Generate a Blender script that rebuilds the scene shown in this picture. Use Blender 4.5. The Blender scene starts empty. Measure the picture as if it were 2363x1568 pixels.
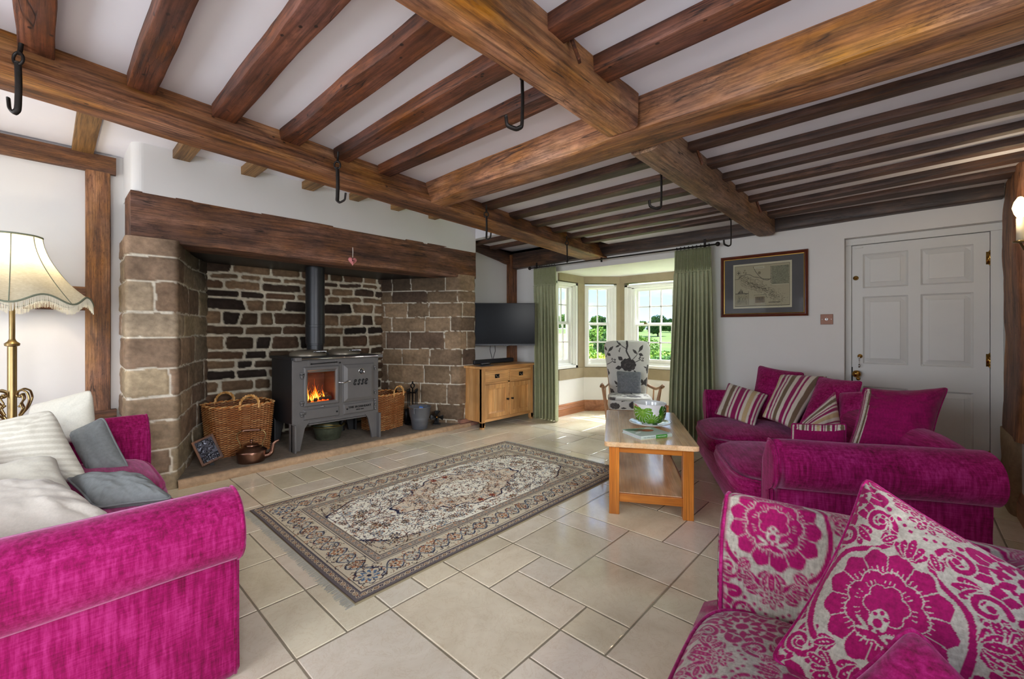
import bpy, math, random
import numpy as np
from mathutils import Vector, Matrix

# ------------------------------------------------------------------ camera, sky, light
SC = bpy.context.scene
COL = SC.collection
YAW = math.radians(42.7)
cam_d = bpy.data.cameras.new('camera')
cam = bpy.data.objects.new('camera', cam_d); COL.objects.link(cam)
cam.location = (0, 0, 1.25)
cam.rotation_euler = (math.radians(90), 0, YAW - math.radians(90))
cam_d.sensor_width = 36.0
cam_d.lens = 990.0 / 2363.0 * 36.0
cam_d.shift_y = -19.0 / 2363.0
cam_d.clip_start = 0.05
cam_d.clip_end = 900
SC.camera = cam
SC.view_settings.view_transform = 'Standard'
SC.view_settings.look = 'None'
SC.view_settings.exposure = 0.58
SC.view_settings.gamma = 1.0
SC.view_settings.use_curve_mapping = False
try:
    SC.cycles.max_bounces = 10
    SC.cycles.diffuse_bounces = 6
    SC.cycles.transparent_max_bounces = 16
    SC.cycles.caustics_reflective = False
    SC.cycles.caustics_refractive = False
    SC.cycles.sample_clamp_indirect = 6.0
except Exception:
    pass

def setup_world():
    w = bpy.data.worlds.new('sky'); SC.world = w; w.use_nodes = True
    nt = w.node_tree; nt.nodes.clear(); N = nt.nodes.new; L = nt.links.new
    tc = N('ShaderNodeTexCoord'); sep = N('ShaderNodeSeparateXYZ'); L(tc.outputs['Generated'], sep.inputs[0])
    r = N('ShaderNodeValToRGB'); L(sep.outputs['Z'], r.inputs[0])
    e = r.color_ramp.elements
    e[0].position = 0.0; e[0].color = (0.50, 0.66, 0.86, 1)
    e[1].position = 1.0; e[1].color = (0.12, 0.26, 0.62, 1)
    x = e.new(0.06); x.color = (0.36, 0.56, 0.86, 1)
    x = e.new(0.25); x.color = (0.20, 0.40, 0.80, 1)
    no = N('ShaderNodeTexNoise'); no.inputs['Scale'].default_value = 3.0; no.inputs['Detail'].default_value = 6
    mp = N('ShaderNodeMapping'); mp.inputs['Scale'].default_value = (1, 1, 3.5); L(tc.outputs['Generated'], mp.inputs[0]); L(mp.outputs[0], no.inputs[0])
    cr = N('ShaderNodeValToRGB'); L(no.outputs['Fac'], cr.inputs[0])
    cr.color_ramp.elements[0].position = 0.42; cr.color_ramp.elements[1].position = 0.62
    mx = N('ShaderNodeMixRGB'); L(cr.outputs[0], mx.inputs[0]); L(r.outputs[0], mx.inputs[1]); mx.inputs[2].default_value = (0.75, 0.78, 0.82, 1)
    bg = N('ShaderNodeBackground'); L(mx.outputs[0], bg.inputs[0]); bg.inputs[1].default_value = WORLD_STR
    o = N('ShaderNodeOutputWorld'); L(bg.outputs[0], o.inputs[0])

WORLD_STR = 1.7
setup_world()

def lamp(name, kind, loc, energy, color=(1, 1, 1), rot=None, direction=None, size=0.1, size_y=None, parent=None, portal=False):
    d = bpy.data.lights.new(name, kind); d.energy = energy; d.color = color
    o = bpy.data.objects.new(name, d); COL.objects.link(o); o.location = loc
    if kind == 'AREA':
        d.shape = 'RECTANGLE'; d.size = size; d.size_y = size_y or size
        if portal: d.cycles.is_portal = True
    elif kind == 'SUN': d.angle = size
    else: d.shadow_soft_size = size
    if direction is not None:
        o.rotation_euler = Vector(direction).to_track_quat('-Z', 'Y').to_euler()
    if parent: o.parent = parent
    return o

lamp('sun', 'SUN', (12, -3, 12), 6.0, (1.0, 0.95, 0.86), direction=(-0.62, 0.30, -1.0), size=0.012)
# portals in the three bay windows
lamp('bay_daylight', 'AREA', (6.22, 2.72, 1.35), 1, direction=(-1, 0, 0), size=1.15, size_y=1.5, portal=True)
lamp('bay_daylight', 'AREA', (5.99, 3.62, 1.35), 1, direction=(-.73, -.68, 0), size=0.5, size_y=1.5, portal=True)
lamp('bay_daylight', 'AREA', (5.28, 3.97, 1.35), 1, direction=(0, -1, 0), size=0.5, size_y=1.5, portal=True)
lamp('bay_daylight', 'AREA', (5.99, 1.80, 1.35), 1, direction=(-.73, .68, 0), size=0.5, size_y=1.5, portal=True)
# unseen fill lamp added high outside to brighten the bay
lamp('bay_fill', 'AREA', (9.6, 1.6, 5.4), 3300, (0.97, 0.98, 1.0), direction=(-3.6, 0.9, -4.2), size=5.0, size_y=4.0)
# fill lamps added outside invented window openings in the unseen walls
lamp('end_fill', 'AREA', (-1.98, 1.1, 1.42), 34, (0.96, 0.98, 1.0), direction=(1, 0.05, -0.05), size=1.5, size_y=1.25)
lamp('end_fill', 'AREA', (-1.98, 3.3, 1.42), 26, (0.96, 0.98, 1.0), direction=(1, 0.0, -0.05), size=1.5, size_y=1.25)
lamp('side_fill', 'AREA', (-0.75, -0.75, 1.42), 5, (0.99, 0.99, 1.0), direction=(0.1, 1, -0.03), size=1.3, size_y=1.25)
# distant fill lamp added behind the camera, shining in through the two side openings
lamp('rear_fill', 'AREA', (-0.3, -4.6, 2.7), 400, (1.0, 0.985, 0.96), direction=(1.6, 8.0, -1.9), size=3.0, size_y=2.2)

# ------------------------------------------------------------------ small helpers
def srgb(r, g, b):
    f = lambda c: (c / 255.0 / 12.92) if c / 255.0 <= 0.04045 else ((c / 255.0 + 0.055) / 1.055) ** 2.4
    return (f(r), f(g), f(b))
def S3(t): return np.array(srgb(*t))

def _h(i, j, k, s):
    x = np.sin(i * 127.1 + j * 311.7 + k * 74.7 + s * 53.3) * 43758.5453
    return x - np.floor(x)
def noise3(p, seed=0.0):
    p = np.asarray(p, float); i = np.floor(p); f = p - i; f = f * f * (3 - 2 * f)
    x, y, z = i[..., 0], i[..., 1], i[..., 2]; fx, fy, fz = f[..., 0], f[..., 1], f[..., 2]
    def c(a, b, d): return _h(x + a, y + b, z + d, seed)
    x00 = c(0,0,0)*(1-fx)+c(1,0,0)*fx; x10 = c(0,1,0)*(1-fx)+c(1,1,0)*fx
    x01 = c(0,0,1)*(1-fx)+c(1,0,1)*fx; x11 = c(0,1,1)*(1-fx)+c(1,1,1)*fx
    y0 = x00*(1-fy)+x10*fy; y1 = x01*(1-fy)+x11*fy
    return (y0*(1-fz)+y1*fz) * 2 - 1
def fbm(p, octv=3, seed=0.0):
    p = np.asarray(p, float); a = 1.0; t = 0; v = 0
    for o in range(octv):
        v = v + a * noise3(p * (2 ** o), seed + o * 7.3); t += a; a *= 0.5
    return v / t
def sstep(a, b, x):
    t = np.clip((x - a) / (b - a), 0, 1); return t * t * (3 - 2 * t)

class MB:
    def __init__(s): s.v = []; s.f = []; s.c = []; s.n = 0
    def add(s, verts, faces, col=None):
        verts = np.asarray(verts, float).reshape(-1, 3)
        s.v.append(verts); s.f.extend([[i + s.n for i in f] for f in faces]); s.n += len(verts)
        if col is None: col = (1, 1, 1)
        col = np.asarray(col, float)
        if col.ndim == 1: col = np.tile(col, (len(verts), 1))
        s.c.append(col); return s
    def box(s, x0, x1, y0, y1, z0, z1, col=None):
        v = [(x, y, z) for z in (z0, z1) for y in (y0, y1) for x in (x0, x1)]
        return s.add(v, [(0,2,3,1),(4,5,7,6),(0,1,5,4),(2,6,7,3),(0,4,6,2),(1,3,7,5)], col)
    def obox(s, p0, p1, w, hgt, up=(0,0,1), col=None):
        p0 = Vector(p0); p1 = Vector(p1); d = (p1 - p0); L_ = d.length; d.normalize(); up = Vector(up)
        if abs(d.dot(up)) > 0.98: up = Vector((1, 0, 0))
        r = d.cross(up).normalized(); u = r.cross(d).normalized()
        v = []
        for q in (p0, p1):
            for a, b in ((-1,-1),(1,-1),(1,1),(-1,1)): v.append(tuple(q + r * (a * w / 2) + u * (b * hgt / 2)))
        return s.add(v, [(0,1,2,3),(7,6,5,4),(0,4,5,1),(1,5,6,2),(2,6,7,3),(3,7,4,0)], col)
    def prism(s, poly, axis, a0, a1, col=None):
        # poly: 2D points; axis 'x','y','z' is the extrusion axis
        n = len(poly); v = []
        for a in (a0, a1):
            for p, q in poly:
                v.append({'x': (a, p, q), 'y': (p, a, q), 'z': (p, q, a)}[axis])
        f = [tuple(range(n))[::-1], tuple(range(n, 2 * n))] + [(i, (i + 1) % n, n + (i + 1) % n, n + i) for i in range(n)]
        return s.add(v, f, col)
    def grid(s, P, cu=False, cv=False, col=None, flip=False):
        P = np.asarray(P, float); a, b = P.shape[:2]
        I = np.arange(a * b).reshape(a, b)
        if cu: I = np.vstack([I, I[:1]])
        if cv: I = np.hstack([I, I[:, :1]])
        q = np.stack([I[:-1, :-1], I[1:, :-1], I[1:, 1:], I[:-1, 1:]], -1).reshape(-1, 4)
        if flip: q = q[:, ::-1]
        if col is not None:
            col = np.asarray(col, float)
            if col.ndim == 3: col = col.reshape(-1, 3)
        return s.add(P.reshape(-1, 3), q.tolist(), col)
    def lathe(s, prof, cx=0, cy=0, n=40, z0=0, sx=1, sy=1, col=None):
        t = np.linspace(0, 2 * math.pi, n, endpoint=False)
        P = np.array([[(cx + r * math.cos(a) * sx, cy + r * math.sin(a) * sy, z0 + z) for a in t] for r, z in prof])
        return s.grid(P, cv=True, col=col, flip=True)
    def tube(s, pts, r, n=10, closed=False, caps=True, col=None, flat=1.0):
        pts = [Vector(p) for p in pts]; m = len(pts)
        rr = r if hasattr(r, '__len__') else [r] * m
        T = []
        for i in range(m):
            a = pts[(i - 1) % m] if (closed or i > 0) else pts[i]; b = pts[(i + 1) % m] if (closed or i < m - 1) else pts[i]
            d = b - a; T.append(d.normalized() if d.length > 1e-9 else Vector((0, 0, 1)))
        u = T[0].orthogonal().normalized(); P = []
        for i in range(m):
            u = (u - T[i] * u.dot(T[i])); u = u.normalized() if u.length > 1e-6 else T[i].orthogonal().normalized()
            w = T[i].cross(u)
            P.append([tuple(pts[i] + (u * math.cos(a) + w * math.sin(a) * flat) * rr[i]) for a in np.linspace(0, 2 * math.pi, n, endpoint=False)])
        base = s.n; s.grid(np.array(P), cu=closed, cv=True, col=col)
        if caps and not closed:
            s.f.append([base + j for j in range(n)][::-1]); s.f.append([base + (m - 1) * n + j for j in range(n)])
        return s
    def sphere(s, c, r, n=12, sz=1.0, sx=1.0, sy=1.0, col=None):
        th = np.linspace(0.02, math.pi - 0.02, n); ph = np.linspace(0, 2 * math.pi, 2 * n, endpoint=False)
        P = np.array([[(c[0] + sx * r * math.sin(a) * math.cos(b), c[1] + sy * r * math.sin(a) * math.sin(b), c[2] + sz * r * math.cos(a)) for b in ph] for a in th])
        return s.grid(P, cv=True, col=col)
    def build(s, name, mat, parent=None, smooth=True, bevel=0.0, label=None, loc=None, mats=None, segs=2):
        V = np.vstack(s.v)
        me = bpy.data.meshes.new(name); me.from_pydata(V.tolist(), [], s.f); me.update()
        ca = me.color_attributes.new('Col', 'FLOAT_COLOR', 'POINT')
        C = np.ones((len(V), 4)); C[:, :3] = np.vstack(s.c); ca.data.foreach_set('color', C.ravel())
        if smooth: me.polygons.foreach_set('use_smooth', [True] * len(me.polygons))
        me.materials.append(mat)
        o = bpy.data.objects.new(name, me); COL.objects.link(o)
        if parent is not None: o.parent = parent
        if loc is not None: o.location = loc
        if bevel:
            b = o.modifiers.new('bevel', 'BEVEL'); b.width = bevel; b.segments = segs; b.limit_method = 'ANGLE'; b.angle_limit = math.radians(40)
        if label: o['label'] = label
        return o

def tag(o, label, cat, group=None, kind=None):
    o['label'] = label; o['category'] = cat
    if group: o['group'] = group
    if kind: o['kind'] = kind
    return o
def thing(name, label, cat, loc=(0, 0, 0), rz=0.0, group=None):
    o = bpy.data.objects.new(name, None); COL.objects.link(o); o.location = loc; o.rotation_euler = (0, 0, rz)
    o.empty_display_size = 0.1
    return tag(o, label, cat, group)
def struct(o, label=None):
    o['kind'] = 'structure'
    if label: o['label'] = label
    return o
def sempty(name, label=None):
    o = bpy.data.objects.new(name, None); COL.objects.link(o); return struct(o, label)

# ------------------------------------------------------------------ materials
def new_mat(name):
    m = bpy.data.materials.new(name); m.use_nodes = True; nt = m.node_tree
    b = nt.nodes.get('Principled BSDF'); return m, nt, nt.nodes.new, nt.links.new, b
def ramp(nt, fac, stops, interp='LINEAR'):
    r = nt.nodes.new('ShaderNodeValToRGB'); nt.links.new(fac, r.inputs[0]); e = r.color_ramp.elements
    r.color_ramp.interpolation = interp
    e[0].position = stops[0][0]; e[0].color = (*stops[0][1], 1); e[1].position = stops[-1][0]; e[1].color = (*stops[-1][1], 1)
    for p, c in stops[1:-1]:
        x = e.new(p); x.color = (*c, 1)
    return r.outputs[0]
def coord(nt, scale=(1, 1, 1), kind='Object', rnd=True):
    tc = nt.nodes.new('ShaderNodeTexCoord'); mp = nt.nodes.new('ShaderNodeMapping'); mp.inputs['Scale'].default_value = scale
    if rnd:
        oi = nt.nodes.new('ShaderNodeObjectInfo'); ad = nt.nodes.new('ShaderNodeVectorMath'); ad.operation = 'MULTIPLY_ADD'
        ad.inputs[0].default_value = (7.3, 3.1, 5.7)
        nt.links.new(oi.outputs['Random'], ad.inputs[1]); nt.links.new(tc.outputs[kind], ad.inputs[2])
        nt.links.new(ad.outputs[0], mp.inputs[0])
    else: nt.links.new(tc.outputs[kind], mp.inputs[0])
    return mp.outputs[0]
def noi(nt, vec, scale, detail=4, rough=0.55, dist=0.0):
    n = nt.nodes.new('ShaderNodeTexNoise'); nt.links.new(vec, n.inputs[0]); n.inputs['Scale'].default_value = scale
    n.inputs['Detail'].default_value = detail; n.inputs['Roughness'].default_value = rough; n.inputs['Distortion'].default_value = dist
    return n.outputs['Fac']
def mixc(nt, fac, a, b, mode='MIX'):
    m = nt.nodes.new('ShaderNodeMixRGB'); m.blend_type = mode
    for i, q in enumerate((fac, a, b)):
        if hasattr(q, 'links') or hasattr(q, 'node'): nt.links.new(q, m.inputs[i])
        elif i == 0: m.inputs[0].default_value = q
        else: m.inputs[i].default_value = (*q, 1)
    return m.outputs[0]
def mathn(nt, op, a, b=None, c=None):
    m = nt.nodes.new('ShaderNodeMath'); m.operation = op
    for i, q in enumerate((a, b, c)):
        if q is None: continue
        if hasattr(q, 'node'): nt.links.new(q, m.inputs[i])
        else: m.inputs[i].default_value = q
    return m.outputs[0]
def bump(nt, b, h, strength=0.3, dist=0.01):
    n = nt.nodes.new('ShaderNodeBump'); n.inputs['Strength'].default_value = strength; n.inputs['Distance'].default_value = dist
    nt.links.new(h, n.inputs['Height']); nt.links.new(n.outputs[0], b.inputs['Normal'])

def m_plain(name, rgb, rough=0.5, metal=0.0, var=0.08, scale=8, bmp=0.0, spec=0.5, coat=0.0, attr=False):
    m, nt, N, L, b = new_mat(name)
    v = coord(nt); n = noi(nt, v, scale, 5)
    c = srgb(*rgb)
    lo = tuple(x * (1 - var) for x in c); hi = tuple(min(1, x * (1 + var)) for x in c)
    col = ramp(nt, n, [(0.3, lo), (0.7, hi)])
    if attr:
        a = N('ShaderNodeVertexColor'); a.layer_name = 'Col'; col = mixc(nt, 1.0, col, a.outputs[0], 'MULTIPLY')
    L(col, b.inputs['Base Color']); b.inputs['Roughness'].default_value = rough; b.inputs['Metallic'].default_value = metal
    b.inputs['Specular IOR Level'].default_value = spec; b.inputs['Coat Weight'].default_value = coat
    if bmp: bump(nt, b, noi(nt, v, scale * 6, 4), bmp, 0.004)
    return m

def m_wood(name, dark, mid, light, rough=0.6, crack=True, nails=False, axis=0, grain=1.0, bmp=0.5, coat=0.0, fine=0.25):
    m, nt, N, L, b = new_mat(name)
    def sc(a, c): t = [c, c, c]; t[axis] = a; return tuple(t)
    v = coord(nt, sc(0.8, 7.0 * grain)); n1 = noi(nt, v, 1.3, 6, 0.6, 0.8)
    col = ramp(nt, n1, [(0.28, srgb(*dark)), (0.5, srgb(*mid)), (0.72, srgb(*light))])
    v2 = coord(nt, sc(3.0, 90.0 * grain)); n2 = noi(nt, v2, 1.0, 4, 0.65, 0.2)
    fg = ramp(nt, n2, [(0.34, (1 - fine * 2.2,) * 3), (0.6, (1.0 + fine * 0.5,) * 3)])
    col = mixc(nt, 1.0, col, fg, 'MULTIPLY')
    v5 = coord(nt, sc(1.2, 2.2)); n5 = noi(nt, v5, 1.2, 3)
    col = mixc(nt, 1.0, col, ramp(nt, n5, [(0.3, (0.62, 0.60, 0.60)), (0.7, (1.2, 1.17, 1.15))]), 'MULTIPLY')
    n6 = noi(nt, coord(nt, sc(5.0, 9.0)), 1.3, 8, 0.72, 0.4)
    if crack: col = mixc(nt, 1.0, col, ramp(nt, n6, [(0.30, (0.45, 0.42, 0.42)), (0.46, (0.92, 0.9, 0.9)), (0.62, (1.08, 1.06, 1.04)), (0.75, (1.3, 1.24, 1.18))]), 'MULTIPLY')
    h = n2
    if crack:
        h = mixc(nt, 0.5, n2, n6)
        v3 = coord(nt, sc(0.7, 11.0)); n3 = noi(nt, v3, 1.1, 3, 0.5, 0.5)
        d = mathn(nt, 'ABSOLUTE', mathn(nt, 'SUBTRACT', n3, 0.5))
        ck = ramp(nt, d, [(0.0, (0.12, 0.1, 0.09)), (0.012, (1, 1, 1))])
        gate = ramp(nt, noi(nt, coord(nt, sc(1.5, 3.0)), 2.0, 2), [(0.5, (0, 0, 0)), (0.56, (1, 1, 1))])
        ckm = mixc(nt, gate, (1.0, 1.0, 1.0), ck)
        col = mixc(nt, 1.0, col, ckm, 'MULTIPLY'); h = mixc(nt, 0.6, h, ckm)
        v7 = coord(nt, sc(2.2, 30.0)); n7 = noi(nt, v7, 1.0, 5, 0.6, 0.9); d7 = mathn(nt, 'ABSOLUTE', mathn(nt, 'SUBTRACT', n7, 0.5))
        ck7 = ramp(nt, d7, [(0.0, (0.38, 0.33, 0.30)), (0.016, (1, 1, 1))]); g7 = ramp(nt, noi(nt, coord(nt, sc(2.0, 4.0)), 1.7, 3), [(0.44, (0, 0, 0)), (0.56, (1, 1, 1))])
        ck7m = mixc(nt, g7, (1.0, 1.0, 1.0), ck7); col = mixc(nt, 1.0, col, ck7m, 'MULTIPLY'); h = mixc(nt, 0.4, h, ck7m)
        v8 = coord(nt, sc(14.0, 60.0)); n8 = noi(nt, v8, 1.0, 6, 0.75, 0.3); col = mixc(nt, 1.0, col, ramp(nt, n8, [(0.3, (0.7, 0.68, 0.66)), (0.5, (1.0, 1.0, 1.0)), (0.7, (1.22, 1.2, 1.16))]), 'MULTIPLY')
        hs = N('ShaderNodeHueSaturation'); L(col, hs.inputs['Color']); hs.inputs['Saturation'].default_value = 1.0
        n9 = noi(nt, coord(nt, sc(1.6, 4.0)), 1.5, 3); hv = mathn(nt, 'ADD', mathn(nt, 'MULTIPLY', n9, 0.035), 0.481); L(hv, hs.inputs['Hue']); L(mathn(nt, 'ADD', mathn(nt, 'MULTIPLY', n9, 0.7), 0.60), hs.inputs['Saturation']); col = hs.outputs[0]
    if nails:
        vo = N('ShaderNodeTexVoronoi'); L(coord(nt, sc(16, 22.0)), vo.inputs[0]); vo.inputs['Scale'].default_value = 1.0
        nm = ramp(nt, vo.outputs['Distance'], [(0.10, (0.16, 0.13, 0.11)), (0.17, (1, 1, 1))])
        g2 = ramp(nt, noi(nt, coord(nt, sc(2, 5.0)), 2.5, 2), [(0.48, (0, 0, 0)), (0.55, (1, 1, 1))])
        col = mixc(nt, 1.0, col, mixc(nt, g2, (1.0, 1.0, 1.0), nm), 'MULTIPLY')
    L(col, b.inputs['Base Color']); b.inputs['Roughness'].default_value = rough; b.inputs['Coat Weight'].default_value = coat
    b.inputs['Coat Roughness'].default_value = 0.15
    bump(nt, b, h, bmp, 0.004)
    return m

def m_velvet(name, c_dark, c_mid, c_light, sheen=0.5, attr=None, streak=(70, 70, 9), rough=0.85, sheen_tint=(1, 0.5, 0.8)):
    m, nt, N, L, b = new_mat(name)
    n1 = noi(nt, coord(nt, streak), 1.0, 5, 0.7)
    n2 = noi(nt, coord(nt, (5, 5, 5)), 1.0, 4, 0.6)
    n3 = noi(nt, coord(nt, (14, 14, 190)), 1.0, 3, 0.6)
    f = mathn(nt, 'ADD', mathn(nt, 'MULTIPLY', n1, 0.5), mathn(nt, 'ADD', mathn(nt, 'MULTIPLY', n2, 0.27), mathn(nt, 'MULTIPLY', n3, 0.23)))
    col = ramp(nt, f, [(0.36, srgb(*c_dark)), (0.5, srgb(*c_mid)), (0.66, srgb(*c_light))])
    if attr:
        a = N('ShaderNodeVertexColor'); a.layer_name = 'Col'
        var = ramp(nt, f, [(0.36, (0.62,) * 3), (0.64, (1.32,) * 3)])
        col = mixc(nt, 1.0, a.outputs[0], var, 'MULTIPLY')
    L(col, b.inputs['Base Color']); b.inputs['Roughness'].default_value = rough
    b.inputs['Sheen Weight'].default_value = sheen; b.inputs['Sheen Roughness'].default_value = 0.4
    b.inputs['Sheen Tint'].default_value = (*sheen_tint, 1); b.inputs['Specular IOR Level'].default_value = 0.2
    bump(nt, b, n1, 0.25, 0.003)
    return m

def m_attr(name, rough=0.8, scale=40, var=0.12, bmp=0.3, bd=0.003, sheen=0.0, spec=0.3, stretch=(1, 1, 1), metal=0, coat=0):
    m, nt, N, L, b = new_mat(name)
    a = N('ShaderNodeVertexColor'); a.layer_name = 'Col'
    n = noi(nt, coord(nt, stretch, rnd=False), scale, 5, 0.65)
    col = mixc(nt, 1.0, a.outputs[0], ramp(nt, n, [(0.3, (1 - var,) * 3), (0.7, (1 + var,) * 3)]), 'MULTIPLY')
    L(col, b.inputs['Base Color']); b.inputs['Roughness'].default_value = rough; b.inputs['Sheen Weight'].default_value = sheen
    b.inputs['Specular IOR Level'].default_value = spec; b.inputs['Metallic'].default_value = metal; b.inputs['Coat Weight'].default_value = coat
    if bmp: bump(nt, b, n, bmp, bd)
    return m

def m_emit(name, rgb, st):
    m, nt, N, L, b = new_mat(name)
    b.inputs['Base Color'].default_value = (*srgb(*rgb), 1); b.inputs['Emission Color'].default_value = (*srgb(*rgb), 1)
    b.inputs['Emission Strength'].default_value = st; return m

def m_glass(name, ior=1.45):
    m = bpy.data.materials.new(name); m.use_nodes = True; nt = m.node_tree; nt.nodes.clear()
    t = nt.nodes.new('ShaderNodeBsdfTransparent'); t.inputs[0].default_value = (0.97, 0.98, 0.97, 1)
    g = nt.nodes.new('ShaderNodeBsdfGlossy'); g.inputs['Roughness'].default_value = 0.02
    lw = nt.nodes.new('ShaderNodeFresnel'); lw.inputs[0].default_value = ior
    mx = nt.nodes.new('ShaderNodeMixShader'); o = nt.nodes.new('ShaderNodeOutputMaterial')
    ge = nt.nodes.new('ShaderNodeNewGeometry'); fc = mathn(nt, 'MULTIPLY', lw.outputs[0], mathn(nt, 'SUBTRACT', 1.0, ge.outputs['Backfacing']))
    nt.links.new(fc, mx.inputs[0]); nt.links.new(t.outputs[0], mx.inputs[1]); nt.links.new(g.outputs[0], mx.inputs[2]); nt.links.new(mx.outputs[0], o.inputs[0])
    return m

M = {}
M['plaster'] = m_plain('plaster_white', (221, 220, 218), 0.75, var=0.015, scale=3, bmp=0.12, spec=0.2)
M['ceil'] = m_plain('ceiling_white', (224, 224, 231), 0.8, var=0.02, scale=2.5, bmp=0.1, spec=0.2)
M['paint'] = m_plain('white_gloss_paint', (236, 236, 232), 0.32, var=0.015, scale=5, bmp=0.06)
M['doorpaint'] = m_plain('door_paint', (208, 209, 207), 0.45, var=0.02, scale=5, bmp=0.08)
M['beamA'] = m_wood('oak_beam_main', (76, 46, 26), (146, 94, 50), (192, 140, 86), 0.62, nails=True)
M['beamB'] = m_wood('oak_beam_cross', (82, 50, 28), (158, 104, 56), (204, 152, 96), 0.6)
M['beamD'] = m_wood('oak_beam_far', (100, 74, 52), (150, 116, 84), (180, 148, 114), 0.6)
M['joist'] = m_wood('oak_joist', (58, 30, 16), (112, 62, 33), (150, 92, 52), 0.62, nails=True)
M['joistd'] = m_wood('oak_joist_dark', (48, 32, 23), (84, 56, 40), (120, 86, 64), 0.62)
M['wallbeam'] = m_wood('oak_wall_beam_dark', (34, 24, 19), (66, 46, 34), (112, 78, 50), 0.5)
M['lintel'] = m_wood('oak_mantel', (74, 46, 30), (120, 80, 54), (156, 112, 80), 0.65)
M['post'] = m_wood('oak_post', (84, 50, 22), (136, 90, 44), (170, 122, 68), 0.6, axis=2)
M['rail'] = m_wood('oak_rail', (62, 38, 22), (108, 70, 38), (150, 104, 58), 0.6)
M['newoak'] = m_wood('new_oak_joist', (110, 78, 40), (142, 106, 60), (160, 124, 78), 0.6, crack=False)
M['cpost'] = m_wood('corner_post', (84, 50, 28), (146, 94, 54), (188, 134, 84), 0.6, axis=2, nails=True)
M['skirt'] = m_wood('pine_skirting', (138, 86, 56), (176, 118, 82), (194, 138, 102), 0.4, crack=False, bmp=0.1, fine=0.12)
M['skirty'] = m_wood('pine_skirting_y', (138, 86, 56), (176, 118, 82), (194, 138, 102), 0.4, crack=False, bmp=0.1, fine=0.12, axis=1)
M['oak'] = m_wood('oak_furniture_x', (190, 134, 76), (222, 168, 106), (238, 192, 134), 0.42, crack=False, bmp=0.12, fine=0.12, grain=1.4)
M['oakz'] = m_wood('oak_furniture_z', (184, 128, 72), (216, 162, 100), (236, 188, 130), 0.42, crack=False, bmp=0.12, fine=0.12, axis=2, grain=1.4)
M['tabletop'] = m_wood('coffee_table_oak', (228, 180, 130), (242, 204, 156), (248, 220, 182), 0.17, crack=False, bmp=0.06, fine=0.08, coat=0.5, grain=1.3)
M['tableleg'] = m_wood('coffee_table_leg', (168, 92, 26), (196, 118, 38), (214, 138, 54), 0.35, crack=False, bmp=0.08, fine=0.12, axis=2, grain=1.3, coat=0.2)
M['tableend'] = m_wood('coffee_table_rail', (168, 92, 26), (196, 118, 38), (214, 138, 54), 0.35, crack=False, bmp=0.08, fine=0.12, axis=1, grain=1.3, coat=0.2)
M['chairwood'] = m_wood('beech_frame', (150, 106, 68), (184, 138, 98), (204, 162, 122), 0.4, crack=False, bmp=0.06, fine=0.1, axis=2)
M['plum'] = m_velvet('plum_chenille', (88, 0, 38), (140, 7, 83), (178, 48, 124), 0.32)
M['plumh'] = m_velvet('plum_chenille_cross', (88, 0, 38), (140, 7, 84), (180, 50, 126), 0.32, streak=(9, 70, 70))
M['plumattr'] = m_velvet('plum_patterned', (0, 0, 0), (0, 0, 0), (0, 0, 0), 0.15, attr=True, streak=(120, 120, 25), sheen_tint=(1, 0.8, 0.9))
M['fabric'] = m_attr('woven_cotton', 0.9, 120, 0.07, 0.25, 0.002, sheen=0.2)
M['greyvelvet'] = m_velvet('grey_velvet', (88, 92, 96), (116, 120, 124), (140, 143, 147), 0.3, sheen_tint=(1, 1, 1), streak=(60, 60, 60))
M['greylinen'] = m_plain('grey_linen', (122, 127, 128), 0.9, var=0.1, scale=60, bmp=0.3, spec=0.1)
M['curtain'] = m_velvet('sage_curtain', (146, 150, 116), (162, 166, 132), (174, 178, 148), 0.1, sheen_tint=(1, 1, 1), streak=(120, 120, 12))
M['iron'] = m_plain('wrought_iron', (42, 38, 36), 0.5, 0.7, 0.25, 20, 0.3)
M['blackiron'] = m_plain('black_iron', (22, 22, 24), 0.45, 0.5, 0.2, 20, 0.1)
M['range'] = m_plain('range_enamel', (98, 96, 95), 0.42, 0.1, 0.05, 12, 0.05)
M['rangedark'] = m_plain('range_side', (34, 34, 37), 0.5, 0.2, 0.08, 12, 0.05)
M['flue'] = m_plain('flue_pipe', (52, 53, 56), 0.38, 0.5, 0.06, 10)
M['chrome'] = m_plain('chrome', (205, 205, 205), 0.15, 1.0, 0.02)
M['brass'] = m_plain('brass', (190, 148, 76), 0.22, 1.0, 0.12, 10)
M['agedbrass'] = m_plain('aged_brass', (150, 128, 88), 0.3, 1.0, 0.15, 10)
M['copper'] = m_plain('copper', (146, 112, 96), 0.28, 1.0, 0.22, 9, 0.05)
M['lidmetal'] = m_plain('lid_metal', (118, 110, 96), 0.35, 0.35, 0.05)
M['galv'] = m_plain('grey_bucket', (118, 122, 130), 0.4, 0.6, 0.06, 10)
M['panmetal'] = m_plain('green_patina_brass', (96, 102, 84), 0.45, 0.6, 0.3, 14, 0.2)
M['tin'] = m_plain('tarnished_brass', (146, 126, 70), 0.4, 0.9, 0.25, 14, 0.1)
M['stone'] = m_attr('old_stone', 0.85, 26, 0.22, 0.55, 0.006, spec=0.25)
M['hearth'] = m_attr('hearth_stone', 0.75, 22, 0.22, 0.6, 0.006, spec=0.35)
M['baystone'] = m_plain('bay_sandstone', (156, 142, 116), 0.8, var=0.12, scale=5, bmp=0.2)
M['wicker'] = m_attr('wicker', 0.55, 60, 0.28, 0.2, 0.002, spec=0.4)
M['rug'] = m_attr('rug_pile', 0.95, 260, 0.16, 0.3, 0.002, spec=0.1)
M['print'] = m_attr('printed_paper', 0.55, 60, 0.03, 0.0)
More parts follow.
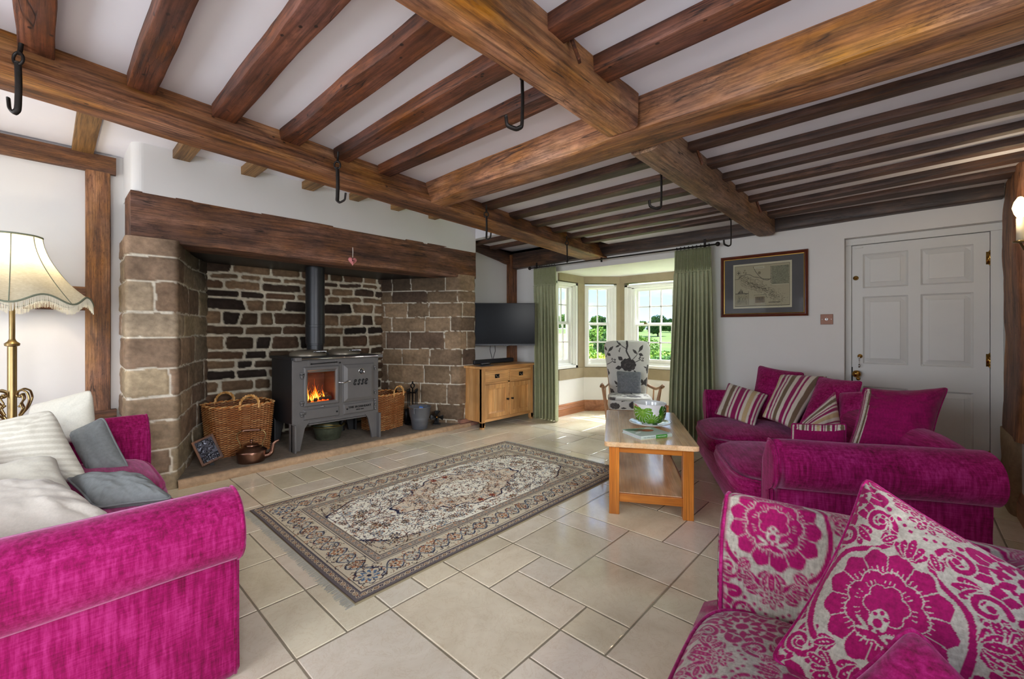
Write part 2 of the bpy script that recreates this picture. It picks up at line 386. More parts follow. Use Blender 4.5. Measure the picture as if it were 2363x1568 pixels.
M['ceramic'] = m_attr('glazed_ceramic', 0.12, 3, 0.02, 0.0, spec=0.6, coat=0.6)
M['glass'] = m_glass('window_glass')
M['picglass'] = m_glass('picture_glass', 1.12)
M['tvscreen'] = m_plain('tv_screen', (10, 10, 12), 0.2, 0, 0.02, spec=0.10)
M['blackplastic'] = m_plain('black_plastic', (26, 26, 28), 0.4)
M['mahog'] = m_plain('mahogany_frame', (92, 38, 22), 0.3, 0, 0.25, 14, coat=0.3)
M['gilt'] = m_plain('gilt_slip', (196, 160, 84), 0.3, 0.9)
M['mount'] = m_plain('grey_mount', (74, 70, 74), 0.6)
M['switch'] = m_plain('bronze_switch', (104, 66, 48), 0.4, 0.4)
M['leaf'] = m_attr('leaves', 0.7, 6, 0.3, 0.0, spec=0.2)
M['grass'] = m_plain('meadow', (122, 154, 78), 0.9, 0, 0.25, 0.35)
M['bark'] = m_plain('bark', (86, 70, 56), 0.9)
M['brick'] = m_plain('old_brick', (150, 108, 92), 0.85, var=0.25, scale=14, bmp=0.4)

# ------------------------------------------------------------------ floor: irregular opus of limestone slabs
def m_floor():
    m, nt, N, L, b = new_mat('limestone_slab')
    a = N('ShaderNodeVertexColor'); a.layer_name = 'Col'
    n = noi(nt, coord(nt, rnd=False), 2.6, 8, 0.65, 0.6)
    col = mixc(nt, 1.0, a.outputs[0], ramp(nt, n, [(0.3, (0.84, 0.81, 0.76)), (0.5, (0.97, 0.96, 0.94)), (0.7, (1.07, 1.07, 1.07))]), 'MULTIPLY')
    n2 = noi(nt, coord(nt, rnd=False), 9, 8, 0.75, 1.2)
    d = mathn(nt, 'ABSOLUTE', mathn(nt, 'SUBTRACT', n2, 0.5))
    col = mixc(nt, 1.0, col, ramp(nt, d, [(0.0, (0.86, 0.80, 0.72)), (0.012, (1, 1, 1))]), 'MULTIPLY')
    L(col, b.inputs['Base Color'])
    n3 = noi(nt, coord(nt, rnd=False), 5, 5, 0.7)
    L(ramp(nt, n3, [(0.3, (0.06,) * 3), (0.7, (0.17,) * 3)]), b.inputs['Roughness'])
    b.inputs['Specular IOR Level'].default_value = 0.7
    bump(nt, b, n3, 0.06, 0.004)
    return m
M['floor'] = m_floor()

def build_floor():
    random.seed(5)
    mx, my = 0.2039, 0.2135
    X0, Y0 = 0.6425, 1.7125
    i0, i1, j0, j1 = -13, 28, -12, 15
    occ = {}
    tiles = []
    def place(i, j, w, h):
        for a in range(i, i + w):
            for b_ in range(j, j + h): occ[(a, b_)] = 1
        tiles.append((i, j, w, h))
    # slabs read off the floor in view
    for t in [(2, -3, 2, 3), (4, -3, 1, 2), (5, -2, 1, 1), (4, -1, 2, 1), (6, -2, 2, 2), (5, -4, 2, 2), (0, -3, 2, 3), (4, -4, 1, 1), (3, -5, 1, 2), (1, -5, 2, 2),
              (0, 0, 1, 2), (1, 0, 1, 2), (2, 0, 1, 1), (3, 0, 1, 1), (0, 2, 1, 2), (-2, 0, 2, 2), (-1, -3, 1, 2), (-2, -2, 1, 2), (-1, -1, 1, 1),
              (8, -2, 1, 2), (7, -4, 2, 2), (9, -3, 2, 3), (3, 9, 1, 2), (4, 9, 1, 2), (5, 10, 2, 1), (5, 8, 1, 2), (6, 8, 1, 2), (7, 8, 1, 2), (7, 10, 2, 1), (8, 9, 2, 1)]:
        if all((a, b_) not in occ for a in range(t[0], t[0] + t[2]) for b_ in range(t[1], t[1] + t[3])): place(*t)
    for j in range(j0, j1):
        for i in range(i0, i1):
            if (i, j) in occ: continue
            opts = [(2, 3), (3, 2), (2, 2), (2, 2), (2, 1), (1, 2), (3, 2)]; random.shuffle(opts); opts.append((1, 1))
            for w, h in opts:
                if all((a, b_) not in occ and a < i1 + 2 and b_ < j1 + 2 for a in range(i, i + w) for b_ in range(j, j + h)):
                    place(i, j, w, h); break
    mb = MB(); g = 0.0032; base = S3((236, 227, 205))
    for (i, j, w, h) in tiles:
        x0 = X0 + i * mx + g; x1 = X0 + (i + w) * mx - g; y0 = Y0 + j * my + g; y1 = Y0 + (j + h) * my - g
        c = base * (1 + random.uniform(-0.09, 0.07)) * np.array([1, 1 + random.uniform(-0.02, 0.02), 1 + random.uniform(-0.07, 0.07)])
        # edges wander a little, like tumbled stone
        P = []
        n = 14
        for k in range(n): P.append((x0 + (x1 - x0) * k / n, y0))
        for k in range(n): P.append((x1, y0 + (y1 - y0) * k / n))
        for k in range(n): P.append((x1 - (x1 - x0) * k / n, y1))
        for k in range(n): P.append((x0, y1 - (y1 - y0) * k / n))
        P = np.array(P); nn = fbm(np.c_[P * 22, np.zeros(len(P))], 2, 3.0)[:, None] * 0.0018
        ctr = np.array([(x0 + x1) / 2, (y0 + y1) / 2]); d = P - ctr; dl = d / np.linalg.norm(d, axis=1)[:, None]
        ring0 = P - dl * (0.0045 + np.abs(nn)); ring1 = P - dl * np.abs(nn)
        m = len(P); z = random.uniform(-0.0004, 0.0004)
        V = np.vstack([np.c_[ring0, np.full(m, z)], np.c_[ring1, np.full(m, z - 0.0028)]])
        F = [tuple(range(m))] + [(k, m + k, m + (k + 1) % m, (k + 1) % m) for k in range(m)]
        mb.add(V, F, c)
    mb.box(-2.2, 6.5, -0.9, 5.6, -0.06, -0.0024, S3((150, 142, 124)))
    o = mb.build('floor', M['floor'], smooth=False)
    struct(o, 'cream limestone slab floor in a mixed pattern')
build_floor()

# ------------------------------------------------------------------ beams
def beam(name, p0, p1, w0, w1, z0, z1, mat, lean=0.0, irr=0.006, rough_end=True, seed=None, rnd=0.018, z0b=None, leanz=None, step=0.05):
    """timber from p0 to p1 (xy of its centre line), soffit z0 (z0b at the far end), top z1; lean shifts the top of the -y (right) side"""
    if seed is None: seed = random.random() * 50
    p0 = Vector((p0[0], p0[1], 0)); p1 = Vector((p1[0], p1[1], 0)); d = p1 - p0; Ln = d.length; ang = math.atan2(d.y, d.x)
    n = max(4, int(Ln / step)); H = z1 - z0
    if z0b is None: z0b = z0
    rings = []
    for k in range(n + 1):
        t = k / n; x = t * Ln; w = w0 + (w1 - w0) * t; zb = (z0b - z0) * t; r = rnd
        q = []
        a, b_ = -w / 2, w / 2
        lz = leanz if leanz else H
        right = [(a + lean * f_, zb + r + (lz - r) * f_) for f_ in (1, 0.75, 0.5, 0.25, 0.0)]
        if leanz: right = [(a + lean, H)] + right
        q += right
        q += [(a + r * 0.3, zb + r * 0.3)]
        q += [(a + r + (b_ - a - 2 * r) * f_, zb) for f_ in (0, 0.25, 0.5, 0.75, 1)]
        q += [(b_ - r * 0.3, zb + r * 0.3)]
        q += [(b_, zb + r + (H - zb - r) * f_) for f_ in (0, 0.25, 0.5, 0.75, 1)]
        rings.append([(x, yy, zz) for yy, zz in q])
    P = np.array(rings)
    wob = fbm(np.stack([P[..., 0] * 1.6, P[..., 1] * 3 + 9, P[..., 2] * 3], -1), 2, seed)
    wob2 = fbm(np.stack([P[..., 0] * 5, P[..., 1] * 12, P[..., 2] * 12], -1), 3, seed + 9)
    cy = P[..., 1].mean(1, keepdims=True)
    sg = np.sign(P[..., 1] - cy)
    P[..., 1] += sg * (wob * irr * 1.5 + wob2 * irr * 0.6)
    low = (P[..., 2] < H * 0.9)
    P[..., 2] += low * (fbm(np.stack([P[..., 0] * 1.3, P[..., 1] * 2, P[..., 2] * 0], -1), 2, seed + 20) * irr * 1.1 + wob2 * irr * 0.4)
    mb = MB(); mb.grid(P, col=(1, 1, 1))
    m = P.shape[1]; mb.f.append(list(range(m))); mb.f.append(list(range(n * m, (n + 1) * m))[::-1])
    # top face
    mb.f.append([0, n * m, n * m + m - 1, m - 1])
    o = mb.build(name, mat, smooth=False)
    o.location = (p0.x, p0.y, z0); o.rotation_euler = (0, 0, ang)
    sm = o.data; sm.polygons.foreach_set('use_smooth', [len(p.vertices) == 4 and True for p in sm.polygons])
    es = o.modifiers.new('es', 'EDGE_SPLIT'); es.split_angle = math.radians(28)
    return o

CE = 2.36
random.seed(3)
A = beam('ceiling_beam', (-1.8, 2.33), (4.93, 3.035), 0.25, 0.305, 2.20, 2.70, M['beamA'], lean=0.075, leanz=0.17, irr=0.009, seed=4.0, rnd=0.012)
tag(A, 'long oak main beam in front of the fireplace with iron hooks along it', 'beam')
B = beam('ceiling_beam', (2.03, -0.56), (1.99, 2.64), 0.30, 0.16, 2.20, 2.40, M['beamB'], irr=0.008, seed=7.0, rnd=0.012)
tag(B, 'thick golden oak cross beam running from the main beam over to the upper right corner', 'beam')
Cb = beam('ceiling_beam', (-1.8, 0.985), (1.87, 1.01), 0.17, 0.165, 2.20, 2.41, M['beamB'], irr=0.009, seed=12.0, rnd=0.014)
tag(Cb, 'cracked golden oak beam overhead at the top centre, ending against the cross beam', 'beam')
Db = beam('ceiling_beam', (2.15, 1.03), (4.87, 1.045), 0.16, 0.16, 2.20, 2.41, M['beamD'], irr=0.008, seed=15.0, rnd=0.028)
tag(Db, 'rough grey-brown beam running from the cross beam to the door wall', 'beam')
Wb = beam('wall_plate_beam', (4.935, -0.53), (4.935, 4.52), 0.17, 0.17, 2.256, 2.44, M['wallbeam'], irr=0.006, seed=21.0, z0b=2.21, rnd=0.02)
tag(Wb, 'blackened oak beam along the top of the wall above the white door and the bay window', 'beam')

WORDS = ['first', 'second', 'third', 'fourth', 'fifth', 'sixth', 'seventh']
Jx = [(-1.33, -1.23), (-1.01, -0.91), (-0.69, -0.59), (-0.38, -0.28), (-0.075, 0.03), (0.235, 0.335), (0.55, 0.652), (0.87, 0.977), (1.185, 1.283), (1.495, 1.602)]
for k, (a, b_) in enumerate(Jx):
    ya = 2.44 + 0.1 * (a + b_) / 2
    o = beam('ceiling_joist', ((a + b_) / 2, 1.085), ((a + b_) / 2 - 0.005, ya), b_ - a, b_ - a, 2.298, 2.38, M['joist'], irr=0.007, seed=30 + k, rnd=0.006)
    if k >= 4:
        tag(o, 'reddish oak joist over the rug, %s from the left of the six' % WORDS[k - 4], 'joist', 'joists over the rug')
    else: tag(o, 'oak joist beyond the left edge, %s from the end wall' % WORDS[k], 'joist', 'joists beyond the left edge')
for k, (a, b_) in enumerate(Jx[5:]):
    o = beam('ceiling_joist', ((a + b_) / 2, -0.55), ((a + b_) / 2, 0.93), b_ - a, b_ - a, 2.298, 2.38, M['joist'], irr=0.006, seed=50 + k, rnd=0.006)
    w = {4: 'the one nearest the cross beam', 3: 'second from the cross beam, leftmost to be seen'}.get(k, 'out beyond the top edge')
    if k >= 3: tag(o, 'dark oak joist at the top right, %s' % w, 'joist', 'joists at the top right')
    else: tag(o, 'oak joist overhead beyond the top edge, %s from the left' % WORDS[k], 'joist', 'joists above the camera')
Kx = [(2.545, 2.665), (2.933, 3.05), (3.30, 3.415), (3.676, 3.78), (4.02, 4.12), (4.36, 4.46)]
for k, (a, b_) in enumerate(Kx):
    xm = (a + b_) / 2
    o = beam('ceiling_joist', (xm, 1.12), (xm, 2.5 + 0.1 * xm), b_ - a, b_ - a, 2.315, 2.38, M['joistd'], irr=0.005, seed=60 + k, rnd=0.006)
    tag(o, 'dark joist between main beam and far rough beam, %s out from the cross beam' % WORDS[k], 'joist', 'joists towards the bay window')
Mx = [(2.55, 2.636, 2.552, 2.63), (2.874, 2.974, 2.868, 2.955), (3.215, 3.29, 3.175, 3.245), (3.54, 3.63, 3.475, 3.54), (3.90, 3.97, 3.745, 3.845), (4.24, 4.33, 4.075, 4.17), (4.53, 4.66, 4.40, 4.58)]
for k, (a, b_, c, d_) in enumerate(Mx):
    xm = (a + b_) / 2; xr = (c + d_) / 2; sl = (xr - xm) / 1.4
    o = beam('ceiling_joist', (xr + sl * .12, -0.555), (xm, 0.97), d_ - c, b_ - a, 2.318, 2.38, M['joistd'], irr=0.004, seed=70 + k, rnd=0.006)
    tag(o, 'dark joist right of the far rough beam, %s out from the cross beam' % WORDS[k], 'joist', 'joists above the plum sofa')
# newer oak joists between the main beam and the fireplace wall, higher up
Sx = [(0.13, 0.25, 4.78), (0.676, 0.789, 4.32), (1.15, 1.265, 4.32), (1.665, 1.775, 4.32), (2.14, 2.245, 4.32), (2.63, 2.735, 4.32), (3.15, 3.25, 4.32)]
for k, (a, b_, ye) in enumerate(Sx):
    xm = (a + b_) / 2
    o = beam('short_joist', (xm, 2.75 + .11 * xm), (xm + (0.0 if k else -0.0), ye), b_ - a, b_ - a, 2.625 if k else 2.655, 2.70, M['newoak'], irr=0.001, seed=80 + k, rnd=0.004)
    if k == 0: tag(o, 'honey coloured oak joist meeting the old rail on the wall above the lamp', 'joist')
    elif k < 6: tag(o, 'clean pale oak joist end above the mantel beam, %s from the left' % WORDS[k - 1], 'joist', 'pale joists above the fireplace')
    else: tag(o, 'pale oak joist hidden high behind the main beam', 'joist')
for k, (a, b_) in enumerate([(4.02, 4.12), (4.40, 4.50)]):
    xm = (a + b_) / 2
    o = beam('short_joist', (xm, 3.12), (xm, 4.52), b_ - a, b_ - a, 2.455, 2.52, M['joistd'], irr=0.003, seed=90 + k, rnd=0.01)
    tag(o, 'grey-brown joist over the television corner, %s' % ('the one nearer the chimney breast' if k == 0 else 'the one nearer the corner post'), 'joist', 'joists over the television')

# ------------------------------------------------------------------ ceilings and walls
def slab(name, boxes, mat, label=None, bevel=0.0):
    mb = MB()
    for b_ in boxes: mb.box(*b_)
    o = mb.build(name, mat, smooth=False, bevel=bevel); struct(o, label); return o
slab('ceiling', [(-1.9, 5.0, -0.65, 2.80, CE, CE + 0.05)], M['ceil'], 'white plaster ceiling between the joists')
slab('ceiling', [(-1.9, 3.93, 2.5, 4.85, 2.69, 2.74), (3.935, 5.0, 2.8, 4.70, 2.50, 2.55), (3.92, 3.934, 2.9, 4.7, 2.5, 2.72)], M['ceil'], 'raised white ceiling strip beside the fireplace wall')
slab('wall_sun_block', [(-2.1, 5.12, -0.8, 5.7, 2.76, 2.82)], M['plaster'], 'unseen slab added over the ceilings to block sun leaks')  # unseen slab, added to stop the sun leaking in past the ceilings
slab('wall_left_upper', [(3.93, 5.12, 4.56, 4.75, 2.4, 2.8), (4.95, 5.12, -0.7, 4.75, 2.45, 2.8), (-1.95, 5.1, -0.72, -0.6, 2.3, 2.8)], M['plaster'], 'upper strips of the walls')
# walls: left = fireplace side, back = door and bay side, right = right-hand side, front = behind the camera
slab('wall_left', [(-1.9, 0.46, 4.80, 4.95, 0, 2.72), (0.46, 4.0, 5.45, 5.6, 0, 2.72), (3.90, 5.07, 4.56, 4.7, 0, 2.56)], M['plaster'], 'white wall of the fireplace side')
XW = 4.95
DY0, DY1 = -0.548, 0.428     # door recess
BY0, BY1 = 1.67, 3.77        # bay opening
slab('wall_back', [(XW, XW + 0.13, -0.7, DY0, 0, 2.5), (XW, XW + 0.13, DY0, DY1, 2.10, 2.5), (XW, XW + 0.13, DY1, BY0, 0, 2.5),
                   (XW, XW + 0.13, BY0, BY1, 2.105, 2.5), (XW, XW + 0.13, BY1, 4.7, 0, 2.56),
                   (XW + 0.13, XW + 0.16, DY0, DY1, 0, 2.2)], M['plaster'], 'white wall with the door and the bay opening')
def wall_holes(name, x0, x1, y0, y1, holes, zt, label, axis):
    bx = []
    if axis == 'y':   # wall runs along y
        ys = y0
        for (a, b_, za, zb) in holes:
            bx += [(x0, x1, ys, a, 0, zt), (x0, x1, a, b_, 0, za), (x0, x1, a, b_, zb, zt)]; ys = b_
        bx.append((x0, x1, ys, y1, 0, zt))
    else:
        xs = x0
        for (a, b_, za, zb) in holes:
            bx += [(xs, a, y0, y1, 0, zt), (a, b_, y0, y1, 0, za), (a, b_, y0, y1, zb, zt)]; xs = b_
        bx.append((xs, x1, y0, y1, 0, zt))
    return slab(name, bx, M['plaster'], label)
wall_holes('wall_front', -1.93, -1.8, -0.7, 4.95, [(0.3, 1.9, 0.75, 2.05), (2.5, 4.1, 0.75, 2.05)], 2.74, 'white end wall behind the camera', 'y')  # openings invented so the end fill lamps can shine in
wall_holes('wall_right', -1.9, 5.1, -0.69, -0.56, [(-1.45, -0.05, 0.8, 2.05), (0.35, 1.75, 0.95, 2.05)], 2.45, 'white right-hand wall', 'x')  # both openings invented to admit the side and rear fill lamps

# chimney breast with a rounded left corner
def breast():
    pts = []
    for a in np.linspace(math.pi, 1.5 * math.pi, 9): pts.append((0.50 + 0.07 * math.cos(a), 4.36 + 0.07 * math.sin(a)))
    poly = [(0.43, 4.82)] + pts + [(3.925, 4.29), (3.93, 4.30), (3.93, 4.82)]
    mb = MB(); mb.prism(poly, 'z', 2.31, 2.72); mb.box(0.45, 3.93, 4.6, 5.5, 2.31, 2.4)
    # plastered cheek beside the stonework, down to the floor
    return struct(mb.build('wall_chimney', M['plaster'], smooth=False), 'white plastered chimney breast above the mantel beam')
breast()

# timber frame on the left wall
o = beam('wall_rail', (-1.8, 4.79), (0.383, 4.79), 0.07, 0.07, 2.525, 2.665, M['rail'], irr=0.004, seed=101, rnd=0.008)
tag(o, 'old oak rail along the top of the wall above the standard lamp', 'beam')
def upright(name, x0, x1, y0, y1, z0, z1, mat, irr=0.004, seed=1.0, edge=0.0):
    n = int((z1 - z0) / 0.05) + 2; R = []
    for k in range(n):
        z = z0 + (z1 - z0) * k / (n - 1); q = []
        for (fx, fy) in [(0, .5), (0, .15), (.04, .03), (.25, 0), (.5, 0), (.75, 0), (.96, .03), (1, .15), (1, .5), (1, 1), (.5, 1), (0, 1)]:
            q.append((x0 + (x1 - x0) * fx, y0 + (y1 - y0) * fy, z))
        R.append(q)
    P = np.array(R); nz = fbm(P * np.array([6, 6, 1.6]), 3, seed)
    c = np.array([(x0 + x1) / 2, (y0 + y1) / 2]); sg = np.sign(P[..., :2] - c)
    P[..., :2] += sg * nz[..., None] * irr
    mb = MB(); mb.grid(P, cv=True, flip=True, col=(1, 1, 1)); m = P.shape[1]
    mb.f.append(list(range(m))); mb.f.append(list(range((n - 1) * m, n * m))[::-1])
    ob = mb.build(name, mat, smooth=True); es = ob.modifiers.new('es', 'EDGE_SPLIT'); es.split_angle = math.radians(45)
    return ob
tag(upright('wall_post', 0.205, 0.352, 4.755, 4.83, 0.61, 2.53, M['post'], 0.004, 3.0), 'broad upright oak post on the white wall left of the fireplace', 'post')
o = beam('wall_rail', (-1.8, 4.79), (0.21, 4.79), 0.05, 0.05, 1.415, 1.60, M['rail'], irr=0.003, seed=105, rnd=0.006)
tag(o, 'horizontal oak rail on the white wall behind the lampshade', 'beam')
o = beam('wall_rail', (-1.8, 4.785), (0.385, 4.785), 0.09, 0.09, 0.47, 0.615, M['rail'], irr=0.003, seed=107, rnd=0.006)
tag(o, 'low oak sill rail on the wall just above the left sofa arm', 'beam')
# timbers by the television and in the corners
tag(upright('corner_post', 4.82, 4.975, 4.46, 4.60, 0.0, 2.42, M['cpost'], 0.008, 8.0), 'dark oak corner post behind the television', 'post')
def sloped():
    mb = MB(); n = 26; R = []
    for k in range(n):
        t = k / (n - 1); x = 3.90 + 0.98 * t; zt = 2.56 - 0.12 * t; zb = 2.43 - 0.16 * t; y = 4.50
        R.append([(x, y + .1, zt), (x, y, zt), (x, y - .004, (zt + zb) / 2), (x, y, zb), (x, y + .1, zb)])
    P = np.array(R); P += fbm(P * 4, 3, 2)[..., None] * np.array([0, .012, .012]); mb.grid(P, col=(1, 1, 1), flip=True)
    return mb.build('wall_rail', M['joistd'], smooth=True)
tag(sloped(), 'rough sloping dark timber on the wall above the television', 'beam')
def rpost():
    n = 46; R = []
    for k in range(n):
        z = 0.52 + (2.40 - 0.52) * k / (n - 1); q = []
        f = 0.02 * math.sin(z * 4.0 + .6)
        for a in np.linspace(0, 2 * math.pi, 22, endpoint=False):
            ca, sa = math.cos(a), math.sin(a); e = 0.42
            q.append((4.61 + 0.335 * math.copysign(abs(ca) ** .3, ca), -0.60 + (0.075 + f * .6) * math.copysign(abs(sa) ** e, sa), z))
        R.append(q)
    P = np.array(R); P += fbm(P * np.array([9, 9, 3.]), 3, 5)[..., None] * np.array([.012, .018, 0])
    mb = MB(); mb.grid(P, cv=True, flip=True, col=(1, 1, 1)); mb.f.append(list(range((n - 1) * 22, n * 22)))
    o_ = mb.build('corner_post', M['cpost'], smooth=True)
    tag(o_, 'gnarled oak corner post at the right edge with a wall light on it', 'post')
    mb = MB(); P = []
    for z in np.linspace(0, 0.53, 10):
        P.append([(4.68 + .265 * math.copysign(abs(math.cos(a)) ** .35, math.cos(a)), -0.60 + .09 * math.copysign(abs(math.sin(a)) ** .35, math.sin(a)), z) for a in np.linspace(0, 2 * math.pi, 20, endpoint=False)])
    P = np.array(P); P += fbm(P * 9, 3, 8)[..., None] * np.array([.01, .01, 0]); mb.grid(P, cv=True, flip=True, col=S3((150, 128, 100)))
    mb.f.append(list(range(180, 200)))
    tag(mb.build('stone_pad', M['stone'], smooth=True), 'block of sandstone under the gnarled corner post', 'stone block')
rpost()

# ------------------------------------------------------------------ skirting
def skirt(name, p0, p1, h, mat, normal, label):
    """moulded board along p0-p1, room side given by normal"""
    prof = [(0, 0), (0.022, 0), (0.022, h * 0.62), (0.018, h * 0.66), (0.018, h * 0.72), (0.012, h * 0.80), (0.010, h * 0.92), (0.004, h), (0, h)]
    nrm = Vector((normal[0], normal[1], 0)).normalized(); mb = MB()
    P = np.array([[(p[0] + nrm.x * a, p[1] + nrm.y * a, z) for a, z in prof] for p in (p0, p1)])
    mb.grid(P, col=(1, 1, 1)); mb.f.append(list(range(len(prof)))); mb.f.append(list(range(len(prof), 2 * len(prof)))[::-1])
    return struct(mb.build(name, mat, smooth=False), label)
skirt('baseboard_back', (4.95, 0.43), (4.95, 1.67), 0.17, M['skirty'], (-1, 0), 'pine skirting under the framed map')
skirt('baseboard_right', (0.2, -0.56), (4.75, -0.56), 0.17, M['skirt'], (0, 1), 'pine skirting on the right wall')
skirt('baseboard_bay', (4.95, 3.75), (5.73, 3.75), 0.17, M['skirt'], (0, -1), 'pine skirting on the left cheek of the bay')
skirt('baseboard_bay', (5.73, 3.75), (6.127, 3.326), 0.17, M['skirt'], (-.73, -.68), 'pine skirting on the canted side of the bay')
skirt('baseboard_bay', (6.127, 3.326), (6.127, 2.11), 0.17, M['skirty'], (-1, 0), 'pine skirting under the wide bay window')
skirt('baseboard_bay', (6.127, 2.11), (5.73, 1.69), 0.17, M['skirt'], (-.73, .68), 'pine skirting on the hidden canted side of the bay')

# ------------------------------------------------------------------ bay
BP = [(4.95 + 0.13, 3.75), (5.73, 3.75), (6.127, 3.326), (6.127, 2.11), (5.73, 1.69), (5.08, 1.69)]
def bayring(name, z0, z1, mat, label, t=0.16, over=0.0, pts=BP, bevel=0.0):
    """a band around the bay between two heights"""
    mb = MB()
    n = len(pts); inn = []; out = []
    for i, p in enumerate(pts):
        a = Vector(pts[i - 1]) if i > 0 else None; b_ = Vector(pts[i + 1]) if i < n - 1 else None; p = Vector(p)
        def nr(u, v): d = (v - u).normalized(); return Vector((d.y, -d.x)) * -1
        if a is None: m_ = nr(p, b_); s = 1
        elif b_ is None: m_ = nr(a, p); s = 1
        else:
            m_ = (nr(a, p) + nr(p, b_)).normalized(); s = 1 / max(0.5, m_.dot(nr(a, p)))
        inn.append(p - m_ * over * s); out.append(p + m_ * t * s)
    V = [(q.x, q.y, z) for z in (z0, z1) for q in inn] + [(q.x, q.y, z) for z in (z0, z1) for q in out]
    F = []
    for i in range(n - 1):
        F += [(i, i + 1, n + i + 1, n + i), (2 * n + i, 3 * n + i, 3 * n + i + 1, 2 * n + i + 1), (n + i, n + i + 1, 3 * n + i + 1, 3 * n + i), (i, 2 * n + i, 2 * n + i + 1, i + 1)]
    F += [(0, n, 3 * n, 2 * n), (n - 1, 3 * n - 1, 4 * n - 1, 2 * n - 1)]
    mb.add(V, F)
    return struct(mb.build(name, mat, smooth=False, bevel=bevel), label)
bayring('wall_bay', 0, 0.526, M['plaster'], 'white wall under the bay windows')
bayring('trim_1', 0.526, 0.683, M['baystone'], 'sandstone sill band of the bay', over=0.004)
bayring('trim_2', 2.0, 2.112, M['baystone'], 'sandstone head band of the bay', over=0.004)
slab('wall_bay_head', [(5.08, 6.4, 1.5, 3.95, 2.112, 2.2)], M['plaster'], 'white ceiling of the bay')
slab('wall_bay_roof', [(5.0, 6.5, 1.4, 4.05, 2.2, 2.3)], M['plaster'], 'covering of the bay')
def mull(name, quad, label):
    mb = MB(); mb.prism(quad, 'z', 0.683, 2.0); return struct(mb.build(name, M['baystone'], smooth=False, bevel=0.004), label)
mull('trim_3', [(5.57, 3.746), (5.73, 3.746), (5.742, 3.737), (5.79, 3.79), (5.76, 3.815), (5.57, 3.815)], 'sandstone mullion between the side and canted bay windows')
mull('trim_4', [(6.078, 3.371), (6.123, 3.326), (6.123, 3.262), (6.287, 3.262), (6.287, 3.40), (6.20, 3.49)], 'sandstone mullion between the canted and wide bay windows')
mull('trim_5', [(6.123, 2.17), (6.123, 2.11), (6.078, 2.065), (6.20, 1.95), (6.287, 2.04), (6.287, 2.17)], 'sandstone mullion hidden by the right curtain')
mull('trim_6', [(5.742, 1.70), (5.73, 1.694), (5.57, 1.694), (5.57, 1.53), (5.84, 1.53), (5.84, 1.60)], 'sandstone mullion hidden by the right curtain')

def sash_window(name, p0, p1, z0, z1, gz, gx, cols, label, out):
    """box sash window from p0 to p1; gx = (left, right) glass margins, gz = (glass bottom, meet low, meet high, glass top)"""
    p0 = Vector((*p0, 0)); p1 = Vector((*p1, 0)); d = p1 - p0; W = d.length; ang = math.atan2(d.y, d.x)
    e = bpy.data.objects.new(name, None); COL.objects.link(e); e.location = p0; e.rotation_euler = (0, 0, ang); struct(e, label)
    s = 1 if out == 'left' else -1     # +y local is outdoors when 'left'
    def B(mb, x0, x1, y0, y1, za, zb):
        ya, yb = sorted((y0 * s, y1 * s)); mb.box(x0, x1, ya, yb, za, zb)
    g0, m0, m1, g1 = gz; gl, gr = gx
    mb = MB(); fw = min(gl * 0.5, 0.075)
    for (inset, ya, yb) in ((0, 0.0, 0.02), (0.022, 0.018, 0.04), (fw * 0.75, 0.035, 0.11)):
        nx = min(gl, gr) * 0.72 if inset else fw
        B(mb, inset, inset + nx * 0.6 + 0.008, ya, yb, z0, z1); B(mb, W - inset - nx * 0.6 - 0.008, W - inset, ya, yb, z0, z1)
        B(mb, inset, W - inset, ya, yb, z1 - inset * 0.5 - 0.035, z1 - inset * 0.4); B(mb, inset, W - inset, ya, yb, z0 + inset * 0.4, z0 + inset * 0.5 + 0.04)
    B(mb, 0, gl - 0.03, 0.05, 0.14, z0, z1); B(mb, W - gr + 0.03, W, 0.05, 0.14, z0, z1)
    B(mb, 0, W, 0.05, 0.14, g1 + 0.028, z1); B(mb, 0, W, 0.05, 0.14, z0, g0 - 0.05)
    mb.build('window_frame', M['paint'], e, smooth=False, bevel=0.004)
    for nm, za, zb, yo in (('lower_sash', g0, m0, 0.065), ('upper_sash', m1, g1, 0.10)):
        mb = MB(); x0, x1 = gl, W - gr
        lo = 0.06 if nm == 'lower_sash' else 0.022; hi = 0.024 if nm == 'lower_sash' else 0.035
        B(mb, x0 - 0.038, x0, yo, yo + 0.035, za - lo, zb + hi); B(mb, x1, x1 + 0.038, yo, yo + 0.035, za - lo, zb + hi)
        B(mb, x0, x1, yo, yo + 0.035, za - lo, za); B(mb, x0, x1, yo, yo + 0.035, zb, zb + hi)
        for c in range(1, cols):
            xc = x0 + (x1 - x0) * c / cols; B(mb, xc - 0.010, xc + 0.010, yo + 0.004, yo + 0.03, za, zb)
        zc = (za + zb) / 2; B(mb, x0, x1, yo + 0.004, yo + 0.03, zc - 0.010, zc + 0.010)
        so = mb.build(nm, M['paint'], e, smooth=False, bevel=0.002)
        mb = MB(); B(mb, x0, x1, yo + 0.015, yo + 0.018, za, zb); mb.build('pane', M['glass'], so, smooth=False)
        if cols > 2 and nm == 'upper_sash':
            mb = MB()
            for fx in (0.17, 0.83): B(mb, x0 + (x1 - x0) * fx - .018, x0 + (x1 - x0) * fx + .018, yo - .03, yo, za - 0.02, za + 0.006)
            mb.build('sash_catch', M['agedbrass'], so, smooth=False)
    return e
GZ = (0.815, 1.08 + 0.27, 1.385, 1.90)
sash_window('window_1', (4.99, 3.75), (5.565, 3.75), 0.69, 1.985, (0.82, 1.355, 1.40, 1.905), (0.16, 0.16), 2, 'narrow white sash window in the left cheek of the bay', 'left')
sash_window('window_2', (5.737, 3.743), (6.078, 3.372), 0.69, 1.975, (0.81, 1.345, 1.39, 1.915), (0.085, 0.135), 2, 'narrow white sash window on the canted side of the bay', 'left')
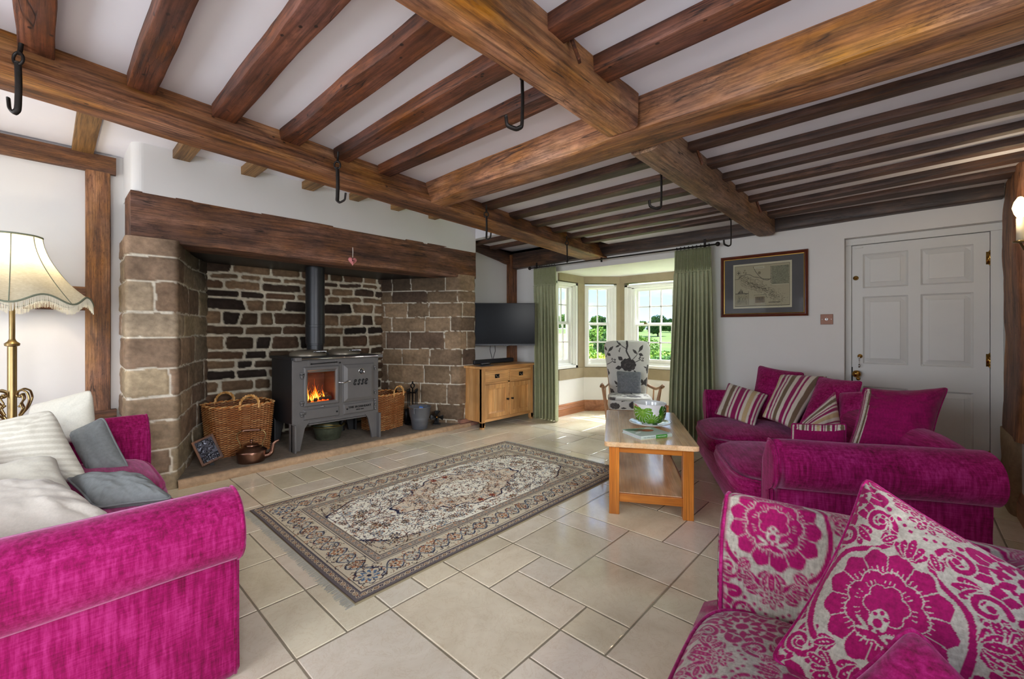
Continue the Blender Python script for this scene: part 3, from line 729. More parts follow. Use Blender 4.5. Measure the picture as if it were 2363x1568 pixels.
sash_window('window_3', (6.127, 3.262), (6.127, 2.17), 0.69, 1.968, (0.824, 1.331, 1.379, 1.87), (0.19, 0.19), 4, 'wide white sash window with glazing bars at the front of the bay', 'left')
sash_window('window_4', (6.078, 2.063), (5.737, 1.70), 0.69, 1.975, (0.81, 1.345, 1.39, 1.915), (0.11, 0.11), 2, 'canted bay window behind the right curtain', 'left')
sash_window('window_5', (5.565, 1.69), (4.99, 1.69), 0.69, 1.985, (0.82, 1.355, 1.40, 1.905), (0.16, 0.16), 2, 'side bay window behind the right curtain', 'left')

# ------------------------------------------------------------------ door
def build_door():
    e = bpy.data.objects.new('door_1', None); COL.objects.link(e); e.location = (5.05, 0, 0); struct(e, 'white six-panel door in a recess with brass fittings')
    mb = MB(); fr = M['doorpaint']
    # frame
    mb.box(-0.02, 0.028, 0.383, 0.427, 0, 2.04); mb.box(-0.02, 0.028, -0.547, -0.478, 0, 2.04); mb.box(-0.0195, 0.0275, -0.547, 0.427, 2.0405, 2.099)
    mb.build('door_frame', fr, e, smooth=False, bevel=0.003)
    mb = MB()
    # leaf with recessed panels: heightfield on a grid
    ys = [-0.475, -0.388, -0.378, -0.082, -0.002, 0.302, 0.381]
    P = [(-0.388, -0.080, 1.643, 1.952), (-0.002, 0.302, 1.643, 1.952), (-0.388, -0.080, 0.955, 1.565), (-0.002, 0.302, 0.955, 1.565), (-0.388, -0.080, 0.20, 0.75), (-0.002, 0.302, 0.20, 0.75)]
    Y = np.unique(np.round(np.concatenate([np.linspace(-0.475, 0.381, 20)] + [np.array([a, a + .004, a + .014, a + .05, a + .052, b - .052, b - .05, b - .014, b - .004, b]) for a, b, _, _ in P]), 4))
    Z = np.unique(np.round(np.concatenate([np.linspace(0.01, 2.036, 30)] + [np.array([a, a + .004, a + .014, a + .05, a + .052, b - .052, b - .05, b - .014, b - .004, b]) for _, _, a, b in P]), 4))
    yy, zz = np.meshgrid(Y, Z, indexing='ij'); dep = np.zeros_like(yy)
    for a, b, c, d in P:
        q = np.minimum(np.minimum(yy - a, b - yy), np.minimum(zz - c, d - zz))
        dp = np.interp(q, [0, .004, .014, .05, .052], [0, .006, .014, .004, .001]); dep = np.where(q > 0, dp, dep)
    G = np.stack([dep, yy, zz], -1)
    mb.grid(G, col=(1, 1, 1)); mb.box(0.016, 0.04, -0.475, 0.381, 0.01, 2.036)
    mb.build('door_leaf', fr, e, smooth=False)
    mb = MB(); mb.lathe([(0.0, 0), (0.027, 0), (0.03, 0.004), (0.012, 0.008), (0.010, 0.03), (0.026, 0.04), (0.033, 0.052), (0.028, 0.066), (0, 0.07)], n=24)
    k = mb.build('door_knob', M['brass'], e); k.location = (0.0, 0.344, 0.861); k.rotation_euler = (0, -math.pi / 2, 0)
    mb = MB(); mb.lathe([(0, 0), (0.02, 0), (0.021, 0.006), (0.012, 0.012), (0.012, 0.018), (0, 0.02)], n=20)
    k = mb.build('night_latch', M['brass'], e); k.location = (0, 0.352, 1.739); k.rotation_euler = (0, -math.pi / 2, 0)
    mb = MB(); mb.lathe([(0, 0), (0.015, 0), (0.016, 0.005), (0.008, 0.008), (0, 0.01)], n=18)
    k = mb.build('keyhole_cover', M['brass'], e); k.location = (0, 0.335, 0.815); k.rotation_euler = (0, -math.pi / 2, 0)
    mb = MB(); mb.lathe([(0, 0), (0.019, 0), (0.019, 0.006), (0.010, 0.012), (0, 0.014)], n=18)
    mb.box(-0.014, 0.014, -0.003, 0.003, 0.012, 0.034)
    k = mb.build('lock', M['brass'], e); k.location = (0, 0.322, 1.022); k.rotation_euler = (0, -math.pi / 2, 0)
    mb = MB(); mb.tube([(0.0, 0, 0.0), (0, 0, -0.07)], 0.0025, 8); mb.box(-.001, .001, -.006, .006, -0.09, -0.06); mb.lathe([(0.0, -0.01), (0.009, 0), (0, 0.01)], n=12)
    k = mb.build('key', M['chrome'], e); k.location = (-0.035, 0.326, 1.01)
    for z in (1.83, 1.02, 0.25):
        mb = MB(); mb.tube([(-0.006, -0.476, z - 0.05), (-0.006, -0.476, z + 0.05)], 0.006, 10)
        for q in (-0.052, -0.02, 0.02, 0.052): mb.sphere((-0.006, -0.476, z + q), 0.0075, 6)
        mb.box(-0.003, 0.0, -0.50, -0.455, z - 0.05, z + 0.05); mb.build('hinge', M['brass'], e)
    mb = MB(); mb.box(-0.022, -0.004, 0.22, 0.375, 2.045, 2.068); mb.box(-0.012, -0.002, 0.30, 0.36, 2.010, 2.026)
    mb.build('door_closer', M['doorpaint'], e, smooth=False, bevel=0.002)
    mb = MB(); mb.box(-.003, 0.002, 0.374, 0.386, 0.78, 0.92); mb.build('latch_plate', M['blackiron'], e, smooth=False)
build_door()

# ------------------------------------------------------------------ fireplace stonework
def stonework(name, path, z0, z1, courses, wr, relief, res, parent, seed, tints, side=1, soot=None, label=None, warp=0.012, mortar_w=0.009, mort=(214, 208, 192), rounded=0.03, zwarp=0.012, edge=0.035, rc=0.035):
    rnd = random.Random(seed)
    pts = [Vector(p) for p in path]; seg = [(pts[i + 1] - pts[i]).length for i in range(len(pts) - 1)]; cum = [0]
    for q in seg: cum.append(cum[-1] + q)
    Ltot = cum[-1]; ns = int(Ltot / res) + 1; nz = int((z1 - z0) / res) + 1
    s = np.linspace(0, Ltot, ns); z = np.linspace(z0, z1, nz)
    px_ = np.interp(s, cum, [p.x for p in pts]); py_ = np.interp(s, cum, [p.y for p in pts])
    k = max(1, int(rounded / res)); ker = np.ones(2 * k + 1) / (2 * k + 1)
    pad = lambda a: np.convolve(np.pad(a, k, mode='reflect', reflect_type='odd'), ker, 'valid')
    px_, py_ = pad(px_), pad(py_)
    tx, ty = np.gradient(px_), np.gradient(py_); l = np.hypot(tx, ty); nx_, ny_ = side * ty / l, -side * tx / l
    SS, ZZ = np.meshgrid(s, z, indexing='ij')
    W3 = np.stack([SS * 2.2, ZZ * 2.2, np.zeros_like(SS)], -1)
    F3 = np.stack([SS * 14, ZZ * 14, np.zeros_like(SS)], -1)
    zw = ZZ + zwarp * fbm(W3, 2, seed) + 0.006 * fbm(F3, 2, seed + 4)
    sw = SS + warp * fbm(W3 * 2.2 + 5, 2, seed + 1) + 0.006 * fbm(F3, 2, seed + 6)
    cb = [z0 - 0.05] + list(courses) + [z1 + 0.05]
    cb = np.array(cb); ci = np.clip(np.searchsorted(cb, zw) - 1, 0, len(cb) - 2)
    dz = np.minimum(zw - cb[ci], cb[ci + 1] - zw)
    ds = np.zeros_like(dz); sid = np.zeros_like(dz)
    for c in range(len(cb) - 1):
        h = cb[c + 1] - cb[c]; cuts = [-0.2 - rnd.random() * 0.2]
        while cuts[-1] < Ltot + 0.3: cuts.append(cuts[-1] + max(h * 0.8, rnd.uniform(*wr)))
        cuts = np.array(cuts); m = ci == c
        i = np.clip(np.searchsorted(cuts, sw[m]) - 1, 0, len(cuts) - 2)
        ds[m] = np.minimum(sw[m] - cuts[i], cuts[i + 1] - sw[m]); sid[m] = c * 97 + i
    # rounded corners of each stone
    r = rc
    a = np.clip(r - ds, 0, None); b_ = np.clip(r - dz, 0, None); d = np.where((ds < r) & (dz < r), r - np.hypot(a, b_), np.minimum(ds, dz))
    d = d + 0.004 * fbm(F3 * 2.0, 2, seed + 11)
    hgt = relief * (0.35 * sstep(mortar_w * 0.6, mortar_w * 1.5, d) + 0.65 * sstep(mortar_w, mortar_w + edge, d)) + 0.007 * fbm(F3, 4, seed + 2) * (d > mortar_w)
    hgt += (_h(sid, 1, 2, seed) - 0.5) * 0.008 * (d > mortar_w)
    X = px_[:, None] + nx_[:, None] * hgt; Yv = py_[:, None] + ny_[:, None] * hgt
    P = np.stack([X, Yv, ZZ], -1)
    T = np.array([S3(t) for t in tints]); pick = (_h(sid, 3, 4, seed) * len(T)).astype(int) % len(T)
    col = T[pick] * (0.82 + 0.36 * _h(sid, 5, 6, seed))[..., None]
    blot = fbm(np.stack([SS * 5, ZZ * 9, SS * 0], -1), 3, seed + 31); fin = fbm(np.stack([SS * 24, ZZ * 40, SS * 0], -1), 3, seed + 33)
    col = col * (1 + 0.34 * blot + 0.22 * fin)[..., None]
    if soot is not None: col = col * soot(X, Yv, ZZ, blot)[..., None]
    mcol = S3(mort) * (1 + 0.12 * fbm(F3, 2, seed + 40))[..., None]
    if soot is not None: mcol = mcol * (0.45 + 0.55 * soot(X, Yv, ZZ, blot))[..., None]
    f = sstep(mortar_w * 0.75, mortar_w * 1.15, d)[..., None]
    col = mcol * (1 - f) + col * f
    mb = MB(); mb.grid(P, col=np.clip(col, 0, 1), flip=(side > 0))
    o = mb.build(name, M['stone'], parent)
    if label: o['label'] = label
    return o
fire = thing('stone_fireplace', 'wide inglenook fireplace of sandstone blocks with pale mortar around the range', 'fireplace', (0, 0, 0))
jambt = [(152, 132, 108), (134, 112, 92), (158, 142, 120), (128, 108, 90), (154, 138, 112), (140, 118, 98)]
backt = [(112, 90, 68), (84, 66, 50), (128, 104, 80), (66, 52, 42), (100, 76, 58), (52, 42, 36)]
rightt = [(128, 108, 86), (112, 94, 76), (140, 118, 94), (98, 80, 66)]
def soot_left(X, Y, Z, b):      # smoke-blackened top courses near the opening
    s = sstep(1.55, 1.95, Z + 0.12 * b) * sstep(0.55, 0.78, X)
    t = sstep(4.9, 5.25, Y) * 0.35
    return np.clip(1 - 0.72 * s - t, 0.1, 1)
def soot_right(X, Y, Z, b):
    s = sstep(1.5, 1.95, Z + 0.12 * b) * sstep(3.75, 3.5, X)
    return np.clip(1 - 0.62 * s, 0.1, 1)
def soot_back(X, Y, Z, b):
    s = sstep(1.75, 1.2, Z + 0.2 * b) * 0.42 * sstep(1.0, 1.6, X + 0.2 * b) + 0.02
    return np.clip(1 - s, 0.1, 1)
cl = [0.127, 0.328, 0.555, 0.737, 0.955, 1.2, 1.395, 1.64, 1.83]
stonework('left_jamb', [(0.42, 4.86), (0.405, 4.29), (0.70, 4.275), (0.80, 4.55), (0.93, 4.95), (1.12, 5.32)], 0.0, 1.97, cl, (0.42, 0.85), 0.011, 0.0105, fire, 11, jambt, edge=0.014, rc=0.016, soot=soot_left, mortar_w=0.007, label='pale squared sandstone blocks of the left pier')
cr = [0.09, 0.30, 0.56, 0.80, 1.012, 1.244, 1.437, 1.63, 1.79]
stonework('right_jamb', [(3.10, 5.32), (3.46, 4.62), (3.63, 4.285), (3.905, 4.275), (3.925, 4.62)], 0.0, 1.99, cr, (0.28, 0.55), 0.009, 0.0105, fire, 23, rightt, edge=0.014, rc=0.014, soot=soot_right, mortar_w=0.005, label='brown squared sandstone blocks of the right pier')
cb_ = [0.10, 0.22, 0.34, 0.47, 0.60, 0.73, 0.84, 0.94, 1.045, 1.20, 1.305, 1.46, 1.60, 1.69, 1.80, 1.87]
stonework('back_wall', [(1.06, 5.30), (3.16, 5.30)], 0.0, 1.97, cb_, (0.15, 0.42), 0.022, 0.0105, fire, 37, backt, soot=soot_back, warp=0.03, zwarp=0.022, mortar_w=0.013, mort=(206, 198, 178), label='smoke-blackened rubble wall at the back of the hearth')
mb = MB(); mb.box(0.72, 3.6, 4.42, 5.32, 1.955, 1.97); mb.build('smoke_plate', M['blackiron'], fire, smooth=False)
mb = MB()
for k in range(2):
    mb.box(3.60 + (k % 2) * 0.02, 3.93, 4.235, 4.31, 0.004 + k * 0.052, 0.05 + k * 0.052)
mb.build('brick_footing', M['brick'], fire, smooth=False, bevel=0.006, label='pink brick footing of the right pier')

# mantel beam
def mantel():
    o = beam('mantel_beam', (0.425, 4.46), (3.935, 4.46), 0.34, 0.34, 1.945, 2.315, M['lintel'], irr=0.012, seed=131, rnd=0.016, z0b=1.955, step=0.03)
    return tag(o, 'massive cracked oak mantel beam spanning the stone fireplace', 'beam')
mantel()

# hearth slab
def hearth():
    xs = np.linspace(0.70, 3.78, 150)
    f = 4.225 + 0.012 * fbm(np.c_[xs * 3, xs * 0, xs * 0], 3, 2); 
    top = 0.068 - 0.018 * (xs - 0.7) / 3.1
    rows = []
    prof = [(0.0, 0.0), (-0.004, 0.2), (-0.006, 0.45), (0.0, 0.7), (0.008, 0.88), (0.022, 0.98), (0.05, 1.0)]
    for dy, fz in prof: rows.append(np.c_[xs, f + dy, top * fz])
    for y in np.linspace(4.32, 5.34, 24): rows.append(np.c_[xs, np.full_like(xs, y), top])
    P = np.array(rows); k = len(prof)
    nz = fbm(P * 22, 3, 7); P[:k, :, 1] += nz[:k] * 0.014; P[1:k, :, 2] += nz[1:k] * 0.006; P[k:, :, 2] += fbm(P[k:] * 5, 3, 5) * 0.002
    C = np.zeros_like(P); C[:k - 1] = S3((176, 148, 118)); C[k - 1:] = S3((124, 114, 102))
    C *= (1 + 0.22 * fbm(P * 6, 3, 9))[..., None]
    mb = MB(); mb.grid(P, col=np.clip(C, 0, 1), flip=True)
    sides = P[:, 0]; 
    mb.box(0.72, 3.76, 4.25, 5.3, 0.0, 0.03, S3((150, 125, 100)))
    o = mb.build('hearth_stone', M['hearth']); return tag(o, 'raised grey stone hearth slab with a rough chipped front edge', 'hearth')
hearth()
HZ = 0.058

# heart ornament
def heart():
    e = thing('heart_ornament', 'small pink heart hanging from a white string on the mantel beam', 'ornament', (2.163, 4.262, 0))
    n = 40; t = np.linspace(0, 2 * math.pi, n, endpoint=False)
    hx = 16 * np.sin(t) ** 3; hz = 13 * np.cos(t) - 5 * np.cos(2 * t) - 2 * np.cos(3 * t) - np.cos(4 * t)
    mb = MB(); R = []
    for sc, yy in ((0.3, -0.016), (0.75, -0.014), (0.95, -0.008), (1, 0), (0.95, 0.006)):
        R.append(np.c_[hx * 0.0029 * sc, np.full(n, yy), 1.985 + hz * 0.0029 * sc])
    mb.grid(np.array(R), cv=True, col=(1, 1, 1)); mb.f.append(list(range(n))[::-1]); mb.f.append(list(range(4 * n, 5 * n)))
    mb.build('heart', m_plain('pink_pottery', (206, 128, 130), 0.4, var=0.12, scale=60), e)
    mb = MB(); mb.tube([(0, -0.004, 2.02), (0.001, -0.006, 2.08), (0, -0.004, 2.125)], 0.0035, 8); mb.build('string', m_plain('white_ribbon', (220, 214, 206), 0.8), e)
heart()

# ------------------------------------------------------------------ range stove
def text_mesh(body, size, depth, name, mat, parent, mtx, font_shear=0.0, align='CENTER', offset=0.0, spacing=1.0, label=None):
    cu = bpy.data.curves.new(name, 'FONT'); cu.body = body; cu.size = size; cu.extrude = depth; cu.align_x = align; cu.align_y = 'CENTER'; cu.shear = font_shear
    cu.offset = offset; cu.space_character = spacing
    tmp = bpy.data.objects.new(name + '_t', cu); COL.objects.link(tmp)
    bpy.context.view_layer.update()
    me = bpy.data.meshes.new_from_object(tmp.evaluated_get(bpy.context.evaluated_depsgraph_get()))
    bpy.data.objects.remove(tmp); me.materials.clear(); me.materials.append(mat)
    o = bpy.data.objects.new(name, me); COL.objects.link(o); o.parent = parent; o.matrix_local = mtx
    if label: o['label'] = label
    return o

def stove():
    X0, X1, Y0, Y1 = 0.0, 0.925, 0.0, 0.58
    e = thing('range_cooker', 'grey cast iron wood-fired range cooker with a lit glazed firebox, black flue rising behind', 'stove', (1.625, 4.42, HZ))
    R = M['range']; zt = 0.905
    mb = MB(); mb.box(X0 + .004, X0 + 0.02, Y0 + .01, Y1, 0.26, zt); mb.box(X1 - 0.02, X1 - .004, Y0 + .01, Y1, 0.26, zt); mb.box(X0 + .01, X1 - .01, Y1 - .02, Y1, .26, zt); mb.box(X0 + .02, X1 - .02, Y0 + .05, Y1, 0.26, 0.28)
    mb.build('side_panels', M['rangedark'], e, smooth=False, bevel=0.004)
    # front plate with the opening of the firebox
    ox0, ox1, oz0, oz1 = 0.145, 0.425, 0.475, 0.775
    mb = MB(); mb.box(X0, ox0, Y0, Y0 + .02, .27, zt); mb.box(ox1, X1, Y0, Y0 + .02, .27, zt); mb.box(ox0, ox1, Y0, Y0 + .02, .27, oz0); mb.box(ox0, ox1, Y0, Y0 + .02, oz1, zt)
    mb.build('front_plate', R, e, smooth=False, bevel=0.003)
    # apron curve between the legs and legs tapering to the feet
    for (xa, xb, s) in ((X0, X0 + 0.15, 1), (X1 - 0.15, X1, -1)):
        for (y0, y1) in ((Y0, Y0 + 0.03), (Y1 - 0.03, Y1)):
            mb = MB()
            if s > 0: poly = [(xa, 0), (xa + 0.075, 0), (xa + 0.085, 0.06), (xa + 0.12, 0.22), (xa + 0.15, 0.262), (xa + .17, .275), (xa, 0.275)]
            else: poly = [(xb, 0), (xb, 0.275), (xb - .17, .275), (xb - 0.15, 0.262), (xb - 0.12, 0.22), (xb - 0.085, 0.06), (xb - 0.075, 0)]
            mb.prism(poly, 'y', y0, y1); xs = xa if s > 0 else xb - 0.02
            mb.box(xs, xs + 0.02, min(y0, y1 - .09), max(y1, y0 + .09), 0, 0.275)
            mb.build('leg', R if y0 == Y0 else M['rangedark'], e, smooth=False, bevel=0.004)
    mb = MB(); mb.box(X0 + .16, X1 - .16, Y0 - .006, Y0 + .03, .262, .292); mb.box(X0 + .15, X1 - .16, Y0 - .03, Y0 + .01, .25, .262); mb.build('ash_lip', R, e, smooth=False, bevel=0.004)
    mb = MB(); mb.box(X0 - .012, X1 + .012, Y0 - .012, Y1, zt, zt + .028); mb.build('hotplate', M['rangedark'], e, smooth=False, bevel=0.005)
    mb = MB(); mb.tube([(X0 + 0.03, Y0 - .05, zt + .012), (X1 - .01, Y0 - .05, zt + .012)], 0.011, 14)
    rail = mb.build('towel_rail', M['chrome'], e)
    for x in (X0 + .035, X1 - .01):
        mb = MB(); mb.box(x - .03, x + .03, Y0 - .068, Y0 - .0, zt - .006, zt + .028)
        mb.build('rail_bracket', R, rail, smooth=False, bevel=0.005)
    def framed(name, x0, x1, z0, z1, hole=None, bev=0.022, th=0.022):
        mb = MB(); y = Y0 - th
        if hole is None:
            poly = [(x0, z0), (x1, z0), (x1, z1), (x0, z1)]; inn = [(x0 + bev, z0 + bev), (x1 - bev, z0 + bev), (x1 - bev, z1 - bev), (x0 + bev, z1 - bev)]
            V = [(p, Y0 - .002, q) for p, q in poly] + [(p, Y0 - th * .45, q) for p, q in poly] + [(p, y, q) for p, q in inn]
            F = [(0, 1, 2, 3)] + [(i, (i + 1) % 4, 4 + (i + 1) % 4, 4 + i) for i in range(4)] + [(4 + i, 4 + (i + 1) % 4, 8 + (i + 1) % 4, 8 + i) for i in range(4)] + [(8, 9, 10, 11)]
            mb.add(V, F)
        else:
            a0, a1, b0, b1 = hole; Rr = []
            for k, (f_, yy) in enumerate(((0, Y0 - .002), (0, Y0 - th * .5), (.25, y), (.75, y), (1, Y0 - th * .4), (1, Y0 + .01))):
                Rr.append([(x0 + (a0 - x0) * f_, yy, z0 + (b0 - z0) * f_), (x1 + (a1 - x1) * f_, yy, z0 + (b0 - z0) * f_), (x1 + (a1 - x1) * f_, yy, z1 + (b1 - z1) * f_), (x0 + (a0 - x0) * f_, yy, z1 + (b1 - z1) * f_)])
            mb.grid(np.array(Rr), cv=True, col=(1, 1, 1))
        return mb.build(name, R, e, smooth=False, bevel=0.006)
    fd = framed('firebox_door', 0.10, 0.465, 0.435, 0.835, hole=(0.142, 0.425, 0.475, 0.79))
    mb = MB(); mb.box(0.14, 0.428, Y0 - .006, Y0 - .003, 0.472, 0.793); mb.build('fire_glass', M['glass'], fd, smooth=False)
    mb = MB(); mb.tube([(0.455, Y0 - .03, .655), (0.46, Y0 - .05, .655), (0.50, Y0 - .055, .648), (0.54, Y0 - .05, .66), (0.575, Y0 - .045, .66)], [.006, .007, .007, .008, .006], 10)
    for t in (0.535, 0.545, 0.555, .565): mb.sphere((t, Y0 - .048, .66), .0095, 7)
    mb.build('door_handle', M['chrome'], fd)
    od = framed('oven_door', 0.51, 0.865, 0.435, 0.835, bev=0.04, th=0.03)
    mb = MB(); mb.lathe([(0, 0), (0.034, 0), (0.036, 0.008), (0.030, 0.012), (0.029, 0.007), (0, 0.006)], n=32)
    g = mb.build('thermometer', M['chrome'], od); g.location = (0.705, Y0 - .03, .755); g.rotation_euler = (math.pi / 2, 0, 0)
    mb = MB(); mb.lathe([(0, 0.0075), (0.020, 0.0075), (0.020, 0.0085), (0, 0.0085)], n=24); mb.box(-.002, .002, -.018, .010, .0085, .0105, (.0, .0, .0))
    g2 = mb.build('dial', m_plain('dial_face', (70, 72, 76), 0.3), od); g2.location = (0.705, Y0 - .03, .755); g2.rotation_euler = (math.pi / 2, 0, 0)
    front = Matrix.Rotation(math.pi / 2, 4, 'X')
    # the four swash letters, drawn as strokes
    mb = MB()
    def swE(ox):
        return [[(ox + x * .001, Y0 - .034, .62 + z * .001) for x, z in p] for p in (
            [(20, 38), (24, 46), (14, 50), (4, 44), (2, 34), (10, 26), (16, 24)], [(16, 24), (2, 24), (-6, 12), (-4, -2), (8, -8), (16, -2), (14, 6), (8, 6)], [(20, 38), (25, 33), (21, 29)])]
    def swS(ox):
        return [[(ox + x * .001, Y0 - .034, .62 + z * .001) for x, z in p] for p in (
            [(14, 36), (22, 36), (24, 44), (16, 50), (6, 44), (4, 34), (10, 18), (12, 6), (6, -6), (-4, -8), (-8, 0), (-4, 6), (0, 3)],)]
    def sm(p):
        p = np.array(p); t = np.linspace(0, len(p) - 1, len(p) * 6); i = np.minimum(t.astype(int), len(p) - 2); f_ = (t - i)[:, None]
        q = p[i] * (1 - f_) + p[i + 1] * f_
        for _ in range(3): q[1:-1] = (q[:-2] + q[2:] + 2 * q[1:-1]) / 4
        return q
    for fn, ox in ((swE, 0.622), (swS, 0.668), (swS, 0.710), (swE, 0.752)):
        for st in fn(ox):
            q = sm(st); mb.tube([tuple(a) for a in q], [0.0035 + 0.002 * math.sin(math.pi * i / (len(q) - 1)) for i in range(len(q))], 8)
    mb.build('lettering', M['blackiron'], od, label='raised swash letters ESSE')
    dd = framed('ash_door', 0.105, 0.465, 0.305, 0.405, bev=0.006, th=0.016)
    mb = MB(); mb.sphere((0.435, Y0 - .024, .352), .009, 8); mb.build('knob', M['blackiron'], dd)
    nd = framed('lower_oven_door', 0.515, 0.865, 0.305, 0.412, bev=0.006, th=0.016)
    mb = MB(); mb.sphere((0.548, Y0 - .022, .36), .009, 8); mb.build('knob', M['blackiron'], nd)
    Tm = Matrix.Translation((0.695, Y0 - .018, .372)) @ front
    text_mesh('THE IRONHEART', 0.031, 0.0025, 'lettering', M['blackiron'], nd, Tm, spacing=1.12, offset=0.0006)
    Tm = Matrix.Translation((0.695, Y0 - .018, .342)) @ front
    text_mesh('SINCE 1854', 0.016, 0.002, 'small_lettering', M['blackiron'], nd, Tm, spacing=1.1, offset=0.0004)
    for (x, zs) in ((0.088, (.73, .745, .46, .35)), (0.885, (.77, .50, .40, .37, .325))):
        for z in zs:
            mb = MB(); mb.box(x - .018, x + .03 * (1 if x < .5 else 0) + .004, Y0 - .02, Y0, z + .012, z + .034); mb.sphere((x - .004, Y0 - .018, z), .013, 8); mb.sphere((x - .004, Y0 - .018, z + .02), .008, 6)
            mb.build('hinge_pin', R, e)
    mb = MB(); mb.obox((0.17, Y0 - .02, .862), (0.44, Y0 - .02, .87), .006, .010); mb.sphere((.175, Y0 - .02, .862), .009, 6); mb.sphere((.47, Y0 - .02, .862), .009, 6); mb.build('air_control', M['blackiron'], e)
    mb = MB(); mb.sphere((0.29, Y0 - .02, .425), .007, 6); mb.obox((0.265, Y0 - .012, .425), (0.315, Y0 - .012, .418), .004, .004); mb.build('air_control', M['chrome'], e)
    # two domed lids
    for cx_, cy_, nm in ((0.27, 0.30, 0), (0.68, 0.34, 1)):
        mb = MB(); mb.lathe([(0, .062), (.08, .060), (.14, .05), (.175, .032), (.182, .012), (.182, 0)], cx_, cy_, 44, zt + .028)
        ld = mb.build('hotplate_lid', M['lidmetal'], e)
        mb = MB(); q = []
        for k in range(90):
            a = k * .75; q.append((cx_ + .05 + .0012 * k * (1 if nm else 1) - .05, cy_ - .19 + .012 * math.cos(a), zt + .075 + .012 * math.sin(a)))
        mb.tube(q, .0035, 6)
        mb.obox((cx_ - .01, cy_ - .19, zt + .075), (cx_ - .01, cy_ - .13, zt + .055), .012, .01); mb.obox((cx_ + .115, cy_ - .19, zt + .075), (cx_ + .115, cy_ - .12, zt + .055), .012, .01)
        mb.build('coil_handle', M['chrome'], ld)
    # flue
    fx, fy = 0.395, 0.42
    mb = MB(); mb.box(fx - .12, fx + .11, fy - .11, fy + .11, zt + .028, zt + .05); mb.lathe([(.085, 0), (.085, .10), (.092, .102), (.092, .12), (.098, .122), (.098, .30), (.101, .302), (.101, .33), (.098, .332), (.098, 1.0)], fx, fy, 48, zt + .03)
    mb.build('flue_pipe', M['flue'], e, smooth=True).modifiers.new('es', 'EDGE_SPLIT').split_angle = math.radians(35)
    # firebox inside
    mb = MB(); a0, a1, b0, b1, dp = 0.12, 0.45, 0.45, 0.81, 0.32
    V = [(a0, .012, b0), (a1, .012, b0), (a1, .012, b1), (a0, .012, b1), (a0, dp, b0), (a1, dp, b0), (a1, dp, b1), (a0, dp, b1)]
    mb.add(V, [(4, 5, 6, 7), (0, 1, 5, 4), (3, 7, 6, 2), (0, 4, 7, 3), (1, 2, 6, 5)]); fb = mb.build('firebox', m_plain('firebrick_soot', (74, 44, 34), 0.9, var=.3), e, smooth=False)
    mb = MB(); rr = random.Random(2)
    for k in range(5):
        z = .475 + .03 * (k % 2); p = [(0.16 + rr.random() * .03, .10 + .04 * k, z), (0.40 + rr.random() * .02, .08 + .045 * k, z + .02)]
        mb.tube(p, .022, 10)
    mb.build('logs', m_plain('charred_logs', (40, 28, 22), 0.9, var=.4, bmp=.4), fb)
    # flames: tapering curling tongues
    mb = MB(); mb2 = MB()
    tongues = [(.165, .13, .03), (.19, .19, .032), (.215, .10, .03), (.245, .16, .036), (.262, .22, .040), (.285, .155, .036), (.31, .10, .03), (.335, .09, .026), (.345, .15, .018), (.37, .06, .024), (.395, .045, .02), (.23, .13, .03)]
    for i, (x, h_, w_) in enumerate(tongues):
        for (mm, s_, yo) in ((mb, 1.0, 0.0), (mb2, 0.62, -0.012)):
            p = []; r_ = []
            for k in range(15):
                t = k / 14; p.append((x + .016 * math.sin(t * 5.0 + i * 1.7) * t, .10 + yo + .01 * math.sin(i * 2.1 + t * 3), .478 + h_ * s_ * t)); r_.append(max(.0006, w_ * s_ * .5 * (math.sin(math.pi * min(1, t * 1.0 + .28)) ** 1.3)))
            mm.tube(p, r_, 10, flat=.5)
    mb.build('flames', flame_mat('flame_outer', (255, 96, 14), 2.2, 0.5), fb); mb2.build('flame_hearts', flame_mat('flame_inner', (255, 196, 70), 3.2, 0.75), fb)
    mb = MB()
    for k in range(46): mb.sphere((.15 + rr.random() * .26, .05 + rr.random() * .18, .462 + rr.random() * .012), .012, 5)
    mb.build('embers', m_emit('embers', (255, 70, 10), 1.6), fb)['kind'] = 'stuff'
    lamp('fire_glow', 'POINT', (0.27, 0.12, 0.56), 1.6, (1.0, 0.38, 0.10), size=0.05, parent=e)
    # pipe under the range
    mb = MB(); mb.lathe([(.03, 0), (.03, .22)], .66, .33, 20, .06); mb.build('under_pipe', M['blackiron'], e)
def flame_mat(name, rgb, st, op):
    m = bpy.data.materials.new(name); m.use_nodes = True; nt = m.node_tree; nt.nodes.clear()
    em = nt.nodes.new('ShaderNodeEmission'); em.inputs[0].default_value = (*srgb(*rgb), 1); em.inputs[1].default_value = st
    t = nt.nodes.new('ShaderNodeBsdfTransparent'); mx = nt.nodes.new('ShaderNodeMixShader'); o = nt.nodes.new('ShaderNodeOutputMaterial')
    lw = nt.nodes.new('ShaderNodeLayerWeight'); lw.inputs[0].default_value = 0.4
    f = ramp(nt, lw.outputs['Facing'], [(0.0, (op,) * 3), (0.9, (0.0,) * 3)])
    nt.links.new(f, mx.inputs[0]); nt.links.new(t.outputs[0], mx.inputs[1]); nt.links.new(em.outputs[0], mx.inputs[2]); nt.links.new(mx.outputs[0], o.inputs[0]); return m
stove()

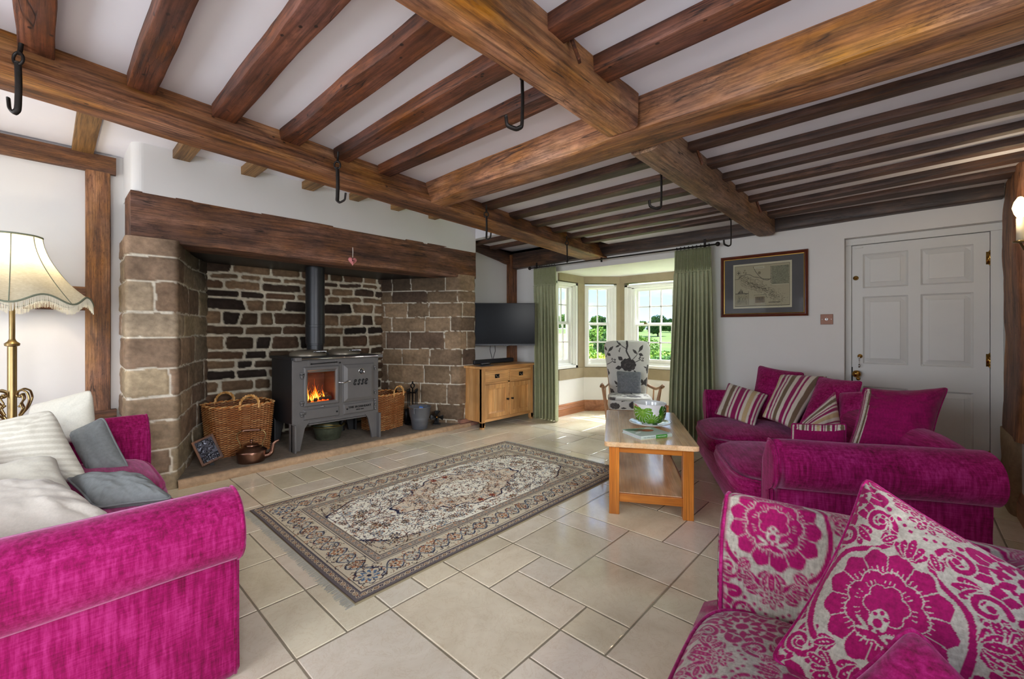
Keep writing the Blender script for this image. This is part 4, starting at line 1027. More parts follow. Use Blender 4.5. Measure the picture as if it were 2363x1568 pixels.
# ------------------------------------------------------------------ pattern rasters (drawn in numpy, carried as colour attributes on fine meshes)
class Ras:
    def __init__(s, w, h, res, bg, wrap=False):
        s.res = res; s.nx = int(round(w / res)); s.ny = int(round(h / res)); s.wrap = wrap
        s.a = np.tile(np.array(bg, float), (s.nx, s.ny, 1))
    def _win(s, x, y, r):
        i0 = int(math.floor((x - r) / s.res)); i1 = int(math.ceil((x + r) / s.res)) + 1; j0 = int(math.floor((y - r) / s.res)); j1 = int(math.ceil((y + r) / s.res)) + 1
        if not s.wrap: i0 = max(i0, 0); j0 = max(j0, 0); i1 = min(i1, s.nx); j1 = min(j1, s.ny)
        if i1 <= i0 or j1 <= j0: return None
        I = np.arange(i0, i1); J = np.arange(j0, j1)
        return I, J, (I[:, None] + .5) * s.res - x, (J[None, :] + .5) * s.res - y
    def put(s, I, J, m, c):
        ii, jj = np.nonzero(m)
        if len(ii): s.a[I[ii] % s.nx, J[jj] % s.ny] = c
    def disc(s, x, y, r, c):
        w = s._win(x, y, r)
        if w: s.put(w[0], w[1], w[2] ** 2 + w[3] ** 2 < r * r, c)
    def ell(s, x, y, a, b, ang, c, point=0.0):
        w = s._win(x, y, max(a, b) * 1.05)
        if not w: return
        ca, sa = math.cos(ang), math.sin(ang); u = (w[2] * ca + w[3] * sa) / a; v = (-w[2] * sa + w[3] * ca) / b
        if point: v = v / np.clip(1 - point * np.abs(u) ** 1.5, 0.05, 1)
        s.put(w[0], w[1], u * u + v * v < 1, c)
    def star(s, x, y, r, n, amp, ang, c, sx=1.0):
        w = s._win(x, y, r * (1 + amp) * max(1, sx))
        if not w: return
        th = np.arctan2(w[3], w[2] / sx) + ang; rr = np.hypot(w[2] / sx, w[3])
        s.put(w[0], w[1], rr < r * (1 + amp * np.cos(n * th)), c)
    def curve(s, pts, r0, r1, c):
        pts = np.array(pts, float); d = np.hypot(*np.diff(pts, axis=0).T); L_ = d.sum(); n = max(2, int(L_ / (s.res * 0.7))); cum = np.r_[0, np.cumsum(d)]
        t = np.linspace(0, L_, n); X = np.interp(t, cum, pts[:, 0]); Y = np.interp(t, cum, pts[:, 1])
        for k in range(n): s.disc(X[k], Y[k], max(s.res * 0.55, r0 + (r1 - r0) * k / n), c)
    def sample(s, x, y):
        i = np.floor(np.asarray(x) / s.res).astype(int); j = np.floor(np.asarray(y) / s.res).astype(int)
        if s.wrap: i %= s.nx; j %= s.ny
        else: i = np.clip(i, 0, s.nx - 1); j = np.clip(j, 0, s.ny - 1)
        return s.a[i, j]
def smooth(p, it=4, k=6):
    p = np.array(p, float); t = np.linspace(0, len(p) - 1, len(p) * k); q = np.stack([np.interp(t, np.arange(len(p)), p[:, a]) for a in range(p.shape[1])], -1)
    for _ in range(it): q[1:-1] = (q[:-2] + q[2:] + 2 * q[1:-1]) / 4
    return q

PL = S3((140, 8, 80)); CR = S3((160, 154, 142)); PL2 = S3((172, 30, 112))
def damask():
    W_, H_ = 0.38, 0.50; r = Ras(W_, H_, 0.0012, CR, wrap=True); HL = .0026
    def el(x, y, a, b, ang, pt=0.0, halo=HL):
        r.ell(x, y, a + halo, b + halo, ang, CR, pt * .7); r.ell(x, y, a, b, ang, PL, pt)
    def dc(x, y, q): r.disc(x, y, q + HL * .8, CR); r.disc(x, y, q, PL)
    def band(P, w0, w1, line=True):
        r.curve(P, w0 + HL * 1.6, w1 + HL * 1.6, CR); r.curve(P, w0, w1, PL)
        if line: r.curve(P, .0009, .0009, CR) if w0 > .008 else None
    def spiral(x, y, r0, a0, turns, w, sgn=1, halo=True):
        p = [(x + r0 * (1 - t) ** .8 * math.cos(a0 + sgn * t * turns * 2 * math.pi), y + r0 * (1 - t) ** .8 * math.sin(a0 + sgn * t * turns * 2 * math.pi)) for t in np.linspace(0, 0.9, 60)]
        if halo: r.curve(p, w + HL * 1.3, w + HL * 1.3, CR)
        r.curve(p, w, w * .8, PL); dc(p[-1][0], p[-1][1], w * 1.25)
    def fan(x, y, a, n, l, spread, w):
        for i in sorted(range(n), key=lambda q: -abs(q - (n - 1) / 2)):
            t = (i - (n - 1) / 2) / max(1, (n - 1) / 2); aa = a + t * spread; ll = l * (1 - .25 * abs(t))
            el(x + ll * .55 * math.cos(aa), y + ll * .55 * math.sin(aa), ll * .48, w, aa)
            for k in range(3): r.disc(x + ll * (.4 + .17 * k) * math.cos(aa), y + ll * (.4 + .17 * k) * math.sin(aa), .0022, CR); 
    def flower(cx, cy, k, n=9, rot=0.0):
        for i in range(n):
            a = i / n * 2 * math.pi + rot; el(cx + .060 * k * math.cos(a), cy + .056 * k * math.sin(a), .030 * k, .0195 * k, a)
        r.disc(cx, cy, .052 * k, CR)
        for i in range(n):
            a = (i + .5) / n * 2 * math.pi + rot; r.ell(cx + .036 * k * math.cos(a), cy + .036 * k * math.sin(a), .016 * k, .0085 * k, a, PL, .4)
            a = i / n * 2 * math.pi + rot; r.disc(cx + .040 * k * math.cos(a), cy + .038 * k * math.sin(a), .0052 * k, PL); r.curve([(cx + .05 * k * math.cos(a), cy + .05 * k * math.sin(a)), (cx + .074 * k * math.cos(a), cy + .07 * k * math.sin(a))], .0018, .0012, CR)
        r.disc(cx, cy, .019 * k, CR); r.disc(cx, cy, .0145 * k, PL)
        for i in range(n + 3):
            a = i / (n + 3) * 6.283; dc(cx + .094 * k * math.cos(a), cy + .090 * k * math.sin(a), .0058 * k)
    cx, cy = W_ * .5, H_ * .5
    # background sprays in the corners between the ogees
    for sx in (-1, 1):
        for (x, y, a, n, l, sp, w) in ((.0, .125, 1.5, 5, .075, 1.0, .0105), (.0, -.125, -1.5, 5, .075, 1.0, .0105), (.055, .09, .75, 4, .06, .7, .010), (.055, -.085, -.75, 4, .06, .7, .010), (.115, .03, .5, 3, .05, .6, .009), (.11, -.04, -.5, 3, .05, .6, .009)):
            fan(sx * x, y, a if sx > 0 else math.pi - a, n, l, sp, w)
    for sy in (-1, 1):
        fan(0, cy + sy * .012, sy * math.pi / 2, 5, .072, .95, .0105)
        for sx in (-1, 1): fan(sx * .008, cy + sy * .075, sy * (math.pi / 2 - sx * .5), 3, .05, .5, .0085)
    dc(0, cy, .011)
    flower(0, 0, 1.22, 9, .2)
    # ogee frame hugging the medallion, with curls
    for s in (-1, 1):
        P = smooth([(cx, cy - .225), (cx + s * .045, cy - .175), (cx + s * .130, cy - .125), (cx + s * .157, cy - .015), (cx + s * .136, cy + .095), (cx + s * .060, cy + .125), (cx + s * .035, cy + .165), (cx + s * .052, cy + .205)], 8)
        band(P, .0080, .0062)
        spiral(cx + s * .083, cy + .200, .036, math.pi / 2 * (1 + s) + .1, 1.25, .0068, -s)
        spiral(cx + s * .150, cy + .128, .034, math.pi / 2 * (1 - s) + .3 * s, 1.2, .0066, s)
        spiral(cx + s * .125, cy - .165, .034, math.pi / 2 * (1 + s), 1.25, .0066, s)
        fan(cx + s * .155, cy + .045, (.55 if s > 0 else math.pi - .55), 5, .055, .9, .0085)
        fan(cx + s * .062, cy + .150, (2.2 if s > 0 else math.pi - 2.2), 3, .042, .5, .0075)
        fan(cx + s * .05, cy - .185, (.05 if s > 0 else math.pi - .05), 3, .045, .6, .0075)
        for i in range(5): dc(cx + s * (.016 + .016 * i), cy + .238 - .010 * abs(i - 2), .0052)
    # medallion
    mx = .93; R0 = .134
    r.star(cx, cy, R0 + .0085, 13, .045, .3, CR, mx); r.star(cx, cy, R0 + .0, 13, .055, .3, PL, mx)
    for i in range(13):
        a = (i + .5) / 13 * 2 * math.pi - .3
        r.curve([(cx + mx * (R0 - .006) * math.cos(a), cy + (R0 - .006) * math.sin(a)), (cx + mx * .085 * math.cos(a), cy + .085 * math.sin(a))], .0014, .0014, CR)
        for da in (-.13, 0, .13):
            a2 = i / 13 * 2 * math.pi - .3 + da; r.curve([(cx + mx * .086 * math.cos(a2), cy + .086 * math.sin(a2)), (cx + mx * .098 * math.cos(a2), cy + .098 * math.sin(a2))], .0016, .0009, CR)
    def scallop(rad, n, amp, y0, w, k=1.0):
        p = [(cx + mx * (rad + amp * abs(math.sin(n / 2 * t + .4))) * math.cos(t), cy + y0 + (rad + amp * abs(math.sin(n / 2 * t + .4))) * math.sin(t)) for t in np.linspace(0, 2 * math.pi, 300)]; r.curve(p, w, w, CR)
    scallop(.078, 9, .012, .0, .0014)
    for i in range(9):
        a = (i + .5) / 9 * 6.283; 
        for da in (-.16, 0, .16): r.curve([(cx + mx * .066 * math.cos(a + da), cy + .066 * math.sin(a + da)), (cx + mx * .056 * math.cos(a + da), cy + .056 * math.sin(a + da))], .0013, .0007, CR)
    scallop(.040, 6, .010, .008, .0012)
    r.ell(cx, cy - .034, .019, .030, 0, CR); r.disc(cx, cy - .040, .0105, PL)
    for dx, dy in ((-.011, -.022), (.011, -.022), (0, -.012), (-.008, -.058), (.008, -.058), (0, -.069)): r.disc(cx + dx, cy + dy, .0050, PL)
    for s in (-1, 1):
        r.ell(cx + s * .028, cy - .055, .018, .0045, .5 * s, CR); r.ell(cx + s * .024, cy - .068, .014, .0035, -.3 * s, CR)
    # foot flower under the medallion
    flower(cx, cy - .225, .42, 7, .1)
    fan(cx, cy + .135, math.pi / 2, 5, .062, .8, .0095); fan(cx, cy - .145, -math.pi / 2, 5, .060, 1.0, .0095)
    for s in (-1, 1): fan(cx + s * .06, cy - .128, -math.pi / 2 + s * .9, 3, .045, .5, .008)
    return r
DAM = damask()
def blur(r, k):
    b_ = Ras(1, 1, 1, (0, 0, 0)); b_.res = r.res; b_.nx = r.nx; b_.ny = r.ny; b_.wrap = r.wrap; a = r.a
    for ax in (0, 1): a = sum(np.roll(a, q, ax) for q in range(-k, k + 1)) / (2 * k + 1)
    b_.a = a; return b_
DAMB = blur(DAM, 1)

SG = S3((70, 66, 66)); SG2 = S3((104, 98, 96)); IV = S3((206, 204, 198))
def floral():
    W_, H_ = 0.62, 0.70; r = Ras(W_, H_, 0.002, IV, wrap=True); rd = random.Random(4)
    def leaf(x, y, a, l, w=.36, c=SG):
        r.ell(x + math.cos(a) * l / 2, y + math.sin(a) * l / 2, l / 2, l * w / 2, a, c, .75)
        if c is SG: r.curve([(x, y), (x + math.cos(a) * l * .85, y + math.sin(a) * l * .85)], .0012, .0008, SG2)
    def rose(x, y, k=1.0):
        for i in range(9):
            a = i / 9 * 6.283; r.disc(x + .052 * k * math.cos(a), y + .042 * k * math.sin(a), .026 * k, SG)
        r.disc(x, y, .052 * k, SG)
        for i in range(26):
            a = rd.random() * 6.28; rr = rd.uniform(.006, .062) * k; cx, cy = x + rr * math.cos(a), y + .8 * rr * math.sin(a)
            r.curve([(cx + .014 * k * math.cos(t + a), cy + .011 * k * math.sin(t + a)) for t in np.linspace(-1.2, 1.2, 8)], .0016, .001, SG2)
    def stem(pts, w0=.008, w1=.004):
        r.curve(smooth(pts, 3), w0, w1, SG)
    stem([(.33, .70), (.335, .62), (.32, .56), (.35, .50), (.37, .46)], .012, .007)
    stem([(.33, .58), (.27, .62), (.22, .66)], .005, .003); leaf(.27, .62, 2.4, .07); leaf(.25, .63, 3.6, .06); leaf(.23, .65, 1.9, .06)
    for i in range(4): leaf(.26 - .01 * i, .60 - .01 * i, 4.0 + .4 * i, .035, .3)
    rose(.34, .40, 1.15); leaf(.27, .37, 3.3, .08, .6); leaf(.28, .45, 2.5, .07, .7); leaf(.40, .34, -.9, .06)
    stem([(.39, .46), (.44, .51), (.47, .57)], .004, .0025); leaf(.45, .52, 2.3, .085); leaf(.465, .55, 1.0, .10); leaf(.46, .53, -.4, .06, .6)
    stem([(.40, .42), (.46, .45), (.52, .48)], .004, .0025)
    for a, q in ((.5, .05), (1.6, .045), (-.4, .045), (2.4, .03)): leaf(.48, .46, a, q, .5); leaf(.485, .463, a, q * .55, .4, IV)
    rose(.05, .30, 1.0); leaf(.03, .38, 1.7, .08, .6); stem([(.03, .55), (.02, .47), (.05, .38)], .009, .005)
    leaf(.10, .56, 2.2, .08); leaf(.11, .55, .8, .09); leaf(.10, .53, -.6, .05, .7); stem([(.07, .45), (.10, .52), (.12, .56)], .004, .003)
    stem([(.10, .40), (.15, .43), (.20, .46)], .004, .0025)
    for a, q in ((.5, .05), (1.7, .04), (-.4, .045)): leaf(.16, .44, a, q, .5); leaf(.165, .443, a, q * .55, .4, IV)
    stem([(.20, .15), (.30, .18), (.40, .14), (.50, .18)], .006, .003); rose(.34, .10, .8); leaf(.22, .16, 2.2, .07); leaf(.48, .17, .6, .08); leaf(.50, .18, 1.8, .06, .6); leaf(.42, .15, -1.1, .06)
    rose(.58, .20, .9); leaf(.56, .30, 1.5, .09, .5); stem([(.56, .40), (.55, .30)], .004, .003); leaf(.55, .38, .5, .05); leaf(.56, .36, 2.7, .05)
    rose(.12, .08, .75); leaf(.18, .05, .0, .08); leaf(.05, .14, 2.0, .07)
    return r
FLO = floral()

def stripes(u):
    """u in 0..1 across: cream / plum / brown / tan bands"""
    seq = [(.035, 'c'), (.045, 'p'), (.02, 'c'), (.02, 'p'), (.045, 'c'), (.05, 'b'), (.02, 'c'), (.015, 'p'), (.03, 'c'), (.05, 'p'), (.02, 'c'), (.02, 'p'), (.03, 'c'), (.05, 't'), (.02, 'c'), (.03, 'p'), (.02, 'c'), (.015, 'p'), (.02, 'c'), (.045, 'b')]
    cm = {'c': S3((206, 198, 184)), 'p': S3((138, 22, 84)), 'b': S3((112, 92, 72)), 't': S3((186, 162, 122))}
    tot = sum(w for w, _ in seq); e = np.cumsum([w for w, _ in seq]) / tot; u = (np.asarray(u) * 1.55) % 1.0
    i = np.clip(np.searchsorted(e, u), 0, len(seq) - 1); return np.array([cm[k] for _, k in seq])[i]

# ------------------------------------------------------------------ soft furnishings
def catmull(a, n):
    return a
def pillow(name, label, cat, C, T, mat, front=None, back=None, piping=None, group=None, n=46, seed=1, wr=0.006, pinch=0.06, sag=0.0, parent=None, ears=0.02, matb=None, flip=False, rnd=9.0):
    """C = top-left, top-right, bottom-right, bottom-left corners; T thickness; front/back = colour functions of (u,v) in 0..1"""
    C = [np.array(c, float) for c in C]; u = np.linspace(-1, 1, n); uu, vv = np.meshgrid(u, u, indexing='ij')
    ax = np.array((C[1] - C[0] + C[2] - C[3]) / 2); ay = np.array((C[0] - C[3] + C[1] - C[2]) / 2); nn = np.cross(ax, ay); nn /= np.linalg.norm(nn)
    if flip: nn = -nn
    pw_ = rnd; mx_ = np.maximum(np.abs(uu), np.abs(vv)); rr_ = (np.abs(uu) ** pw_ + np.abs(vv) ** pw_) ** (1 / pw_); fr_ = np.where(rr_ > 1e-6, mx_ / np.maximum(rr_, 1e-6), 1)
    us, vs = uu * fr_, vv * fr_
    U = us * (1 - pinch * (1 - vv ** 2) * np.abs(uu) ** 1.0); V = vs * (1 - pinch * (1 - uu ** 2) * np.abs(vv) ** 1.0)
    s = (U + 1) / 2; t = (1 - V) / 2
    base = ((1 - s) * (1 - t))[..., None] * C[0] + (s * (1 - t))[..., None] * C[1] + (s * t)[..., None] * C[2] + ((1 - s) * t)[..., None] * C[3]
    prof = np.clip((1 - np.abs(uu) ** 2.4), 0, 1) ** .55 * np.clip((1 - np.abs(vv) ** 2.4), 0, 1) ** .55
    if sag: base = base + np.array([0, 0, -1]) * (sag * (1 - uu ** 2) * (1 - np.abs(vv)))[..., None]
    Lx = np.linalg.norm(ax); Ly = np.linalg.norm(ay)
    q = np.stack([uu * Lx * 4.5, vv * Ly * 4.5, np.full_like(uu, seed)], -1); wn = fbm(q, 3, seed)
    rad = np.abs(np.sin(np.arctan2(vv, uu) * 7 + 3 * wn)) * sstep(0.45, 1.1, np.hypot(uu, vv)) * (1 - np.maximum(np.abs(uu), np.abs(vv)) ** 6)
    h1 = prof * T / 2 * (1 + .10 * wn) + (wn * wr + rad * wr * .8) * (prof > .02); h2 = prof * T / 2 * (1 - .08 * wn)
    F_ = base + nn * h1[..., None]; B_ = base - nn * h2[..., None]
    mb = MB(); un, vn = (uu + 1) / 2, (vv + 1) / 2
    cf = front(un, vn, Lx, Ly) if front else None; cb2 = back(un, vn, Lx, Ly) if back else cf
    mb.grid(F_, col=cf if cf is not None else (1, 1, 1)); mb.grid(B_, col=cb2 if cb2 is not None else (1, 1, 1), flip=True)
    o = mb.build(name, mat, parent)
    w_ = o.modifiers.new('weld', 'WELD'); w_.merge_threshold = 0.0012
    if cat: tag(o, label, cat, group)
    if piping:
        ring = np.vstack([base[:, 0], base[-1, 1:], base[::-1, -1][1:], base[0, ::-1][1:-1]])
        m2 = MB(); m2.tube([tuple(p) for p in ring[::2]], 0.0055, 7, closed=True); m2.build('piping', piping, o)
    return o

def rollprof(w, top, r, inner_h, n=16, bottom=0.008):
    """arm section in (x,z): x=0 outermost roll, grows inwards; w total; returns closed polygon list"""
    cx = r; cz = top - r; P = []
    px0 = r * 0.72        # outer panel plane
    P.append((px0, bottom)); P.append((px0, 0.2)); P.append((px0, cz - r * .86))
    for a in np.linspace(-0.68 * math.pi + 0.0, -1.5 * math.pi - .15, n)[0:]: P.append((cx + r * math.cos(a), cz + r * math.sin(a)))
    P += [(w - .02, cz + .02), (w, cz - .08), (w, inner_h), (w, bottom)]
    return P
def sofa(name, label, cat, loc, rz, W, D, mats, n_seats=2, top=0.68, seat_z=0.43, color=None, roll=0.13, arms=(1, 1), back_h=0.73, front_out=0.11, res=0.03, base_out=0.075, pipe=None):
    """local x along the front (0..W), +y towards the front, back at -D"""
    e = thing(name, label, cat, loc, rz); mt, mt2 = mats; aw = 0.25
    prof = rollprof(aw, top, roll, seat_z - .1)
    def colr(P, kind):
        return color(P, kind) if color else (1, 1, 1)
    def densify(p, step):
        p = np.array(p, float); d = np.hypot(*np.diff(np.vstack([p, p[:1]]), axis=0).T); q = []
        for i in range(len(p)):
            a, b_ = p[i], p[(i + 1) % len(p)]; m = max(1, int(d[i] / step))
            for k in range(m): q.append(a + (b_ - a) * k / m)
        return np.array(q)
    def rollf(f_):   # profile scaled towards its centre for the rounded front
        return f_
    pd = densify(prof, res)
    ctr = np.array([aw * .55, .40])
    for side in (0, 1):
        if not arms[side]: continue
        ys = list(np.arange(-D, -0.03, res)) + [-0.03, -0.016, -0.006, 0.0]
        R = []
        for y in ys:
            sh = {-0.016: .004, -0.006: .010, 0.0: .020}.get(y, 0.0)
            d = pd - ctr; l = np.linalg.norm(d, axis=1)[:, None]; q = pd - d / l * sh
            X = q[:, 0] if side == 0 else W - q[:, 0]
            R.append(np.c_[X, np.full(len(q), y), q[:, 1]])
        # front face cap shrinking to the centre
        for f_ in (.93, .75, .5, .25, .02):
            q = ctr + (pd - pd * 0 - ctr) * f_ * .96; X = q[:, 0] if side == 0 else W - q[:, 0]
            R.append(np.c_[X, np.full(len(q), 0.004 * (1 - f_)), q[:, 1]])
        P = np.array(R); P[:len(ys), :, :] += (fbm(P[:len(ys)] * 7, 2, 3 + side)[..., None] * .0025)
        mb = MB(); arc = np.r_[0, np.cumsum(np.hypot(*np.diff(pd, axis=0).T))]
        cc = color(P, 'arm', arc) if color else (1, 1, 1)
        mb.grid(P, cv=True, col=cc, flip=(side == 1)); ao = mb.build('arm', mt, e)
        # piping round the front edge and along the seam under the roll
        mb = MB(); ring = [((q_[0] if side == 0 else W - q_[0]), -0.012, q_[1]) for q_ in (ctr + (pd - ctr) * 0.985)]
        mb.tube(ring[::1], 0.006, 8, closed=True)
        sx = prof[2][0] if side == 0 else W - prof[2][0]; s_ = -1 if side == 0 else 1
        mb.tube([(sx + s_ * .004, y, prof[2][1] + .01) for y in np.linspace(-D + .02, -.012, 12)], 0.0055, 8)
        mb.build('piping', pipe or mt, ao)
    # base with a soft front
    x0, x1 = 0.16, W - 0.16
    mb = MB(); pr = [(-D + .02, .035), (-.02, .035), (base_out - .03, .06), (base_out, .16), (base_out - .015, .26), (-.01, .30), (-D + .02, .30)]
    pr = densify(pr, .05); xs = np.linspace(x0, x1, 40)
    P = np.array([np.c_[np.full(len(pr), x), pr[:, 0], pr[:, 1]] for x in xs]); mb.grid(P, cv=True, col=color(P, 'base', None) if color else (1, 1, 1), flip=True)
    mb.build('base', mt2, e)
    for (fx, fy) in ((.24, -.16), (W - .24, -.16), (.24, -D + .12), (W - .24, -D + .12)):
        mb = MB(); mb.lathe([(.03, 0), (.024, .0), (.03, .05), (0, .05)], fx, fy, 14); mb.build('foot', M['chairwood'], e)
    # back
    mb = MB(); bt = 0.24
    pr = []
    for a in np.linspace(0, math.pi, 12): pr.append((-D + bt / 2 + bt / 2 * math.cos(a), back_h - .12 + .12 * math.sin(a)))
    pr = [(-D + bt + .06, .25)] + pr + [(-D, .04), (-D + bt, .04)]
    pr = densify(pr, res * 1.2); xs = np.arange(0.10, W - .09, res * 1.2)
    P = []
    for x in xs:
        ed = min(x - .10, W - .10 - x); k = 1 - .10 * math.exp(-ed / .1); q = pr.copy(); q[:, 1] *= k; P.append(np.c_[np.full(len(q), x), q[:, 0], q[:, 1]])
    P = np.array(P); mb.grid(P, cv=True, col=color(P, 'back', None) if color else (1, 1, 1)); m = P.shape[1]
    mb.f.append(list(range(m))); mb.f.append(list(range(mb.n - m, mb.n))[::-1]); mb.build('backrest', mt2, e)
    # seat cushions: rounded fronts, crowned, piped top and bottom
    cx0, cx1 = aw - .01, W - aw + .01; cw = (cx1 - cx0) / n_seats; cd0 = -D + bt + .02
    for k in range(n_seats):
        a, b_ = cx0 + k * cw + .004, cx0 + (k + 1) * cw - .004; n1 = max(26, int(cw / res)); n2 = n1
        u = np.linspace(-1, 1, n1); uu, vv = np.meshgrid(u, u, indexing='ij'); sup = 5.0
        rr = (np.abs(uu) ** sup + np.abs(vv) ** sup) ** (1 / sup); mx = np.maximum(np.abs(uu), np.abs(vv)); f_ = np.where(rr > 1e-6, mx / np.maximum(rr, 1e-6), 1)
        X = (a + b_) / 2 + uu * f_ * (b_ - a) / 2; Yc = (front_out + cd0) / 2; Y = Yc + vv * f_ * (front_out - cd0) / 2
        crown = (1 - np.abs(uu) ** 2.5) * (1 - np.abs(vv) ** 2.5); edge = sstep(1.0, .86, mx)
        wr = fbm(np.stack([X * 6, Y * 14, X * 0 + k], -1), 3, 5 + k) * .006 * edge
        zt = seat_z - .028 + .028 * edge ** .6 + .055 * crown + wr; th = .15
        zb = seat_z - th + .03 - .03 * edge ** .6 + 0 * crown
        Tp = np.stack([X, Y, zt], -1); Bt = np.stack([X, Y, zb], -1)
        ringt = np.vstack([Tp[:, 0], Tp[-1, 1:], Tp[::-1, -1][1:], Tp[0, ::-1][1:-1]]); ringb = np.vstack([Bt[:, 0], Bt[-1, 1:], Bt[::-1, -1][1:], Bt[0, ::-1][1:-1]])
        ctr2 = np.array([(a + b_) / 2, Yc, 0]); mid = (ringt + ringb) / 2; d = mid - ctr2; d[:, 2] = 0; d /= np.linalg.norm(d, axis=1)[:, None]
        S_ = np.array([ringt, ringt * .7 + ringb * .3 + d * .012, mid + d * .018, ringt * .3 + ringb * .7 + d * .012, ringb])
        mb = MB(); mb.grid(Tp, col=color(Tp, 'seat', None) if color else (1, 1, 1)); mb.grid(Bt, flip=True, col=color(Bt, 'seat', None) if color else (1, 1, 1)); mb.grid(S_, cv=True, col=color(S_, 'side', None) if color else (1, 1, 1), flip=True)
        co = mb.build('seat_cushion', mt2, e); w_ = co.modifiers.new('weld', 'WELD'); w_.merge_threshold = 0.001
        mb = MB(); mb.tube([tuple(p + np.array([0, 0, .002])) for p in ringt[::2]], .006, 7, closed=True); mb.tube([tuple(p) for p in ringb[::2]], .006, 7, closed=True); mb.build('piping', pipe or mt, co)
    return e

PM = (M['plum'], M['plumh'])
RZ = math.radians(27.3); cX, sX = math.cos(RZ), math.sin(RZ)
def off(o, x, y, rz): return (o[0] + x * math.cos(rz) - y * math.sin(rz), o[1] + x * math.sin(rz) + y * math.cos(rz), 0)
# right-hand sofa, set at an angle
S1 = sofa('sofa', 'long plum chenille sofa set at an angle in front of the white door', 'sofa', off((2.60, .55), -.13, 0.0, RZ), RZ, 2.26, 0.93, PM)
# left-hand sofa, facing the rug
S2 = sofa('sofa', 'plum chenille sofa at the left with its broad rolled arm in the lower left corner', 'sofa', (0.475, 3.985, 0), -math.pi / 2, 2.29, 0.95, PM, front_out=-.03, base_out=-.03)

# patterned snuggle chair in the lower right corner
def damcol(P, kind, arc=None):
    P = np.asarray(P)
    if kind == 'arm':
        s = np.r_[arc, arc[-1:]][:P.shape[1]]; a = DAMB.sample(P[..., 1] + .35, 1.12 - np.broadcast_to(s[None, :], P.shape[:2]))
    elif kind in ('seat', 'base'): a = DAMB.sample(P[..., 0] + .05, P[..., 1] + (.1 if kind == 'seat' else 0) + P[..., 2] * (kind == 'base'))
    elif kind == 'side': a = DAM.sample(P[..., 0] + P[..., 1] + .05, P[..., 2])
    else: a = DAM.sample(P[..., 0], P[..., 2] + .2)
    return a
RC = math.radians(6.2)
S3c = sofa('patterned_armchair', 'wide armchair in plum and cream damask in the lower right corner', 'armchair', off((1.655, .49), -1.36, 0.0, RC), RC, 1.50, .86, (M['plumattr'], M['plumattr']), n_seats=1, top=.665, seat_z=.355, color=damcol, res=0.0042, back_h=.70, front_out=.03, pipe=M['plum'])

# ------------------------------------------------------------------ loose cushions
plain = lambda c: (lambda u, v, a, b: np.tile(S3(c), u.shape + (1,)))
stripe_h = lambda ph=0.0, k=1.0: (lambda u, v, a, b: stripes(u * k * a / .42 * .62 + ph))
stripe_v = lambda ph=0.0, k=1.0: (lambda u, v, a, b: stripes(v * k * b / .42 * .62 + ph))
plumc = plain((128, 8, 76))
def side_striped(u, v, a, b):
    c = np.tile(S3((136, 8, 80)), u.shape + (1,)); m = (u < .15 - .05 * v); return np.where(m[..., None], stripes(u * 1.6 + .05), c)
def top_striped(u, v, a, b):
    c = np.tile(S3((136, 8, 80)), u.shape + (1,)); m = (v > .80 + .25 * (u - .5) ** 2) | (u < .06); return np.where(m[..., None], stripes(u * .9), c)
sm_ = M['plumattr']; G = 'loose cushions on the angled plum sofa'
pillow('cushion', 'tall plum cushion at the far end behind the striped ones', 'cushion', [(4.50, 1.02, .93), (4.43, .66, .89), (4.06, .62, .52), (4.14, 1.02, .52)], .15, M['plum'], group=G, rnd=22.0, seed=2, piping=M['plum'])
pillow('cushion', 'small striped cushion furthest left, leaning on the far sofa arm', 'cushion', [(4.20, 1.20, .785), (4.165, .87, .71), (3.90, .915, .475), (3.94, 1.24, .53)], .10, M['fabric'], front=stripe_h(.1), back=plumc, group=G, rnd=22.0, seed=3, n=60)
pillow('cushion', 'large striped cushion in the middle of the angled sofa', 'cushion', [(4.30, .81, .878), (4.33, .48, .885), (3.83, .64, .50), (3.90, .865, .56)], .14, M['fabric'], front=stripe_h(.45, 1.1), back=plumc, group=G, rnd=22.0, seed=4, n=60)
pillow('cushion', 'plum cushion right of the large striped one', 'cushion', [(4.26, .53, .88), (4.12, .25, .875), (3.80, .30, .53), (3.84, .61, .52)], .15, M['plum'], group=G, rnd=22.0, seed=5, piping=M['plum'])
pillow('cushion', 'striped cushion half hidden with one pointed corner standing up', 'cushion', [(3.66, .56, .60), (3.86, .385, .82), (3.66, .31, .50), (3.50, .53, .47)], .13, M['fabric'], front=stripe_v(.2, 1.2), back=plumc, group=G, rnd=22.0, seed=6, n=60)
pillow('cushion', 'plum cushion slumped against the sofa back behind the biggest cushion', 'cushion', [(3.93, .37, .80), (3.82, .10, .86), (3.62, .10, .56), (3.66, .35, .52)], .15, M['plum'], group=G, rnd=22.0, seed=7)
pillow('cushion', 'small low cushion with plum back and striped upper edge behind the near arm', 'cushion', [(3.20, .54, .665), (3.21, .27, .70), (3.14, .25, .45), (3.08, .54, .44)], .10, M['plumattr'], front=top_striped, back=stripe_h(.3), group=G, rnd=22.0, seed=8, n=110, flip=False, piping=M['plum'])
pillow('cushion', 'striped cushion peeping out behind the biggest plum cushion', 'cushion', [(3.60, .17, .835), (3.66, -.12, .885), (3.50, -.06, .55), (3.47, .20, .54)], .13, M['fabric'], front=stripe_v(.2, 1.2), back=plumc, group=G, rnd=22.0, seed=9, n=50)
pillow('cushion', 'biggest plum cushion with a striped far side, propped against the near arm', 'cushion', [(3.385, .20, .905), (3.415, -.165, .935), (3.20, -.08, .50), (3.13, .28, .50)], .23, M['plumattr'], front=side_striped, back=stripe_h(.1), group=G, rnd=22.0, seed=10, n=140, wr=.014, pinch=.10, piping=M['plum'])

